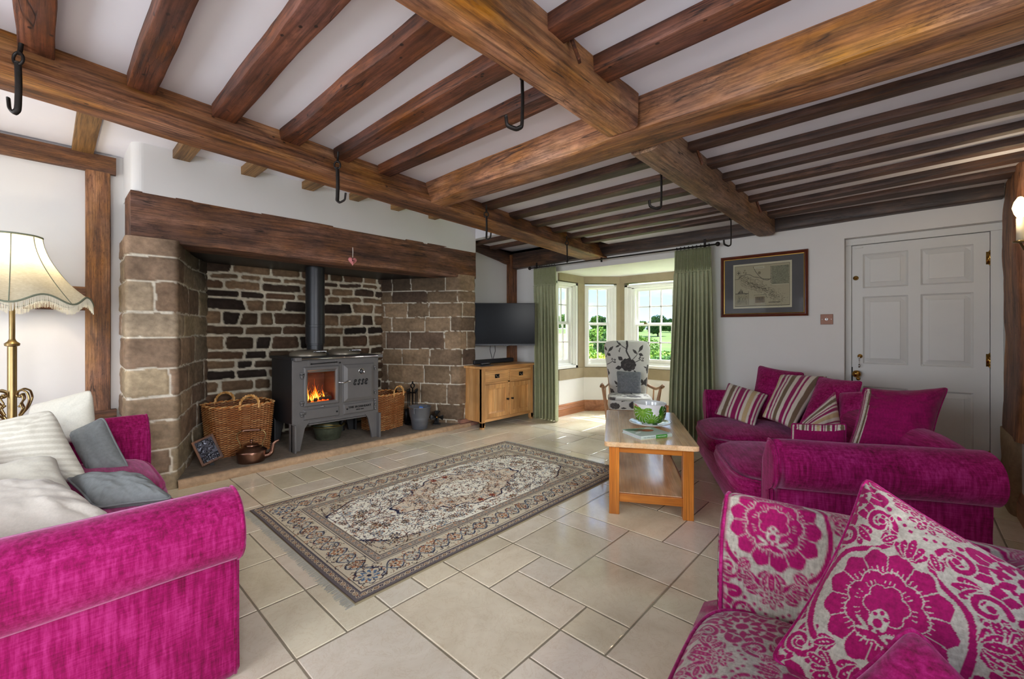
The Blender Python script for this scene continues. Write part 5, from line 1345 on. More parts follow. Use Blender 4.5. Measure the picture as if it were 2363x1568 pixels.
cream = plain((196, 193, 180))
def satin(u, v, a, b):
    s = (np.sin(v * 2 * math.pi * b / .034) > 0)[..., None]; return np.where(s, S3((200, 197, 184)), S3((184, 180, 166)))
G2 = 'loose cushions on the left sofa'
pillow('cushion', 'white pillow standing furthest back against the wall end, only its frilled corner showing', 'cushion', [(-.08, 4.02, .79), (.185, 3.62, .905), (.20, 3.50, .60), (-.06, 3.86, .55)], .12, M['fabric'], front=cream, group=G2, seed=12, wr=.012)
pillow('cushion', 'large cream cushion with satin stripes', 'cushion', [(-.36, 3.62, .74), (.02, 3.36, .84), (.15, 2.98, .50), (-.27, 3.42, .46)], .17, M['fabric'], front=satin, group=G2, seed=13, n=90, wr=.004)
pillow('cushion', 'grey linen cushion upright in front of the far sofa arm', 'cushion', [(.085, 3.62, .655), (.225, 3.50, .745), (.325, 3.30, .45), (.16, 3.36, .44)], .15, M['greylinen'], group=G2, seed=14, piping=M['greylinen'])
pillow('cushion', 'grey linen cushion lying on the seat towards the camera', 'cushion', [(.06, 3.05, .53), (.33, 2.72, .535), (.385, 2.42, .50), (.14, 2.56, .49)], .14, M['greylinen'], group=G2, seed=15, wr=.010, piping=M['greylinen'])
pillow('cushion', 'plain cream pillow between the satin-striped cushion and the nearest one', 'cushion', [(-.36, 3.10, .60), (.03, 3.0, .655), (.085, 2.72, .53), (-.30, 2.90, .50)], .13, M['fabric'], front=cream, group=G2, seed=16, wr=.012)
pillow('cushion', 'crumpled off-white pillow nearest the camera behind the rolled arm', 'cushion', [(-.40, 2.92, .60), (.05, 2.66, .595), (.20, 2.26, .505), (-.34, 2.28, .49)], .19, M['fabric'], front=plain((196, 191, 182)), group=G2, seed=17, wr=.022)

def damp(u, v, a, b): return DAM.sample(.19 + u * a - .16, .25 + (v - .42) * b)
A1 = pillow('cushion', 'big damask cushion standing on one corner in the patterned armchair', 'cushion', [(1.685, .095, .805), (1.50, -.40, .62), (1.14, -.26, .31), (1.275, .262, .40)], .19, M['plumattr'], front=damp, back=plumc, group='cushions in the patterned armchair', seed=20, n=240, wr=.006, pinch=.08, rnd=26.0, piping=M['plum'])
pillow('cushion', 'small plain plum cushion at the bottom edge in front of the damask one', 'cushion', [(1.03, .135, .50), (1.235, -.005, .635), (1.14, -.19, .50), (.93, .0, .44)], .13, M['plum'], group='cushions in the patterned armchair', seed=21, wr=.010, piping=M['plum'])

# ------------------------------------------------------------------ rug
def rug():
    W_, H_ = 2.575, 1.515; res = .0042
    NV = S3((52, 54, 78)); DK = S3((70, 58, 52)); TN = S3((218, 209, 184)); IVY = S3((250, 247, 230)); RS = S3((176, 116, 80)); LB = S3((150, 164, 172)); PK = S3((206, 194, 170)); BR = S3((128, 100, 76)); LT = S3((214, 200, 172))
    r = Ras(W_, H_, res, TN); rd = random.Random(8)
    def rect(i, c):
        a = int(i / res); r.a[a:r.nx - a, a:r.ny - a] = c
    rect(0, S3((150, 140, 112))); rect(.012, DK)
    def guard(d, step, c1, c2):
        for side in range(4):
            Ls = W_ if side < 2 else H_; n = int((Ls - 2 * d) / step)
            for k in range(n + 1):
                t = d + k * (Ls - 2 * d) / n; x, y = ((t, d), (t, H_ - d), (d, t), (W_ - d, t))[side]
                r.disc(x, y, .0145, c1); r.disc(x, y, .009, c2 if k % 2 else NV); r.disc(x, y, .004, c1)
                tx, ty = ((step / 2, 0), (step / 2, 0), (0, step / 2), (0, step / 2))[side]
                r.disc(x + tx, y + ty, .006, LT if k % 3 else RS)
    rect(.016, S3((110, 104, 106))); guard(.042, .030, S3((196, 180, 154)), BR)
    rect(.066, NV); rect(.070, PK); rect(.080, DK); rect(.084, TN)
    # main border: rows of palmettes in ovals linked by vines
    def flower(x, y, k, c1, c2, n=6):
        r.star(x, y, .022 * k, n, .28, rd.random() * 6, c1); r.star(x, y, .015 * k, n, .25, rd.random(), c2); r.disc(x, y, .006 * k, NV)
    def curl(x, y, k, a, c):
        r.curve([(x + k * (.03 * t) * math.cos(a + 2.6 * t), y + k * (.03 * t) * math.sin(a + 2.6 * t)) for t in np.linspace(0, 1, 10)], .0021, .0012, c)
    def leafm(x, y, a, l, c): r.ell(x, y, l, l * .38, a, c, .6)
    d = .165
    for side in range(4):
        Ls = W_ if side < 2 else H_; n = 11 if side < 2 else 6
        def at(t, o): return ((t, d + o), (t, H_ - d - o), (d + o, t), (W_ - d - o, t))[side]
        ts = np.linspace(d, Ls - d, 260)
        for ph, c in ((0, NV), (math.pi, NV)):
            pts = [at(t, .052 * math.sin((t - d) / (Ls - 2 * d) * n * 2 * math.pi + ph)) for t in ts]
            r.curve(pts, .0042, .0042, c); pts = [at(t, .044 * math.sin((t - d) / (Ls - 2 * d) * n * 2 * math.pi + ph)) for t in ts]; r.curve(pts, .0018, .0018, LB)
        for k in range(n * 2 + 1):
            t = d + k * (Ls - 2 * d) / (2 * n) ; tm = t + (Ls - 2 * d) / (4 * n)
            x, y = at(tm, 0); 
            if tm < Ls - d:
                flower(x, y, 1.25 if k % 2 else .9, RS if k % 2 else LB, LT, 8)
                for a in range(5): leafm(x + .032 * math.cos(a * 1.26 + k), y + .032 * math.sin(a * 1.26 + k), a * 1.26 + k, .012, (RS, BR, NV)[a % 3])
            for _ in range(16):
                x, y = at(t + rd.uniform(-.06, .06), rd.uniform(-.072, .072)); curl(x, y, .9, rd.random() * 6, rd.choice([NV, BR, RS, DK]))
    for x in (d, W_ - d):
        for y in (d, H_ - d):
            r.star(x, y, .072, 8, .1, .3, NV); r.star(x, y, .066, 8, .1, .3, TN); flower(x, y, 2.0, S3((92, 120, 150)), PK, 8)
            for a in range(8): leafm(x + .05 * math.cos(a * .785), y + .05 * math.sin(a * .785), a * .785, .013, RS if a % 2 else NV)
    # inner guards
    def rectl(i, w, c):
        a = int(i / res); b_ = int(w / res) or 1; r.a[a:r.nx - a, a:a + b_] = c; r.a[a:r.nx - a, r.ny - a - b_:r.ny - a] = c; r.a[a:a + b_, a:r.ny - a] = c; r.a[r.nx - a - b_:r.nx - a, a:r.ny - a] = c
    rectl(.244, .004, NV); rectl(.249, .008, PK); rectl(.258, .004, DK); rectl(.263, .042, S3((150, 142, 134)))
    dd_ = .284
    for side in range(4):
        Ls = W_ if side < 2 else H_; n = int((Ls - 2 * dd_) / .034)
        for k in range(n + 1):
            t = dd_ + k * (Ls - 2 * dd_) / n; x, y = ((t, dd_), (t, H_ - dd_), (dd_, t), (W_ - dd_, t))[side]
            r.disc(x, y, .0135, S3((196, 180, 156))); r.disc(x, y, .008, NV if k % 2 else RS); r.disc(x, y, .0035, LT)
    rectl(.305, .004, DK)
    a = int(.309 / res); r.a[a:r.nx - a, a:r.ny - a] = PK * .55 + TN * .45
    # ivory field with lobed outline, spandrels left tan
    cx, cy = W_ / 2, H_ / 2; I, J = np.meshgrid((np.arange(r.nx) + .5) * res - cx, (np.arange(r.ny) + .5) * res - cy, indexing='ij')
    fx, fy = np.abs(I) / (W_ / 2 - .31), np.abs(J) / (H_ / 2 - .31)
    wv = .035 * np.sin(np.arctan2(J, I * .7) * 22)
    field = (fx ** 2.3 + fy ** 3.2) + wv
    inside = (fx < 1) & (fy < 1)
    r.a[(field < 1.12) & inside] = NV; r.a[(field < 1.07) & inside] = IVY
    md = (np.abs(I) / .62) ** 1.25 + (np.abs(J) / .33) ** 1.25 + .07 * np.cos(np.arctan2(J / .33, I / .62) * 16)
    r.a[(md < 1.04)] = NV; r.a[(md < .99)] = S3((230, 217, 194)); md2 = (np.abs(I) / .30) ** 1.4 + (np.abs(J) / .17) ** 1.4 + .08 * np.cos(np.arctan2(J / .17, I / .3) * 12)
    r.a[md2 < 1.05] = BR; r.a[md2 < .98] = IVY
    # four-fold scatter of palmettes, curls and leaves
    for k in range(30):
        x = rd.uniform(.05, W_ / 2 - .34); y = rd.uniform(.03, H_ / 2 - .34); kk = rd.uniform(.9, 1.5); c1 = rd.choice([NV, DK, LB, BR, S3((120, 136, 150))]); 
        if k == 4: c1 = S3((160, 84, 56)); kk = 1.1
        for sx in (-1, 1):
            for sy in (-1, 1): flower(cx + sx * x, cy + sy * y, kk, c1, S3((150, 70, 48)) if k == 4 else LT, 8)
    for k in range(900):
        x = rd.uniform(.0, W_ / 2 - .32); y = rd.uniform(0, H_ / 2 - .32); a = rd.random() * 6.28; c = rd.choice([NV, DK, BR, RS, LB, BR, DK, S3((128, 92, 66))]); kk = rd.uniform(.6, 1.1); ty = k % 3
        for sx in (-1, 1):
            for sy in (-1, 1):
                X, Y = cx + sx * x, cy + sy * y; aa = math.atan2(sy * math.sin(a), sx * math.cos(a))
                if ty == 0: curl(X, Y, kk, aa, c)
                elif ty == 1: leafm(X, Y, aa, .011 * kk, c)
                else: curl(X, Y, kk * .8, aa, c); leafm(X + .012 * math.cos(aa), Y + .012 * math.sin(aa), aa, .008, RS)
    for k in range(14):
        p = [(rd.uniform(0, W_ / 2 - .34), rd.uniform(0, H_ / 2 - .34))]; a = rd.random() * 6.28
        for _ in range(26): a += rd.uniform(-.45, .45); p.append((min(max(p[-1][0] + .016 * math.cos(a), 0), W_ / 2 - .325), min(max(p[-1][1] + .016 * math.sin(a), 0), H_ / 2 - .325)))
        for sx in (-1, 1):
            for sy in (-1, 1): r.curve([(cx + sx * u, cy + sy * v) for u, v in p], .0022, .0018, NV if k % 2 else DK)
    x = np.arange(r.nx) * res; y = np.arange(r.ny) * res; X, Y = np.meshgrid(x, y, indexing='ij')
    edge = np.minimum(np.minimum(X, X.max() - X), np.minimum(Y, Y.max() - Y))
    Z = .010 * sstep(-.002, .010, edge) + .0012 * fbm(np.stack([X * 3, Y * 3, X * 0], -1), 2, 2)
    wob = .006 * fbm(np.stack([X * 2, Y * 2, X * 0 + 4], -1), 2, 5)
    mb = MB(); mb.grid(np.stack([X + wob * (np.abs(X - cx) / cx) ** 4, Y + wob, Z], -1), col=r.a)
    e = thing('rug', 'cream and tan patterned rug with navy outlined borders on the stone floor', 'rug', (.945, 1.845, 0))
    mb.build('pile', M['rug'], e)
    for xe, s in ((0, -1), (W_, 1)):
        mb = MB(); n = 330
        for k in range(n):
            y = H_ * (k + .5) / n; l = .032 * (0.7 + .6 * rd.random()); dy = rd.uniform(-.008, .008)
            mb.obox((xe - s * .004, y, .005), (xe + s * l, y + dy, .002), .0032, .0018)
        mb.build('fringe', m_plain('fringe_cotton', (176, 174, 162), .9), e, smooth=False)
rug()

# ------------------------------------------------------------------ coffee table
def table():
    a = math.radians(29.6); e = thing('coffee_table', 'low oak coffee table with a lower shelf, between the rug and the angled sofa', 'coffee table', (2.565, 1.515, 0), a)
    # local x along the length, y across: the near-left corner is (0,0), table spans y from 0 down to -0.605
    L_, Wt, zt = 1.215, .608, .50
    mb = MB(); cr = .03
    def rr(x0, x1, y0, y1, c): 
        P = []
        for (cx, cy, a0) in ((x1 - c, y1 - c, 0), (x0 + c, y1 - c, .5), (x0 + c, y0 + c, 1), (x1 - c, y0 + c, 1.5)):
            for t in np.linspace(0, .5, 5): P.append((cx + c * math.cos((a0 + t) * math.pi), cy + c * math.sin((a0 + t) * math.pi)))
        return P
    bw = .105
    mb.prism(rr(0, L_, -Wt, 0, cr), 'z', zt - .034, zt - .0015); 
    t = mb.build('tabletop', M['tabletop'], e, smooth=False, bevel=.006)
    mb = MB(); mb.box(.08, L_ - .08, -bw + .001, -bw + .0025, zt - .003, zt - .0002); mb.box(.08, L_ - .08, -Wt + bw - .0025, -Wt + bw - .001, zt - .003, zt - .0002)
    # centre field and side boards laid proud of a dark joint
    mb = MB(); mb.box(.006, L_ - .006, -Wt + bw + .002, -bw - .002, zt - .004, zt); mb.build('top_board', M['tabletop'], t, smooth=False, bevel=.0012)
    for y0, y1 in ((-bw + .002, -.004), (-Wt + .004, -Wt + bw - .002)):
        mb = MB(); mb.prism(rr(.006, L_ - .006, y0, y1, .012), 'z', zt - .004, zt); mb.build('top_board', M['tabletop'], t, smooth=False, bevel=.0012)
    lw = .068; ins = .035
    for x in (ins, L_ - ins - lw):
        for y in (-ins - lw + .003, -Wt + ins - .003):
            mb = MB(); mb.box(x, x + lw, y, y + lw, 0, zt - .034); mb.build('leg', M['tableleg'], e, smooth=False, bevel=.004)
    for x in (ins + .012, L_ - ins - .034):
        mb = MB(); mb.box(x, x + .022, -Wt + ins + lw - .004, -ins - lw + .004, zt - .078, zt - .034); mb.build('end_rail', M['tableend'], e, smooth=False, bevel=.002)
        mb = MB(); mb.box(x, x + .022, -Wt + ins + lw - .004, -ins - lw + .004, .085, .14); mb.build('end_rail', M['tableend'], e, smooth=False, bevel=.002)
    for y in (-ins - .02, -Wt + ins + .0):
        mb = MB(); mb.box(ins + lw, L_ - ins - lw, y, y + .02, zt - .08, zt - .034); mb.build('side_rail', M['tableleg'], e, smooth=False, bevel=.002)
        mb = MB(); mb.box(ins + lw, L_ - ins - lw, y, y + .02, .085, .125); mb.build('side_rail', M['tableleg'], e, smooth=False, bevel=.002)
    mb = MB(); mb.box(ins + .03, L_ - ins - .03, -Wt + ins + .018, -ins - .018, .128, .143); mb.build('shelf', M['tabletop'], e, smooth=False, bevel=.002)
    return a
TA = table()
def tl(x, y, z=.5): return (2.565 + x * math.cos(TA) - y * math.sin(TA), 1.515 + x * math.sin(TA) + y * math.cos(TA), z)

# cup-shaped planter with monstera leaves, on its saucer
def leafras():
    W_, H_ = 1.0, .30; r = Ras(W_, H_, .0015, S3((226, 228, 228)), wrap=False)
    G1, G2_, G3 = S3((96, 150, 36)), S3((52, 110, 28)), S3((150, 186, 84)); WH = S3((226, 228, 228)); rd = random.Random(2)
    def mon(x, y, k, a, g):
        for i in range(11):
            t = -1.9 + i * .38; aa = a + t; l = k * 1.3 * (.062 + .022 * math.cos(t * .8)); r.ell(x + l * .55 * math.cos(aa), y + l * .55 * math.sin(aa), l * .58, k * .026, aa, g, .3)
        r.ell(x + k * .02 * math.cos(a), y + k * .02 * math.sin(a), k * .045, k * .05, a, g)
        for i in range(10):
            t = -1.7 + i * .38; aa = a + t; r.curve([(x + .05 * k * math.cos(aa), y + .05 * k * math.sin(aa)), (x + .115 * k * math.cos(aa), y + .115 * k * math.sin(aa))], .0008, .0024 * k, WH)
            t = -1.9 + i * .38; aa = a + t; r.curve([(x, y), (x + .07 * k * math.cos(aa), y + .07 * k * math.sin(aa))], .0011, .0008, G3)
        r.curve([(x - .03 * k * math.cos(a), y - .03 * k * math.sin(a)), (x + .085 * k * math.cos(a), y + .085 * k * math.sin(a))], .0022, .0012, G3)
    for x, y, k, a, g in ((.10, .11, 1.0, -.9, G1), (.30, .16, 1.05, -2.2, G2_), (.50, .10, 1.1, .4, G1), (.68, .15, 1.0, -1.6, G1), (.86, .11, 1.1, -.5, G2_), (.0, .15, .8, -2.4, G2_), (1.0, .15, .8, -2.4, G2_), (.40, .05, .7, 1.2, G1), (.77, .05, .7, 1.6, G1)): mon(x, y, k, a, g)
    for x in (.20, .58, .93):
        for i in range(5): r.ell(x + .012 * i, .205 - .003 * i, .013, .0035, -.6 - .2 * i, S3((186, 70, 50)) if i < 3 else S3((190, 130, 90)))
    return r
LR = leafras()
def planter():
    p = tl(.60, -.345)
    e = thing('saucer', 'wide white saucer with green leaf pattern under the planter', 'saucer', (p[0], p[1], .50))
    mb = MB(); n = 60; prof = [(0.0, .004), (.05, .004), (.055, 0), (.065, 0), (.07, .006), (.12, .016), (.155, .026), (.160, .031), (.155, .033), (.12, .024), (.07, .014), (0, .013)]
    t = np.linspace(0, 2 * math.pi, n, endpoint=False)
    P = np.array([[(r_ * math.cos(a), r_ * math.sin(a), z) for a in t] for r_, z in prof]); C = np.tile(S3((226, 226, 222)), P.shape[:2] + (1,))
    P2 = []; rr_ = np.linspace(.07, .155, 16)
    mb.grid(P, cv=True, col=C, flip=True)
    G_ = np.array([[(r_ * math.cos(a), r_ * math.sin(a), np.interp(r_, [.07, .12, .155], [.0148, .0248, .0338])) for a in np.linspace(0, 2 * math.pi, 220, endpoint=False)] for r_ in rr_])
    cc = LR.sample((np.linspace(0, .999, 220)[None, :] + 0 * rr_[:, None]), (rr_[:, None] - .05) * 2.0 + 0 * G_[..., 0]); mb.grid(G_, cv=True, col=cc, flip=True)
    mb.build('dish', M['ceramic'], e)
    e = thing('cup_planter', 'oversized white cup planter painted with green monstera leaves on the coffee table', 'planter', (p[0], p[1], .514))
    prof = [(0, .0), (.058, .0), (.062, .006), (.066, .012)]; prof += [(.066 + .058 * math.sin(a), .012 + .155 * (1 - math.cos(a)) / 1.0 * .62) for a in np.linspace(.1, math.pi / 2, 22)]
    zt = prof[-1][1]; prof += [(.1255, zt + k * .014) for k in range(1, 5)]
    zt = prof[-1][1]
    n = 340; t = np.linspace(0, 2 * math.pi, n, endpoint=False); P = np.array([[(r_ * math.cos(a), r_ * math.sin(a), z) for a in t] for r_, z in prof])
    from_ = np.linspace(0, zt, 110); rs = np.interp(from_, [q[1] for q in prof[1:]], [q[0] for q in prof[1:]])
    P = np.array([[(r_ * math.cos(a), r_ * math.sin(a), z) for a in t] for r_, z in zip(rs, from_)])
    C = LR.sample(((t / (2 * math.pi) + .18) % 1)[None, :] * .999 + 0 * from_[:, None], from_[:, None] * 1.25 + .01 + 0 * P[..., 0])
    mb = MB(); mb.grid(P, cv=True, col=C, flip=True)
    ins = [(.1255, zt), (.124, zt + .004), (.120, zt + .003), (.117, zt - .01), (.113, zt - .05), (.09, zt - .11), (.05, .02), (0, .015)]
    mb.lathe(ins, n=80, col=S3((214, 218, 216))); mb.build('cup', M['ceramic'], e)
planter()

def book():
    p = tl(.27, -.295); rz = math.radians(-28); e = thing('book', 'hardback book with a watery green cover lying on the coffee table', 'book', (p[0], p[1], .50), rz + math.radians(0))
    w, d, h_ = .262, .225, .024        # spine along local x, facing the camera (-y side)
    W_ = S3((196, 214, 206)); r = Ras(w, d, .002, W_)
    for k in range(60):
        y = d * k / 60; c = S3((196, 214, 206)) * (1 - k / 60) + S3((150, 182, 160)) * (k / 60); r.a[:, int(y / .002):int(y / .002) + 3] = c
    r.ell(.15, .14, .055, .036, -.2, S3((150, 78, 48))); r.ell(.165, .13, .03, .02, -.3, S3((184, 100, 60))); r.ell(.10, .17, .05, .03, .4, S3((120, 92, 74))); r.ell(.06, .19, .05, .03, -.2, S3((70, 116, 84))); r.ell(.05, .10, .04, .014, .6, S3((226, 236, 230))); r.ell(.20, .19, .03, .02, 0, S3((230, 238, 232)))
    x = np.linspace(0, w, 130); y = np.linspace(0, d, 110); X, Y = np.meshgrid(x, y, indexing='ij')
    mb = MB(); mb.grid(np.stack([X - w / 2, Y - d / 2, np.full_like(X, h_)], -1), col=r.sample(X, Y)); mb.box(-w / 2, w / 2, -d / 2, d / 2, h_ - .0028, h_ - .0002, W_); mb.box(-w / 2, w / 2, -d / 2, d / 2, 0, .0028, W_)
    xs = np.linspace(-w / 2, w / 2, 80); SP = np.array([[(q, -d / 2 - .0035 * math.sin(math.pi * f_), h_ * f_) for q in xs] for f_ in np.linspace(0, 1, 6)])
    cs = np.tile(W_, (6, 80, 1)); cs[:, (xs > -.005) & (xs < .09)] = S3((70, 150, 60)); cs[:, xs > .09] = S3((190, 206, 196)); mb.grid(SP, col=cs)
    cv = mb.build('cover', M['print'], e, smooth=False)
    mb = MB(); mb.box(-w / 2 + .004, w / 2 - .004, -d / 2 + .002, d / 2 - .004, .0028, h_ - .003); mb.build('pages', m_plain('page_edges', (206, 214, 216), .8, scale=90), e, smooth=False)
    fr = Matrix.Rotation(math.pi / 2, 4, 'X')
    text_mesh('THE APPLE BOOK', .0125, .0003, 'spine_title', m_plain('grey_ink', (120, 140, 136), .6), cv, Matrix.Translation((-.062, -d / 2 - .0042, .012)) @ fr, label='pale spine title')
    text_mesh('ROSIE SANDERS', .0105, .0003, 'spine_author', m_plain('white_ink', (226, 236, 226), .6), cv, Matrix.Translation((.042, -d / 2 - .0042, .012)) @ fr, label='white author name on green')
book()

# ------------------------------------------------------------------ sideboard, television, sound bar
def sideboard():
    e = thing('sideboard', 'small golden oak sideboard with two drawers and two doors under the television', 'sideboard', (3.73, 3.955, 0))
    W_, D, H_ = 1.0, .42, .80; O, OZ = M['oak'], M['oakz']
    mb = MB(); mb.box(-.03, W_ + .03, -.025, D, H_ - .032, H_); mb.build('top', O, e, smooth=False, bevel=.008)
    mb = MB(); mb.box(.0, .02, .01, D - .01, .09, H_ - .032); mb.box(W_ - .02, W_, .01, D - .01, .09, H_ - .032); mb.box(0, W_, D - .03, D - .01, .09, H_ - .032)
    for (a, b_, c, d) in ((.0, .05, .0, .05), (.0, .05, D - .06, D - .01), (W_ - .05, W_, 0, .05), (W_ - .05, W_, D - .06, D - .01)): mb.box(a, b_, c, d, .02, H_ - .032)
    mb.build('carcase', OZ, e, smooth=False, bevel=.003)
    for (a, c) in ((.0, .0), (W_ - .05, 0), (0, D - .06), (W_ - .05, D - .06)):
        mb = MB(); s = 1 if a == 0 else -1; x0 = a if a == 0 else a + .05
        mb.prism([(x0, 0), (x0 + s * .035, 0), (x0 + s * .05, .085), (x0, .085)], 'y', c, c + .05); mb.build('foot', OZ, e, smooth=False, bevel=.003)
    mb = MB(); mb.box(.05, W_ - .05, .004, .03, H_ - .06, H_ - .032); mb.box(.05, W_ - .05, .004, .03, H_ - .235, H_ - .212); mb.box(.05, W_ - .05, .004, .03, .085, .125); mb.box(W_ / 2 - .018, W_ / 2 + .018, .004, .03, .12, H_ - .05)
    mb.build('front_rails', O, e, smooth=False, bevel=.002)
    for x0, x1, s in ((.052, W_ / 2 - .02, 1), (W_ / 2 + .02, W_ - .052, -1)):
        mb = MB(); mb.box(x0, x1, -.004, .02, H_ - .21, H_ - .062); d = mb.build('drawer', O, e, smooth=False, bevel=.003)
        xc = (x0 + x1) / 2; mb = MB(); mb.box(xc - .042, xc + .042, -.007, -.004, H_ - .162, H_ - .11)
        hp = mb.build('handle_plate', M['blackiron'], d, smooth=False, bevel=.002)
        mb = MB(); mb.tube([(xc - .028, -.010, H_ - .125)] + [(xc - .028 + .056 * t, -.018, H_ - .128 - .022 * math.sin(math.pi * t)) for t in np.linspace(0, 1, 9)] + [(xc + .028, -.010, H_ - .125)], .0042, 8); mb.build('drop_handle', M['lidmetal'], hp)
        mb = MB(); z0, z1 = .128, H_ - .238; fw = .058
        mb.box(x0, x0 + fw, -.004, .018, z0, z1); mb.box(x1 - fw, x1, -.004, .018, z0, z1); mb.box(x0 + fw, x1 - fw, -.004, .018, z0, z0 + fw); mb.box(x0 + fw, x1 - fw, -.004, .018, z1 - fw, z1)
        dr = mb.build('door', OZ, e, smooth=False, bevel=.003)
        mb = MB(); a0, a1, b0, b1 = x0 + fw, x1 - fw, z0 + fw, z1 - fw
        V = [(a0, .002, b0), (a1, .002, b0), (a1, .002, b1), (a0, .002, b1), (a0 + .02, .010, b0 + .02), (a1 - .02, .010, b0 + .02), (a1 - .02, .010, b1 - .02), (a0 + .02, .010, b1 - .02)]
        mb.add(V, [(0, 1, 5, 4), (1, 2, 6, 5), (2, 3, 7, 6), (3, 0, 4, 7), (4, 5, 6, 7)]); mb.build('panel', OZ, dr, smooth=False)
        xk = x1 - .026 if s > 0 else x0 + .026
        mb = MB(); mb.lathe([(0, 0), (.012, 0), (.007, .004), (.006, .014), (.014, .02), (.013, .028), (0, .031)], n=18); k = mb.build('knob', M['blackiron'], dr); k.location = (xk, -.004, .345); k.rotation_euler = (math.pi / 2, 0, 0)
sideboard()
def tv():
    P1 = Vector((4.665, 3.865)); P0 = Vector((3.965, 4.50)); d = (P1 - P0); ang = math.atan2(d.y, d.x); L_ = d.length
    e = thing('television', 'flat black television on a bracket in the corner above the sideboard', 'television', (P0.x, P0.y, 1.055), ang)
    H_ = .592
    mb = MB(); mb.box(0, L_, 0, .035, 0, H_); mb.box(.2, L_ - .2, .03, .07, .08, .45); mb.build('housing', M['blackplastic'], e, smooth=False, bevel=.005)
    mb = MB(); mb.box(.008, L_ - .008, -.002, 0.0, .018, H_ - .008); mb.build('screen', M['tvscreen'], e, smooth=False)
    mb = MB(); mb.box(0, L_, -.004, .004, -.004, .014); mb.box(L_ * .55, L_ * .60, -.006, 0, -.012, .0); mb.build('bottom_trim', m_plain('grey_trim', (60, 61, 64), .4, .3), e, smooth=False)
    mb = MB(); mb.box(L_ * .45, L_ * .55, .06, .26, .2, .26); mb.build('wall_bracket', M['blackiron'], e, smooth=False)
    mb = MB()
    mb.tube([(L_ * .35, .03, .05), (L_ * .33, .03, -.06), (L_ * .36, .05, -.17), (L_ * .38, .08, -.245)], .004, 6); mb.tube([(L_ * .40, .03, .05), (L_ * .41, .03, -.08), (L_ * .385, .05, -.17), (L_ * .385, .08, -.245)], .004, 6)
    mb.build('cable', M['blackplastic'], e)
    e2 = thing('soundbar', 'long black sound bar at the back of the sideboard top', 'soundbar', (3.86, 4.24, .80), math.radians(1.5))
    mb = MB(); mb.box(0, .80, 0, .085, 0.004, .062); mb.build('case', M['blackplastic'], e2, smooth=False, bevel=.012)
    mb = MB(); mb.box(.01, .79, -.003, .002, .012, .055); mb.build('grille', m_plain('grille_cloth', (34, 34, 38), .9, scale=200), e2, smooth=False)
    e3 = thing('remote_control', 'dark remote control lying across papers at the left of the sideboard top', 'remote control', (3.84, 4.06, .800), math.radians(12))
    mb = MB(); mb.box(0, .19, 0, .045, .006, .024); mb.build('case', M['blackplastic'], e3, smooth=False, bevel=.006)
    mb = MB()
    for i in range(7):
        for j in range(3): mb.box(.02 + i * .022, .032 + i * .022, .007 + j * .012, .014 + j * .012, .024, .0265)
    mb.build('buttons', m_plain('grey_buttons', (150, 150, 154), .5), e3, smooth=False)
    mb = MB(); mb.box(3.76, 3.97, 3.99, 4.13, .800, .806)
    tag(mb.build('leaflet', m_plain('leaflet_paper', (70, 72, 78), .5, var=.4, scale=30), smooth=False), 'thin dark leaflets under the remote control', 'leaflet')
tv()

# ------------------------------------------------------------------ curtains and pole
def curtain(label, y0t, y1t, y0b, y1b, xt, xb, seed, folds=9):
    """hangs in the plane x = const; pencil-pleat heading then soft folds"""
    z1, z0 = 2.155, .012; nz = 80; ny = 260; z = np.linspace(z1, z0, nz); R = []
    s = np.linspace(0, 1, ny)
    for zz in z:
        t = (z1 - zz) / (z1 - z0); e_ = sstep(0, 1, t) ** .8
        a = y0t + (y0b - y0t) * e_; b_ = y1t + (y1b - y1t) * e_; xc = xt + (xb - xt) * sstep(.1, 1, t)
        head = sstep(.13, .09, t); ph = s * folds * 2 * math.pi + .5 * np.sin(s * 9 + seed) + .3 * math.sin(t * 4 + seed) * np.sin(s * 5)
        am = .012 + .045 * sstep(.08, .5, t); amp = am * (.75 + .25 * np.sin(s * 13 + seed))
        deep = np.sign(np.sin(ph)) * np.abs(np.sin(ph)) ** .8
        pl = np.sin(s * folds * 3.0 * 2 * math.pi)
        x = xc + (1 - head) * amp * deep + head * .017 * pl - .02 * math.exp(-((t - .112) / .012) ** 2) * (np.abs(pl) < .5) * 0
        x = x + .012 * math.exp(-((t - .115) / .010) ** 2)
        y = a + (b_ - a) * s + (1 - head) * .014 * np.cos(ph)
        R.append(np.c_[x, y, np.full(ny, zz)])
    P = np.array(R); mb = MB(); mb.grid(P, col=(1, 1, 1))
    e = thing('curtain', label, 'curtain', (0, 0, 0), group='sage green curtains at the bay')
    o = mb.build('drape', M['curtain'], e); so = o.modifiers.new('so', 'SOLIDIFY'); so.thickness = .004
    mb = MB(); mb.grid(np.array([[(xt - .013 + .004 * math.cos(a_), yy, 1.905 + .004 * math.sin(a_)) for a_ in np.linspace(0, 6.283, 8)] for yy in np.linspace(y0t, y1t, 30)]), col=(1, 1, 1)); mb.build('heading_stitch', M['curtain'], e)
    for k in range(9):
        yy = y0t + (y1t - y0t) * (k + .5) / 9; mb = MB(); mb.tube([(4.80 + .018 * math.cos(a_), yy, 2.170 + .018 * math.sin(a_)) for a_ in np.linspace(0, 2 * math.pi, 16, endpoint=False)], .003, 6, closed=True); mb.build('ring', M['iron'], e)
curtain('sage green curtain left of the bay, beside the television', 4.00, 3.60, 3.94, 3.52, 4.80, 4.755, 1.0, 7)
curtain('wide sage green curtain right of the bay, behind the coffee table', 1.93, 1.54, 1.98, 1.475, 4.80, 4.75, 2.3, 10)
e = thing('curtain_pole', 'black iron curtain pole with ball finials above the bay', 'curtain pole', (4.80, 0, 2.172))
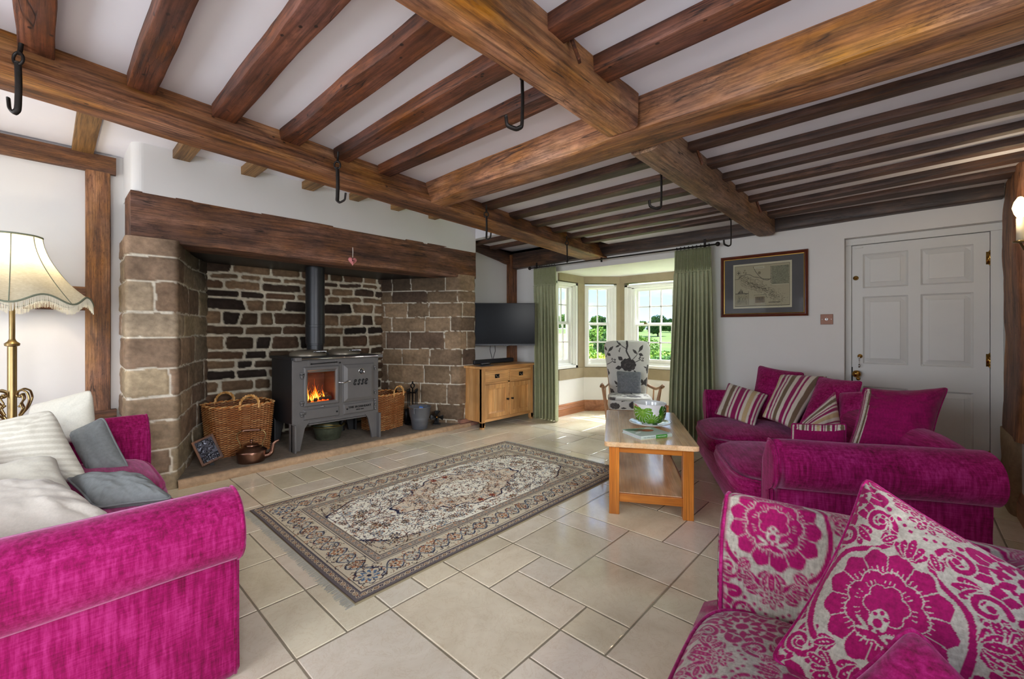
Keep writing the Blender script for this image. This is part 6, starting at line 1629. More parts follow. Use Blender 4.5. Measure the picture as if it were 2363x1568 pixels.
mb = MB(); mb.tube([(0, 1.49, 0), (0, 4.06, 0)], .0085, 12); mb.build('pole', M['iron'], e)
for y in (1.475, 4.075):
    mb = MB(); mb.sphere((0, y, 0), .024, 12); mb.build('finial', M['iron'], e)
for y in (1.62, 2.9, 3.98):
    mb = MB(); mb.box(-.006, .06, y - .005, y + .005, -.01, .002); mb.box(.038, .048, y - .012, y + .012, -.03, .08); mb.build('bracket', M['iron'], e, smooth=False, bevel=.002)

# ------------------------------------------------------------------ picture, switch, wall light
def picture():
    y0, y1, z0, z1 = .700, 1.482, 1.400, 2.039; e = thing('framed_map', 'old county map print in a mahogany and gilt frame on the white wall', 'picture', (4.945, 0, 0))
    def ring(a0, a1, b0, b1, w, x0, x1, name, mat, prof):
        R = []
        for (i, x) in prof: R.append([(x, a0 + i, b0 + i), (x, a1 - i, b0 + i), (x, a1 - i, b1 - i), (x, a0 + i, b1 - i)])
        mb = MB(); mb.grid(np.array(R), cv=True, col=(1, 1, 1)); return mb.build(name, mat, e, smooth=False)
    ring(y0, y1, z0, z1, 0, 0, 0, 'frame', M['mahog'], [(0, 0), (0, -.022), (.006, -.028), (.014, -.024), (.018, -.018), (.026, -.020), (.030, -.012), (.032, -.004)])
    ring(y0 + .030, y1 - .030, z0 + .030, z1 - .030, 0, 0, 0, 'gilt_slip', M['gilt'], [(0, -.004), (0, -.014), (.006, -.012), (.007, -.006)])
    mb = MB(); mb.box(-.007, -.001, y0 + .034, y1 - .034, z0 + .034, z1 - .034); mb.build('mount', M['mount'], e, smooth=False)
    # the print itself
    W_, H_ = .528, .392; r = Ras(W_, H_, .0014, S3((196, 188, 164))); rd = random.Random(9); D1 = S3((70, 62, 48)); D2 = S3((116, 106, 84)); PP = S3((164, 154, 130)); DKs = S3((60, 54, 44))
    def rect(x0, x1, a0, a1, c): r.a[int(x0 / .0014):int(x1 / .0014), int(a0 / .0014):int(a1 / .0014)] = c
    rect(.016, W_ - .016, .018, H_ - .016, D1); rect(.019, W_ - .019, .021, H_ - .019, PP)
    # coastlines, rivers, hatching; x runs left to right as seen
    c1 = smooth([(.02, .26), (.05, .262), (.08, .29), (.12, .30), (.16, .295), (.19, .275), (.24, .265), (.28, .25), (.34, .245)], 3); r.curve(c1, .002, .002, D1)
    c2 = smooth([(.19, .36), (.21, .32), (.24, .28), (.28, .245), (.32, .235), (.35, .25)], 3); r.curve(c2, .0024, .002, D1)
    for k in range(900):
        x = rd.uniform(.05, .38); yv = .29 - .55 * (x - .05) + rd.gauss(0, .028)
        if .03 < yv < .30: r.curve([(x, yv), (x + rd.uniform(.004, .014), yv + rd.uniform(-.007, .003))], .0007, .0007, rd.choice([D1, D2]))
    for k in range(9):
        x, yv = rd.uniform(.07, .16), rd.uniform(.20, .28); p = [(x, yv)]
        for _ in range(14): p.append((p[-1][0] + rd.uniform(.008, .018), p[-1][1] + rd.uniform(-.014, .004)))
        r.curve([q for q in p if q[0] < .45 and q[1] > .03], .0009, .0009, D1)
    for k in range(160): x, yv = .40 + rd.gauss(0, .035), .085 + rd.gauss(0, .028); r.curve([(x, yv), (x + rd.uniform(-.01, .01), yv + rd.uniform(-.006, .006))], .0008, .0008, rd.choice([D1, DKs]))
    rect(.355, .505, .20, .355, S3((122, 120, 100)))
    for k in range(260): x, yv = rd.uniform(.358, .50), rd.uniform(.20, .352); r.curve([(x, yv), (x + rd.uniform(.004, .012), yv)], .0006, .0006, rd.choice([D1, S3((150, 144, 122))]))
    for k in range(12): r.disc(.35, .22 + k * .012, .004, DKs); r.disc(.353, .222 + k * .012, .002, S3((200, 192, 168)))
    for k in range(14): r.disc(.36 + k * .0105, .196, .003, S3((204, 196, 172)))
    r.disc(.052, .315, .022, D1); r.disc(.052, .315, .020, PP); r.star(.052, .315, .010, 4, .5, 0, D1); r.disc(.245, .305, .013, D2)
    rect(.20, .29, .345, .362, S3((196, 188, 164))); rect(.205, .285, .350, .3525, D1); rect(.205, .285, .356, .358, D2)
    for x, yv in ((.11, .335), (.10, .318), (.12, .312)): r.star(x, yv, .007, 5, .4, .3, D2)
    for k in range(60): x = rd.gauss(.075, .024); hh = max(0, .042 * math.exp(-((x - .075) / .022) ** 2)); r.curve([(x, .135), (x, .135 + hh * rd.random())], .0012, .0008, DKs)
    rect(.022, .145, .128, .134, DKs); rect(.145, .148, .03, .15, D1); rect(.112, .132, .112, .130, DKs); rect(.022, .142, .03, .125, S3((148, 140, 116)))
    for k in range(30): x = rd.uniform(.025, .12); r.curve([(x, rd.uniform(.03, .12)), (x + .02, rd.uniform(.03, .12))], .0007, .0007, D1)
    rect(.198, .305, .035, .115, D1); rect(.2, .303, .037, .113, PP); rect(.208, .294, .045, .10, S3((112, 96, 74))); 
    for k in range(40): x = rd.uniform(.21, .29); r.curve([(x, rd.uniform(.06, .08)), (x, rd.uniform(.075, .10))], .0009, .0009, DKs)
    rect(.33, .43, .044, .049, DKs)
    for k in range(22): r.disc(.17 + k * .0075, .010, .0013, D1)
    yy0, zz0 = (y0 + y1) / 2 + W_ / 2 + .006, 1.464; x = np.linspace(0, W_, 370); y = np.linspace(0, H_ + .07, 300); 
    X, Y = np.meshgrid(x, y, indexing='ij'); Hh = .462
    mb = MB(); mb.grid(np.stack([np.full_like(X, -.0085), yy0 - X, 1.488 + Y], -1), col=r.sample(X, Y / (H_ + .07) * H_)); mb.build('print', M['print'], e, smooth=False)
    mb = MB(); mb.box(-.0105, -.0095, y0 + .034, y1 - .034, z0 + .034, z1 - .034); mb.build('glazing', M['picglass'], e, smooth=False)
picture()
e = thing('light_switch', 'square bronze switch plate beside the white door', 'light switch', (4.95, .558, 1.362))
mb = MB(); mb.box(-.007, 0, -.048, .048, -.048, .048); mb.build('plate', M['switch'], e, smooth=False, bevel=.002)
mb = MB(); mb.lathe([(.013, 0), (.013, .008), (.009, .008), (.009, .003), (0, .003)], n=20); k = mb.build('knob_ring', M['chrome'], e); k.location = (-.006, 0, 0); k.rotation_euler = (0, -math.pi / 2, 0)
for y in (-.034, .034):
    mb = MB(); mb.sphere((-.007, y, 0), .0045, 6, sx=.4); mb.build('screw', M['chrome'], e)
def walllight():
    e = thing('wall_light', 'candle style wall light glowing at the right edge beside the gnarled corner post', 'wall light', (4.02, -.503, 1.80))
    mb = MB(); mb.lathe([(0, 0), (.017, 0), (.017, .14), (.012, .142), (0, .142)], n=20); mb.build('candle_tube', m_plain('ivory_tube', (222, 210, 184), .4), e)
    mb = MB(); mb.lathe([(0, .14), (.014, .145), (.026, .17), (.034, .205), (.026, .24), (.010, .268), (0, .272)], n=24); mb.build('bulb', m_emit('warm_bulb', (255, 214, 150), 6.0), e)
    mb = MB(); mb.lathe([(0, -.012), (.03, -.008), (.034, .0), (.02, .004)], n=22); mb.tube([(0, 0, -.01), (.03, -.02, -.05), (.03, -.04, -.05), (.03, -.056, -.04)], .006, 8); mb.box(.0, .06, -.057, -.05, -.10, .02); mb.build('arm', M['agedbrass'], e)
    lamp('wall_light_bulb', 'POINT', (-.05, 0.05, .21), 2.0, (1, .80, .55), size=.03, parent=e)
walllight()

# ------------------------------------------------------------------ iron hooks in the beams
def hook(label, x, y, zt, drop, foot, ang, w=.011, ring=True, seed=0):
    e = thing('iron_hook', label, 'hook', (x, y, 0), ang, group='iron hooks hanging from the beams'); I_ = M['iron']
    mb = MB(); z = zt
    if ring:
        mb.tube([(0, .0, zt + .02), (0, -.006, zt - .03), (0, -.01, zt - .045)], .007, 8); mb.build('staple', I_, e)
        mb = MB(); mb.tube([(.018 * math.cos(a), -.012, zt - .062 + .022 * math.sin(a)) for a in np.linspace(0, 2 * math.pi, 16, endpoint=False)], .005, 8, closed=True); mb.build('link', I_, e); z = zt - .075
    else:
        mb.tube([(0, .0, zt + .03), (0, 0, zt - .01)], .008, 8); mb.build('staple', I_, e)
    mb = MB(); b_ = zt - drop
    pts = [(0, -.014, z), (.002, -.014, z - .02), (.004, -.014, (z + b_) / 2), (.002, -.014, b_ + .02), (0, -.014, b_), (foot * .35, -.016, b_ - .012), (foot, -.014, b_ + .004), (foot + .004 * np.sign(foot), -.014, b_ + .045)]
    mb.tube(smooth(pts, 1, 4), w, 6, flat=.55); mb.build('shank', I_, e)
hook('iron hook hanging at the far left edge by the first joist', -.062, 2.375, 2.30, .25, -.03, -.826, .0095, True)
hook('iron hook on the main beam above the stove flue', 1.155, 2.45, 2.28, .27, .045, -.826, .011, True)
hook('iron hook on the main beam just right of the mantel end', 2.476, 2.575, 2.28, .26, .035, -.826, .011, True)
hook('iron hook on the main beam near the left curtain', 3.843, 2.735, 2.27, .26, .012, -.826, .011, True)
hook('long iron hook hanging from the centre beam above the joists', 1.315, 1.16, 2.29, .21, -.06, -.826, .010, False)
hook('long iron hook hanging beside the far rough beam', 2.66, 1.165, 2.28, .24, -.07, -.826, .010, False)
hook('iron hook by the end of the curtain pole', 4.25, 1.20, 2.28, .24, -.06, -.826, .009, False)
for k, (x, y) in enumerate(((1.31, .915), (2.62, .925), (4.02, .93))):
    mb = MB(); mb.obox((x, y, 2.34), (x + .015, y - .03, 2.24), .03, .012); tag(mb.build('oak_peg', M['joist'], smooth=False, bevel=.003), 'old wooden peg tucked beside the %s' % ('upper centre beam', 'far rough beam near the cross beam', 'far rough beam near the door wall')[k], 'peg')

# ------------------------------------------------------------------ standard lamp
def floor_lamp():
    e = thing('floor_lamp', 'brass standard lamp with a fringed cream shade behind the left sofa', 'lamp', (-.155, 4.30, 0)); BR_ = M['agedbrass']
    mb = MB(); mb.lathe([(.17, 0), (.17, .02), (.12, .04), (.05, .07), (.03, .10), (.022, .12), (.022, 1.15), (.034, 1.155), (.036, 1.17), (.02, 1.185), (.014, 1.20), (.014, 1.62), (0, 1.62)], n=32); mb.build('column', BR_, e).modifiers.new('es', 'EDGE_SPLIT').split_angle = math.radians(50)
    for k in range(4):
        a0 = k * math.pi / 2 + .72; mb = MB()
        def pt(r_, z): return (r_ * math.cos(a0), r_ * math.sin(a0), z)
        mb.tube([pt(*q) for q in smooth([(.022, .655), (.05, .69), (.095, .74), (.118, .80), (.105, .85), (.07, .868), (.035, .855), (.028, .83), (.045, .82), (.06, .835)], 3)], .0062, 8)
        mb.tube([pt(*q) for q in smooth([(.045, .70), (.07, .74), (.055, .775), (.075, .80), (.068, .835), (.052, .83)], 2)], .005, 7)
        mb.sphere(pt(.055, .825), .010, 6); mb.sphere(pt(.05, .76), .008, 6)
        mb.build('scroll', BR_, e)
        mb = MB(); mb.tube([pt(.03, .66), pt(.06, .50), pt(.10, .25), pt(.15, .03)], .007, 8); mb.build('leg_rod', BR_, e)
    # shade: flared panels with a scalloped hem
    n = 144; t = np.linspace(0, 2 * math.pi, n, endpoint=False); nz = 26; R = []
    for k in range(nz):
        f_ = k / (nz - 1); rr_ = .135 + .245 * f_ ** 1.75; sc = .028 * f_ ** 3 * (np.cos(t * 8) * 1.0); z = 1.875 - .425 * f_ + sc * -1.0
        fl = 1 - .030 * (1 - np.abs(np.cos(t * 4))) ; R.append(np.c_[rr_ * fl * np.cos(t), rr_ * fl * np.sin(t), z])
    P = np.array(R)
    m, nt, N, L, b = new_mat('lamp_shade_linen'); v = coord(nt, (60, 60, 200)); nn = noi(nt, v, 1, 4)
    col = ramp(nt, nn, [(0.3, srgb(206, 200, 176)), (0.7, srgb(224, 220, 200))]); L(col, b.inputs['Base Color']); b.inputs['Roughness'].default_value = .9
    tr = N('ShaderNodeBsdfTranslucent'); L(col, tr.inputs[0]); ms = N('ShaderNodeMixShader'); ms.inputs[0].default_value = .55; L(b.outputs[0], ms.inputs[1]); L(tr.outputs[0], ms.inputs[2]); L(ms.outputs[0], nt.nodes['Material Output'].inputs[0])
    mb = MB(); mb.grid(P, cv=True, col=(1, 1, 1), flip=True); sh = mb.build('lamp_shade', m, e)
    gm = m_plain('sage_braid', (120, 128, 110), .9, scale=80, bmp=.4)
    mb = MB(); mb.tube([tuple(p) for p in P[0]], .006, 8, closed=True); mb.build('braid', gm, sh)
    mb = MB(); mb.tube([tuple(p + np.array([0, 0, .004])) for p in P[-1]], .006, 8, closed=True); mb.build('braid', gm, sh)
    mb = MB()
    for k in range(8):
        i = int(n * (k + .0) / 8); mb.tube([tuple(q * np.array([1.004, 1.004, 1])) for q in P[:, i]], .0025, 6)
    mb.build('panel_seam', gm, sh)
    mb = MB(); rd = random.Random(3)
    for k in range(n * 4):
        i = k / 4; a = 2 * math.pi * i / n; j = int(i) % n; p = P[-1][j] * (1 - (i % 1)) + P[-1][(j + 1) % n] * (i % 1); l = .050 + rd.uniform(-.005, .006)
        mb.obox(tuple(p), (p[0] + rd.uniform(-.003, .003), p[1] + rd.uniform(-.003, .003), p[2] - l), .0028, .0022)
    fo = mb.build('fringe', m_plain('cream_fringe', (222, 220, 204), .9), sh, smooth=False)
    mb = MB(); mb.sphere((0, 0, 1.68), .04, 10, sz=1.2); mb.build('bulb', m_emit('lamp_bulb', (255, 222, 170), 8), e)
    mb = MB()
    for a in (0, 2.09, 4.19): mb.tube([(0, 0, 1.80), (.13 * math.cos(a), .13 * math.sin(a), 1.873)], .002, 5)
    mb.tube([(0, 0, 1.62), (0, 0, 1.80)], .004, 6); mb.build('shade_carrier', BR_, sh)
    lamp('lamp_bulb_light', 'POINT', (0, 0, 1.72), 11, (1, .80, .55), size=.05, parent=e)
floor_lamp()

# ------------------------------------------------------------------ wicker baskets
def basket(label, loc, rz, w, d, h_, taper, handles, seed, rimh=0.0):
    e = thing('log_basket', label, 'basket', loc, rz, group='wicker log baskets on the hearth')
    rows = int(h_ / .0105); stakes = int(2 * (w + d) / .036) // 2 * 2; nu = stakes * 8; nv = rows * 4
    t = np.linspace(0, 1, nu, endpoint=False); th = t * 2 * math.pi; ex = .42
    cx = np.sign(np.cos(th)) * np.abs(np.cos(th)) ** ex; cy = np.sign(np.sin(th)) * np.abs(np.sin(th)) ** ex
    # arc-length parametrisation
    per = np.r_[0, np.cumsum(np.hypot(np.diff(np.r_[cx, cx[0]] * w), np.diff(np.r_[cy, cy[0]] * d)))]; s = per / per[-1]
    th = np.interp(np.linspace(0, 1, nu, endpoint=False), s, np.r_[th, 2 * math.pi]); cx = np.sign(np.cos(th)) * np.abs(np.cos(th)) ** ex; cy = np.sign(np.sin(th)) * np.abs(np.sin(th)) ** ex
    u = np.arange(nu) / nu * stakes; R = []; C = []
    cdk, cmd, clt = S3((84, 42, 18)), S3((186, 116, 58)), S3((234, 186, 124))
    for k in range(nv + 1):
        f_ = k / nv; z = h_ * f_; row = f_ * rows; sc = 1 - taper * (1 - f_); ph = (int(row) % 2) * math.pi
        bul = .007 * np.cos(u * math.pi + ph) + .005 * abs(math.sin(row * math.pi)) - .002
        hw, hd = w / 2 * sc + bul, d / 2 * sc + bul
        R.append(np.c_[cx * hw, cy * hd, np.full(nu, z) + rimh * (np.abs(cx) ** 3) * f_])
        v_ = _h(np.floor(u / 3), np.full(nu, int(row)), np.full(nu, 1.0), seed); g = abs(math.sin(row * math.pi)) ** .6 * (0.55 + .45 * np.cos(u * math.pi + ph))
        big = .5 + .5 * fbm(np.stack([u * .35, np.full(nu, row * .10), np.zeros(nu)], -1), 2, seed)
        col = cdk[None] * (1 - g[:, None]) + (cmd[None] * (1 - v_[:, None] * big[:, None]) + clt[None] * (v_ * big)[:, None]) * g[:, None]; C.append(col)
    P = np.array(R); C = np.array(C); mb = MB(); mb.grid(P, cv=True, col=C, flip=True)
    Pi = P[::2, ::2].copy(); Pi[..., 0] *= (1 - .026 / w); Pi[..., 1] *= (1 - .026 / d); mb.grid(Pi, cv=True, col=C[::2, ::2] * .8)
    mb.box(-w / 2 * (1 - taper) + .02, w / 2 * (1 - taper) - .02, -d / 2 * (1 - taper) + .02, d / 2 * (1 - taper) - .02, .0, .012, cmd); mb.build('basket_body', M['wicker'], e)
    # plaited rim
    mb = MB(); rim = P[-1][::2]
    for q in (0, math.pi):
        pts = []
        for i, p in enumerate(rim): a = i * .55 + q; pts.append((p[0] * (1 + .008 * math.cos(a) / (w / 2)), p[1] * (1 + .008 * math.cos(a) / (d / 2)), p[2] + .004 + .007 * math.sin(a)))
        mb.tube(pts, .0065, 6, closed=True, col=cmd if q else clt * .8)
    mb.build('rim', M['wicker'], e)
    for (hx, hy, along, hh) in handles:
        mb = MB(); hw = .085
        for q in (0, 2.09, 4.19):
            pts = []
            for k in range(49):
                f_ = k / 48; a = math.pi * f_; o = -hw * math.cos(a); up = hh * math.sin(a) ** .7 - .03; tw = f_ * 22 + q
                ox, oy = (o, 0) if along == 'x' else (0, o); pts.append((hx + ox + .008 * math.cos(tw), hy + oy + .008 * math.cos(tw + 1), h_ + up + .008 * math.sin(tw)))
            mb.tube(pts, .0068, 7, col=(clt, S3((206, 158, 92)), S3((190, 138, 76)))[int(q / 2)])
        mb.build('handle', M['wicker'], e)
basket('wicker log basket with two plaited handles left of the range', (1.29, 4.885, HZ), math.radians(2), .56, .42, .475, .13, [(-.06, .21, 'x', .125), (.03, -.21, 'x', .125)], 3)
basket('wicker basket between the range and the grey bucket', (2.83, 4.80, HZ), math.radians(14), .48, .38, .42, .10, [(.08, -.19, 'x', .12)], 9)

# ------------------------------------------------------------------ kettle
def kettle():
    e = thing('kettle', 'old copper kettle with a swan neck spout in front of the left basket', 'kettle', (1.265, 4.405, HZ), math.radians(-28)); CU = M['copper']
    mb = MB(); mb.lathe([(0, 0), (.10, 0), (.108, .006), (.113, .03), (.121, .085), (.124, .10), (.122, .106), (.112, .112), (.095, .128), (.070, .146), (.055, .152), (0, .152)], n=52); mb.build('body', CU, e)
    mb = MB(); mb.lathe([(.056, .150), (.058, .156), (.045, .164), (.02, .172), (.006, .176), (.006, .184), (.012, .190), (.013, .198), (.006, .206), (0, .207)], n=30); mb.build('lid', CU, e)
    mb = MB(); mb.tube(smooth([(.105, 0, .045), (.14, 0, .052), (.165, 0, .075), (.172, 0, .115), (.178, 0, .15), (.20, 0, .172), (.225, 0, .18)], 2), [.024 - .015 * (k / 41) for k in range(42)], 12); mb.build('spout', CU, e)
    for s in (-1, 1):
        mb = MB(); mb.tube(smooth([(s * .09, 0, .135), (s * .088, 0, .165), (s * .105, 0, .20), (s * .118, 0, .24), (s * .10, 0, .275), (s * .072, 0, .285)], 2), .0052, 8); mb.build('handle_arm', M['agedbrass'], e)
    mb = MB(); mb.tube([(-.078, 0, .285), (-.05, 0, .288), (0, 0, .289), (.05, 0, .288), (.078, 0, .285)], [.009, .011, .012, .011, .009], 12); mb.build('grip', CU, e)
kettle()

def plaque():
    e = thing('plaque', 'wood mounted cast metal plaque leaning near the left pier', 'plaque', (.985, 4.465, HZ), math.radians(-22))
    tilt = bpy.data.objects.new('board', None)
    bpy.data.objects.remove(tilt)
    R_ = Matrix.Rotation(math.radians(-20), 4, 'X') @ Matrix.Rotation(math.radians(-24), 4, 'Y'); T = Matrix.Translation((0, 0, .05)) @ R_
    def put(mb, name, mat, **k):
        o = mb.build(name, mat, e, **k); o.matrix_local = T; return o
    mb = MB(); mb.box(-.085, .085, 0, .022, -.0, .235); put(mb, 'board', m_wood('plaque_board', (70, 42, 28), (112, 74, 50), (140, 98, 70), .4, crack=False, axis=2), smooth=False, bevel=.004)
    mb = MB(); n = 26
    u = np.linspace(-1, 1, 70); v = np.linspace(0, 1, 90); U, V = np.meshgrid(u, v, indexing='ij'); x = U * .066; z = .02 + V * .195
    ov = ((x / .062) ** 2 + ((z - .145) / .068) ** 2) < 1; ban = (z < .072) & (z > .022) & (np.abs(x) < .064); neck = (np.abs(x) < .035) & (z < .10); m_ = ov | ban | neck
    h_ = .004 * m_ + m_ * (.006 * np.clip(fbm(np.stack([x * 55, z * 55, x * 0], -1), 3, 5) + .15, 0, 1)) + .005 * (np.abs(np.hypot(x / .062, (z - .145) / .068) - .93) < .07) * ov
    h_ += ban * .005 * ((np.sin(x * 420) > .1) & (np.abs(((z - .022) * 1000 % 25) - 12) < 8))
    mb.grid(np.stack([x, -.001 - h_, z], -1), col=(1, 1, 1)); put(mb, 'relief', m_plain('dark_pewter', (78, 80, 88), .3, .85, .3, 60))
    mb = MB(); mb.obox((-.02, .02, .15), (-.02, .07, -.045), .03, .01); put(mb, 'back_strut', M['blackiron'], smooth=False)
plaque()

def pan():
    e = thing('preserving_pan', 'green tarnished brass preserving pan on the hearth under the range', 'pan', (2.12, 4.735, HZ))
    mb = MB(); mb.lathe([(0, .004), (.115, 0), (.125, .006), (.15, .12), (.158, .142), (.172, .148), (.172, .153), (.154, .152), (.145, .12), (.12, .012), (0, .010)], n=56); o = mb.build('pan_body', M['panmetal'], e)
    mb = MB(); mb.lathe([(.153, .150), (.173, .150), (.176, .153), (.172, .157), (.153, .155)], n=56); mb.build('rim', M['tin'], e)
    mb = MB(); mb.tube([(.160 * math.cos(a), .160 * math.sin(a), .158 + .03 * max(0, math.sin((a - 2.0) * 1.0)) ) for a in np.linspace(2.0, 5.14, 30)], .005, 8); mb.build('bail_handle', M['tin'], e)
pan()

def bucket():
    e = thing('bucket', 'grey metal bucket of firelighters at the right end of the hearth', 'bucket', (3.10, 4.40, HZ)); Gm = M['galv']
    mb = MB(); mb.lathe([(0, .004), (.088, 0), (.092, .004), (.108, .12), (.110, .124), (.112, .13), (.112, .138), (.117, .150), (.1195, .154), (.133, .262), (.139, .266), (.139, .272), (.131, .270), (.115, .15), (.09, .012), (0, .010)], n=60); mb.build('pail', Gm, e)
    for s in (-1, 1):
        mb = MB(); a = .4; mb.obox((s * .133 * math.cos(a), s * .133 * math.sin(a), .20), (s * .137 * math.cos(a), s * .137 * math.sin(a), .27), .03, .01); mb.build('handle_lug', Gm, e, smooth=False, bevel=.003)
    mb = MB(); a0 = .4; mb.tube([(.142 * math.cos(a + a0), .142 * math.sin(a + a0), .262 + .012 * math.sin(a)) for a in np.linspace(0, math.pi, 24)], .0035, 7); mb.build('bail_handle', M['chrome'], e)
    for k, (x, y, z, rz, c, lb, nm) in enumerate(((.045, .02, .235, .7, (44, 96, 170), 'blue packet sticking out of the grey bucket', 'packet'), (-.04, .0, .225, .2, (186, 152, 118), 'tan wrapped block inside the grey bucket', 'firelighter'), (.0, -.05, .225, 1.4, (200, 196, 186), 'pale crumpled wrapper at the front of the grey bucket', 'wrapper'))):
        m = MB(); m.box(-.05, .05, -.025, .025, -.018, .018); o = m.build(nm, m_plain(nm + '_wrap', c, .35, var=.2, scale=30), smooth=False, bevel=.008); o.location = (3.10 + x, 4.40 + y, HZ + z); o.rotation_euler = (.2, .35 - .3 * k, rz); tag(o, lb, nm)
bucket()

def companion():
    e = thing('companion_set', 'black iron fireside companion set with a crown finial behind the bucket', 'fire tools', (3.20, 4.70, HZ)); I_ = M['blackiron']
    mb = MB(); mb.lathe([(0, 0), (.10, 0), (.10, .012), (.03, .02), (.0, .02)], n=28); mb.build('base', I_, e)
    mb = MB(); mb.tube([(0, 0, 0), (0, 0, .46)], .008, 10); mb.build('stem', I_, e)
    mb = MB(); mb.sphere((0, 0, .53), .012, 8, sz=1.6)
    for a in range(4):
        c, s = math.cos(a * 1.57), math.sin(a * 1.57); mb.tube(smooth([(0, 0, .455), (.03 * c, .03 * s, .475), (.032 * c, .032 * s, .50), (.012 * c, .012 * s, .515), (0, 0, .52)], 2), .005, 7)
    mb.build('finial', I_, e)
    mb = MB(); mb.tube([(-.07, 0, .40), (.07, 0, .40)], .006, 8); mb.tube([(0, -.07, .40), (0, .07, .40)], .006, 8); mb.build('hanger', I_, e)
    for k, (x, y) in enumerate(((-.07, 0), (.07, 0), (0, -.07), (0, .07))):
        mb = MB(); mb.tube([(x, y, .42), (x, y, .16)], .006, 8); mb.sphere((x, y, .43), .014, 7, sz=1.4)
        if k == 0: mb.box(x - .04, x + .04, y - .008, y + .008, .04, .20)
        elif k == 1: mb.lathe([(0, .03), (.03, .04), (.02, .14), (.008, .17)], x, y, 14)
        elif k == 2: mb.tube([(x, y, .17), (x, y, .04), (x + .03, y, .04)], .007, 8)
        else: mb.box(x - .03, x + .03, y - .006, y + .006, .05, .15)
        mb.build(('shovel', 'brush', 'poker', 'tongs')[k], I_, e)
    e = thing('coal_shovel', 'dark iron shovel standing behind the right basket', 'shovel', (3.02, 4.80, HZ)); mb = MB(); mb.tube([(0, 0, .30), (0, 0, .46)], .007, 8); mb.sphere((0, 0, .47), .014, 6); mb.build('handle', I_, e)
    mb = MB(); mb.box(-.055, .055, -.01, .01, .0, .30); mb.build('blade', I_, e, smooth=False, bevel=.009)
companion()

def fan():
    e = thing('stove_fan', 'small black stove-top fan standing by the right pier', 'fan', (3.385, 4.44, HZ), math.radians(-35)); I_ = M['blackiron']
    mb = MB(); mb.box(-.05, .05, -.03, .035, 0, .012); mb.box(-.03, .03, -.012, .012, .012, .10)
    for k in range(7): mb.box(-.045 + k * .015 - .002, -.045 + k * .015 + .002, -.02, .02, .09, .17)
    mb.build('body', I_, e, smooth=False, bevel=.002)
    mb = MB()
    mb.lathe([(0, -.01), (.014, -.01), (.014, .02), (0, .022)], n=16); h_ = mb.build('hub', M['brass'], e); h_.location = (0, -.04, .10); h_.rotation_euler = (math.pi / 2, 0, 0)
    for k in range(4):
        mb = MB(); P = []
        for rr_ in np.linspace(.012, .085, 8):
            P.append([(rr_ * math.cos(a), rr_ * math.sin(a), .010 * math.sin((a - k * 1.571) * 2.2)) for a in np.linspace(k * 1.571 - .30 - rr_ * 3, k * 1.571 + .35, 7)])
        mb.grid(np.array(P), col=(1, 1, 1)); b_ = mb.build('blade', I_, e); b_.location = (0, -.05, .10); b_.rotation_euler = (math.pi / 2, 0, 0); b_.modifiers.new('s', 'SOLIDIFY').thickness = .002
fan()

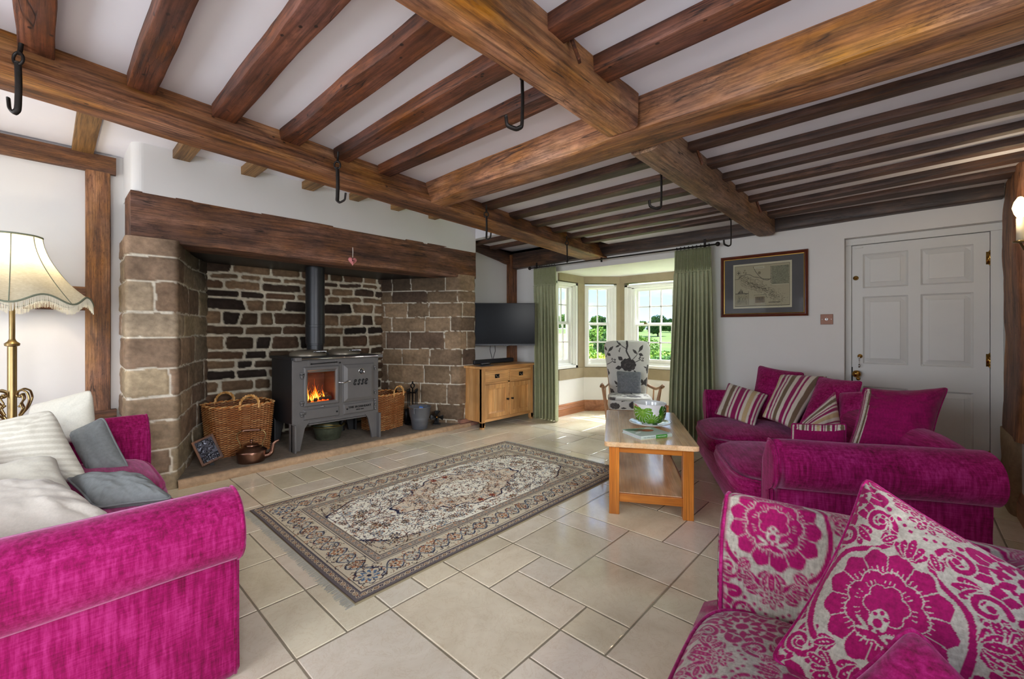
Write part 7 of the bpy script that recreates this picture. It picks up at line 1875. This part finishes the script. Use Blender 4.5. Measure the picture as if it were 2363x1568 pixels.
# ------------------------------------------------------------------ wooden easy chair in the bay
def easy_chair():
    a = math.radians(-42.7 - 4 + 180 - 90 + 0)   # faces the room
    fwd = Vector((-.85, -.53)); e = thing('easy_chair', 'wooden armed easy chair with grey rose patterned cushions in the bay', 'armchair', (4.98, 2.585, 0), math.atan2(fwd.y, fwd.x) + math.pi / 2)
    Wd = M['chairwood']     # local -y is forward, x across
    def flo(P, kind): return FLO.sample(P[..., 0] * .9 + .335, P[..., 2] * .9 - .33)
    # back cushion: waisted, domed top, leaning back
    nu, nv = 150, 190; u = np.linspace(-1, 1, nu); v = np.linspace(0, 1, nv); U, V = np.meshgrid(u, v, indexing='ij')
    hw = .225 + .085 * V ** 1.2; zt = .675 + .030 * np.sqrt(np.clip(1 - U ** 2, 0, 1)) - .02
    corner = (1 - .10 * sstep(.86, 1.0, V)); X = U * hw * corner; Zc = .44 + V * zt; Yc = .16 + .20 * V
    pr = np.clip(1 - np.abs(U) ** 4, 0, 1) ** .5 * np.clip(1 - np.abs(2 * V - 1) ** 7, 0, 1) ** .5
    F_ = np.stack([X, Yc - .055 * pr, Zc], -1); B_ = np.stack([X, Yc + .035 * pr, Zc], -1)
    mb = MB(); c = flo(F_, 0); mb.grid(F_, col=c); mb.grid(B_, col=c, flip=True); o = mb.build('back_cushion', M['fabric'], e); w_ = o.modifiers.new('weld', 'WELD'); w_.merge_threshold = .001
    mb = MB(); ring = np.vstack([F_[:, 0], F_[-1, 1:], F_[::-1, -1][1:], F_[0, ::-1][1:-1]]); mb.tube([tuple(p) for p in ring[::5]], .005, 6, closed=True, col=IV); mb.build('piping', M['fabric'], o)
    # seat cushion
    n = 120; u = np.linspace(-1, 1, n); U, V = np.meshgrid(u, u, indexing='ij'); s_ = 6.0; rr_ = (np.abs(U) ** s_ + np.abs(V) ** s_) ** (1 / s_); mx = np.maximum(np.abs(U), np.abs(V)); f_ = mx / np.maximum(rr_, 1e-6)
    X = U * f_ * .262; Y = -.085 + V * f_ * .26; ed = sstep(1, .9, mx); Zt = .425 + .025 * ed ** .5 + .012 * (1 - U ** 2) * (1 - V ** 2) + .02 * (V < 0) * 0; T_ = np.stack([X, Y, Zt], -1); Bm = np.stack([X, Y, .315 + 0 * X], -1)
    rt = np.vstack([T_[:, 0], T_[-1, 1:], T_[::-1, -1][1:], T_[0, ::-1][1:-1]]); rb = np.vstack([Bm[:, 0], Bm[-1, 1:], Bm[::-1, -1][1:], Bm[0, ::-1][1:-1]])
    S_ = np.array([rt + (rb - rt) * k / 24 + np.array([0, -.012 * math.sin(math.pi * k / 24), 0]) for k in range(25)])
    mb = MB(); mb.grid(T_, col=FLO.sample(T_[..., 0] + .30, T_[..., 1] + .6)); mb.grid(Bm, flip=True, col=IV); mb.grid(S_, cv=True, flip=True, col=FLO.sample(S_[..., 0] + .31, S_[..., 2] * 1.25 - .37))
    o = mb.build('seat_cushion', M['fabric'], e); o.modifiers.new('weld', 'WELD').merge_threshold = .001
    # frame
    for s in (-1, 1):
        mb = MB(); mb.tube(smooth([(s * .285, -.30, 0), (s * .275, -.30, .18), (s * .30, -.31, .40), (s * .335, -.31, .585)], 2), [.014 + .008 * math.sin(math.pi * k / 23) for k in range(24)], 12); mb.build('leg', Wd, e)
        mb = MB(); mb.tube(smooth([(s * .24, .34, 0), (s * .225, .22, .25), (s * .222, .19, .42), (s * .25, .27, .75), (s * .285, .37, 1.07)], 2), .016, 12); mb.build('leg', Wd, e)
        mb = MB(); P = smooth([(s * .245, .22, .555), (s * .27, .10, .545), (s * .31, -.12, .545), (s * .335, -.28, .585), (s * .345, -.36, .615), (s * .345, -.395, .600)], 3)
        mb.tube([tuple(p) for p in P], [.017 + .012 * (k / len(P)) for k in range(len(P))], 12, flat=.55); mb.build('armrest', Wd, e)
        mb = MB(); mb.tube([(s * .275, -.28, .27), (s * .235, .22, .25)], .013, 10); mb.tube([(s * .28, -.28, .13), (s * .235, .26, .12)], .010, 10); mb.build('side_stretcher', Wd, e)
        mb = MB(); mb.tube([(s * .285, .0, .27), (s * .295, -.02, .54)], .009, 8); mb.build('spindle', Wd, e)
    mb = MB(); mb.box(-.265, .265, -.315, -.285, .265, .31); mb.box(-.23, .23, .18, .2, .25, .30)
    mb.build('seat_rail', M['rail'] if False else Wd, e, smooth=False, bevel=.006)
    mb = MB(); mb.tube([(-.28, -.30, .10), (.28, -.30, .10)], .010, 10); mb.build('front_stretcher', Wd, e)
    for k in range(5):
        x = (k - 2) * .09; mb = MB(); mb.tube([(x * .9, .20, .30), (x, .27, .70), (x * 1.15, .375, 1.05)], .007, 8); mb.build('back_spindle', Wd, e)
    # loose grey cushion
    m = e.matrix_basis
    C = [m @ Vector(p) for p in ((-.155, .10, .745), (.165, .10, .735), (.150, -.01, .462), (-.15, -.01, .462))]
    pillow('cushion', 'grey velvet cushion on the floral chair in the bay', 'cushion', [tuple(c) for c in C], .11, M['greyvelvet'], seed=31, n=50, pinch=.07)
easy_chair()

# ------------------------------------------------------------------ outdoors
def outdoors():
    mb = MB(); n = 60; x = np.linspace(6.6, 260, 90); y = np.linspace(-160, 260, 90); X, Y = np.meshgrid(x, y, indexing='ij')
    Z = -.45 + 1.9 * sstep(10, 120, np.hypot(X, Y)) * (1 + .5 * fbm(np.stack([X / 60, Y / 60, X * 0], -1), 2, 3)); mb.grid(np.stack([X, Y, Z], -1), col=(1, 1, 1)); struct(mb.build('ground', M['grass']), 'green meadow beyond the bay window')
    def crown(name, label, cat, x, y, z, r, hgt, nl, leaf, cols, seed, trunk=True, lobes=9, group=None):
        rd = np.random.RandomState(seed); e = thing(name, label, cat, (x, y, z), group=group); mb = MB()
        lc = rd.normal(0, 1, (lobes, 3)); lc /= np.linalg.norm(lc, axis=1)[:, None]; lc *= rd.uniform(.25, .62, (lobes, 1)); lr = rd.uniform(.36, .55, lobes)
        k = rd.randint(0, lobes, nl); d = rd.normal(0, 1, (nl, 3)); d /= np.linalg.norm(d, axis=1)[:, None]
        p = lc[k] + d * (lr[k] * rd.uniform(.72, 1.05, nl))[:, None]; p[:, 0] *= r; p[:, 1] *= r; p[:, 2] = (p[:, 2] * .5 + .5) * hgt * .8 + hgt * .2
        a = rd.normal(0, 1, (nl, 3)); b_ = rd.normal(0, 1, (nl, 3)); a /= np.linalg.norm(a, axis=1)[:, None]; b_ = np.cross(a, b_); b_ /= np.linalg.norm(b_, axis=1)[:, None]
        V = np.stack([p - a * leaf, p + b_ * leaf * .6, p + a * leaf, p - b_ * leaf * .6], 1).reshape(-1, 3)
        cc = np.array([S3(c) for c in cols])[rd.randint(0, len(cols), nl)] * rd.uniform(.7, 1.25, (nl, 1)); C = np.repeat(cc, 4, 0)
        F = (np.arange(nl * 4).reshape(-1, 4)).tolist(); mb.add(V, F, C); mb.build('foliage', M['leaf'], e, smooth=False)
        mb = MB(); mb.tube([(0, 0, -.3), (.02 * r, 0, hgt * .3), (0, .03 * r, hgt * .6)], [r * .06, r * .05, r * .02], 8)
        for q in range(4): aa = q * 1.6; mb.tube([(0, 0, hgt * .3), (r * .4 * math.cos(aa), r * .4 * math.sin(aa), hgt * .6)], [r * .03, r * .01], 6)
        mb.build('trunk', M['bark'], e)
    DG = [(62, 96, 48), (84, 120, 58), (50, 80, 46)]; MG = [(104, 144, 60), (134, 166, 70), (84, 122, 54)]; YG = [(150, 176, 72), (186, 186, 80), (118, 150, 66), (170, 160, 70)]
    def at(u, d):      # direction through the window seen from inside, distance d
        a_ = (u - 1181.5) / 990.; r_ = (.7349 + a_ * .6782, .6782 - a_ * .7349); return r_[0] * d, r_[1] * d
    x, y = at(1518, 60); crown('tree', 'big round dark tree standing alone in the meadow', 'tree', x, y, -.4, 2.3, 4.4, 9000, .10, DG, 1)
    for i, (u, d, r_, h_, lb) in enumerate(((1385, 70, 2.4, 3.9, 'distant tree in the canted window, left pane'), (1402, 62, 1.9, 3.2, 'distant tree in the canted window, right pane'), (1470, 80, 2.6, 3.6, 'distant hazy tree at the left of the wide window'), (1552, 75, 2.6, 3.4, 'distant tree next to the right curtain'), (1310, 60, 2.5, 4.0, 'distant tree beyond the side window'))):
        x, y = at(u, d); crown('tree', lb, 'tree', x, y, .2, r_, h_, 4000, .14, DG if i % 2 else MG, 10 + i, group='distant trees beyond the bay')
    for i, (u, d, r_, h_, c, lb) in enumerate(((1368, 15, .8, 2.0, MG, 'green garden bush outside the canted window, left one'), (1405, 14, .75, 1.9, DG, 'darker garden bush outside the canted window, right one'), (1390, 11.5, .7, 1.15, YG, 'yellow-green shrub outside the canted window'), (1450, 13, .7, 1.0, YG, 'yellow-green shrub at the left of the wide window'), (1478, 16, .9, 1.75, MG, 'green bush outside the wide window'), (1500, 12, .7, .95, YG, 'low yellow-green shrub below the lone tree'), (1530, 13, .8, 1.15, MG, 'green shrub outside the wide window, right of its middle'), (1560, 12, .8, 1.1, DG, 'shrub outside the wide window by the curtain'), (1330, 12, .8, 1.7, MG, 'bush outside the side window'), (1424, 13, .6, 1.2, MG, 'bush hidden behind the stone mullion'))):
        x, y = at(u, d); crown('shrub', lb, 'shrub', x, y, -.45, r_, h_, 5200, .045, c, 30 + i, group='garden shrubs outside the bay')
    mb = MB(); mb.box(6.6, 7.9, 5.3, 5.45, -.4, 1.2); struct(mb.build('wall_garden', M['brick'], smooth=False), 'red brick garden wall')
outdoors()
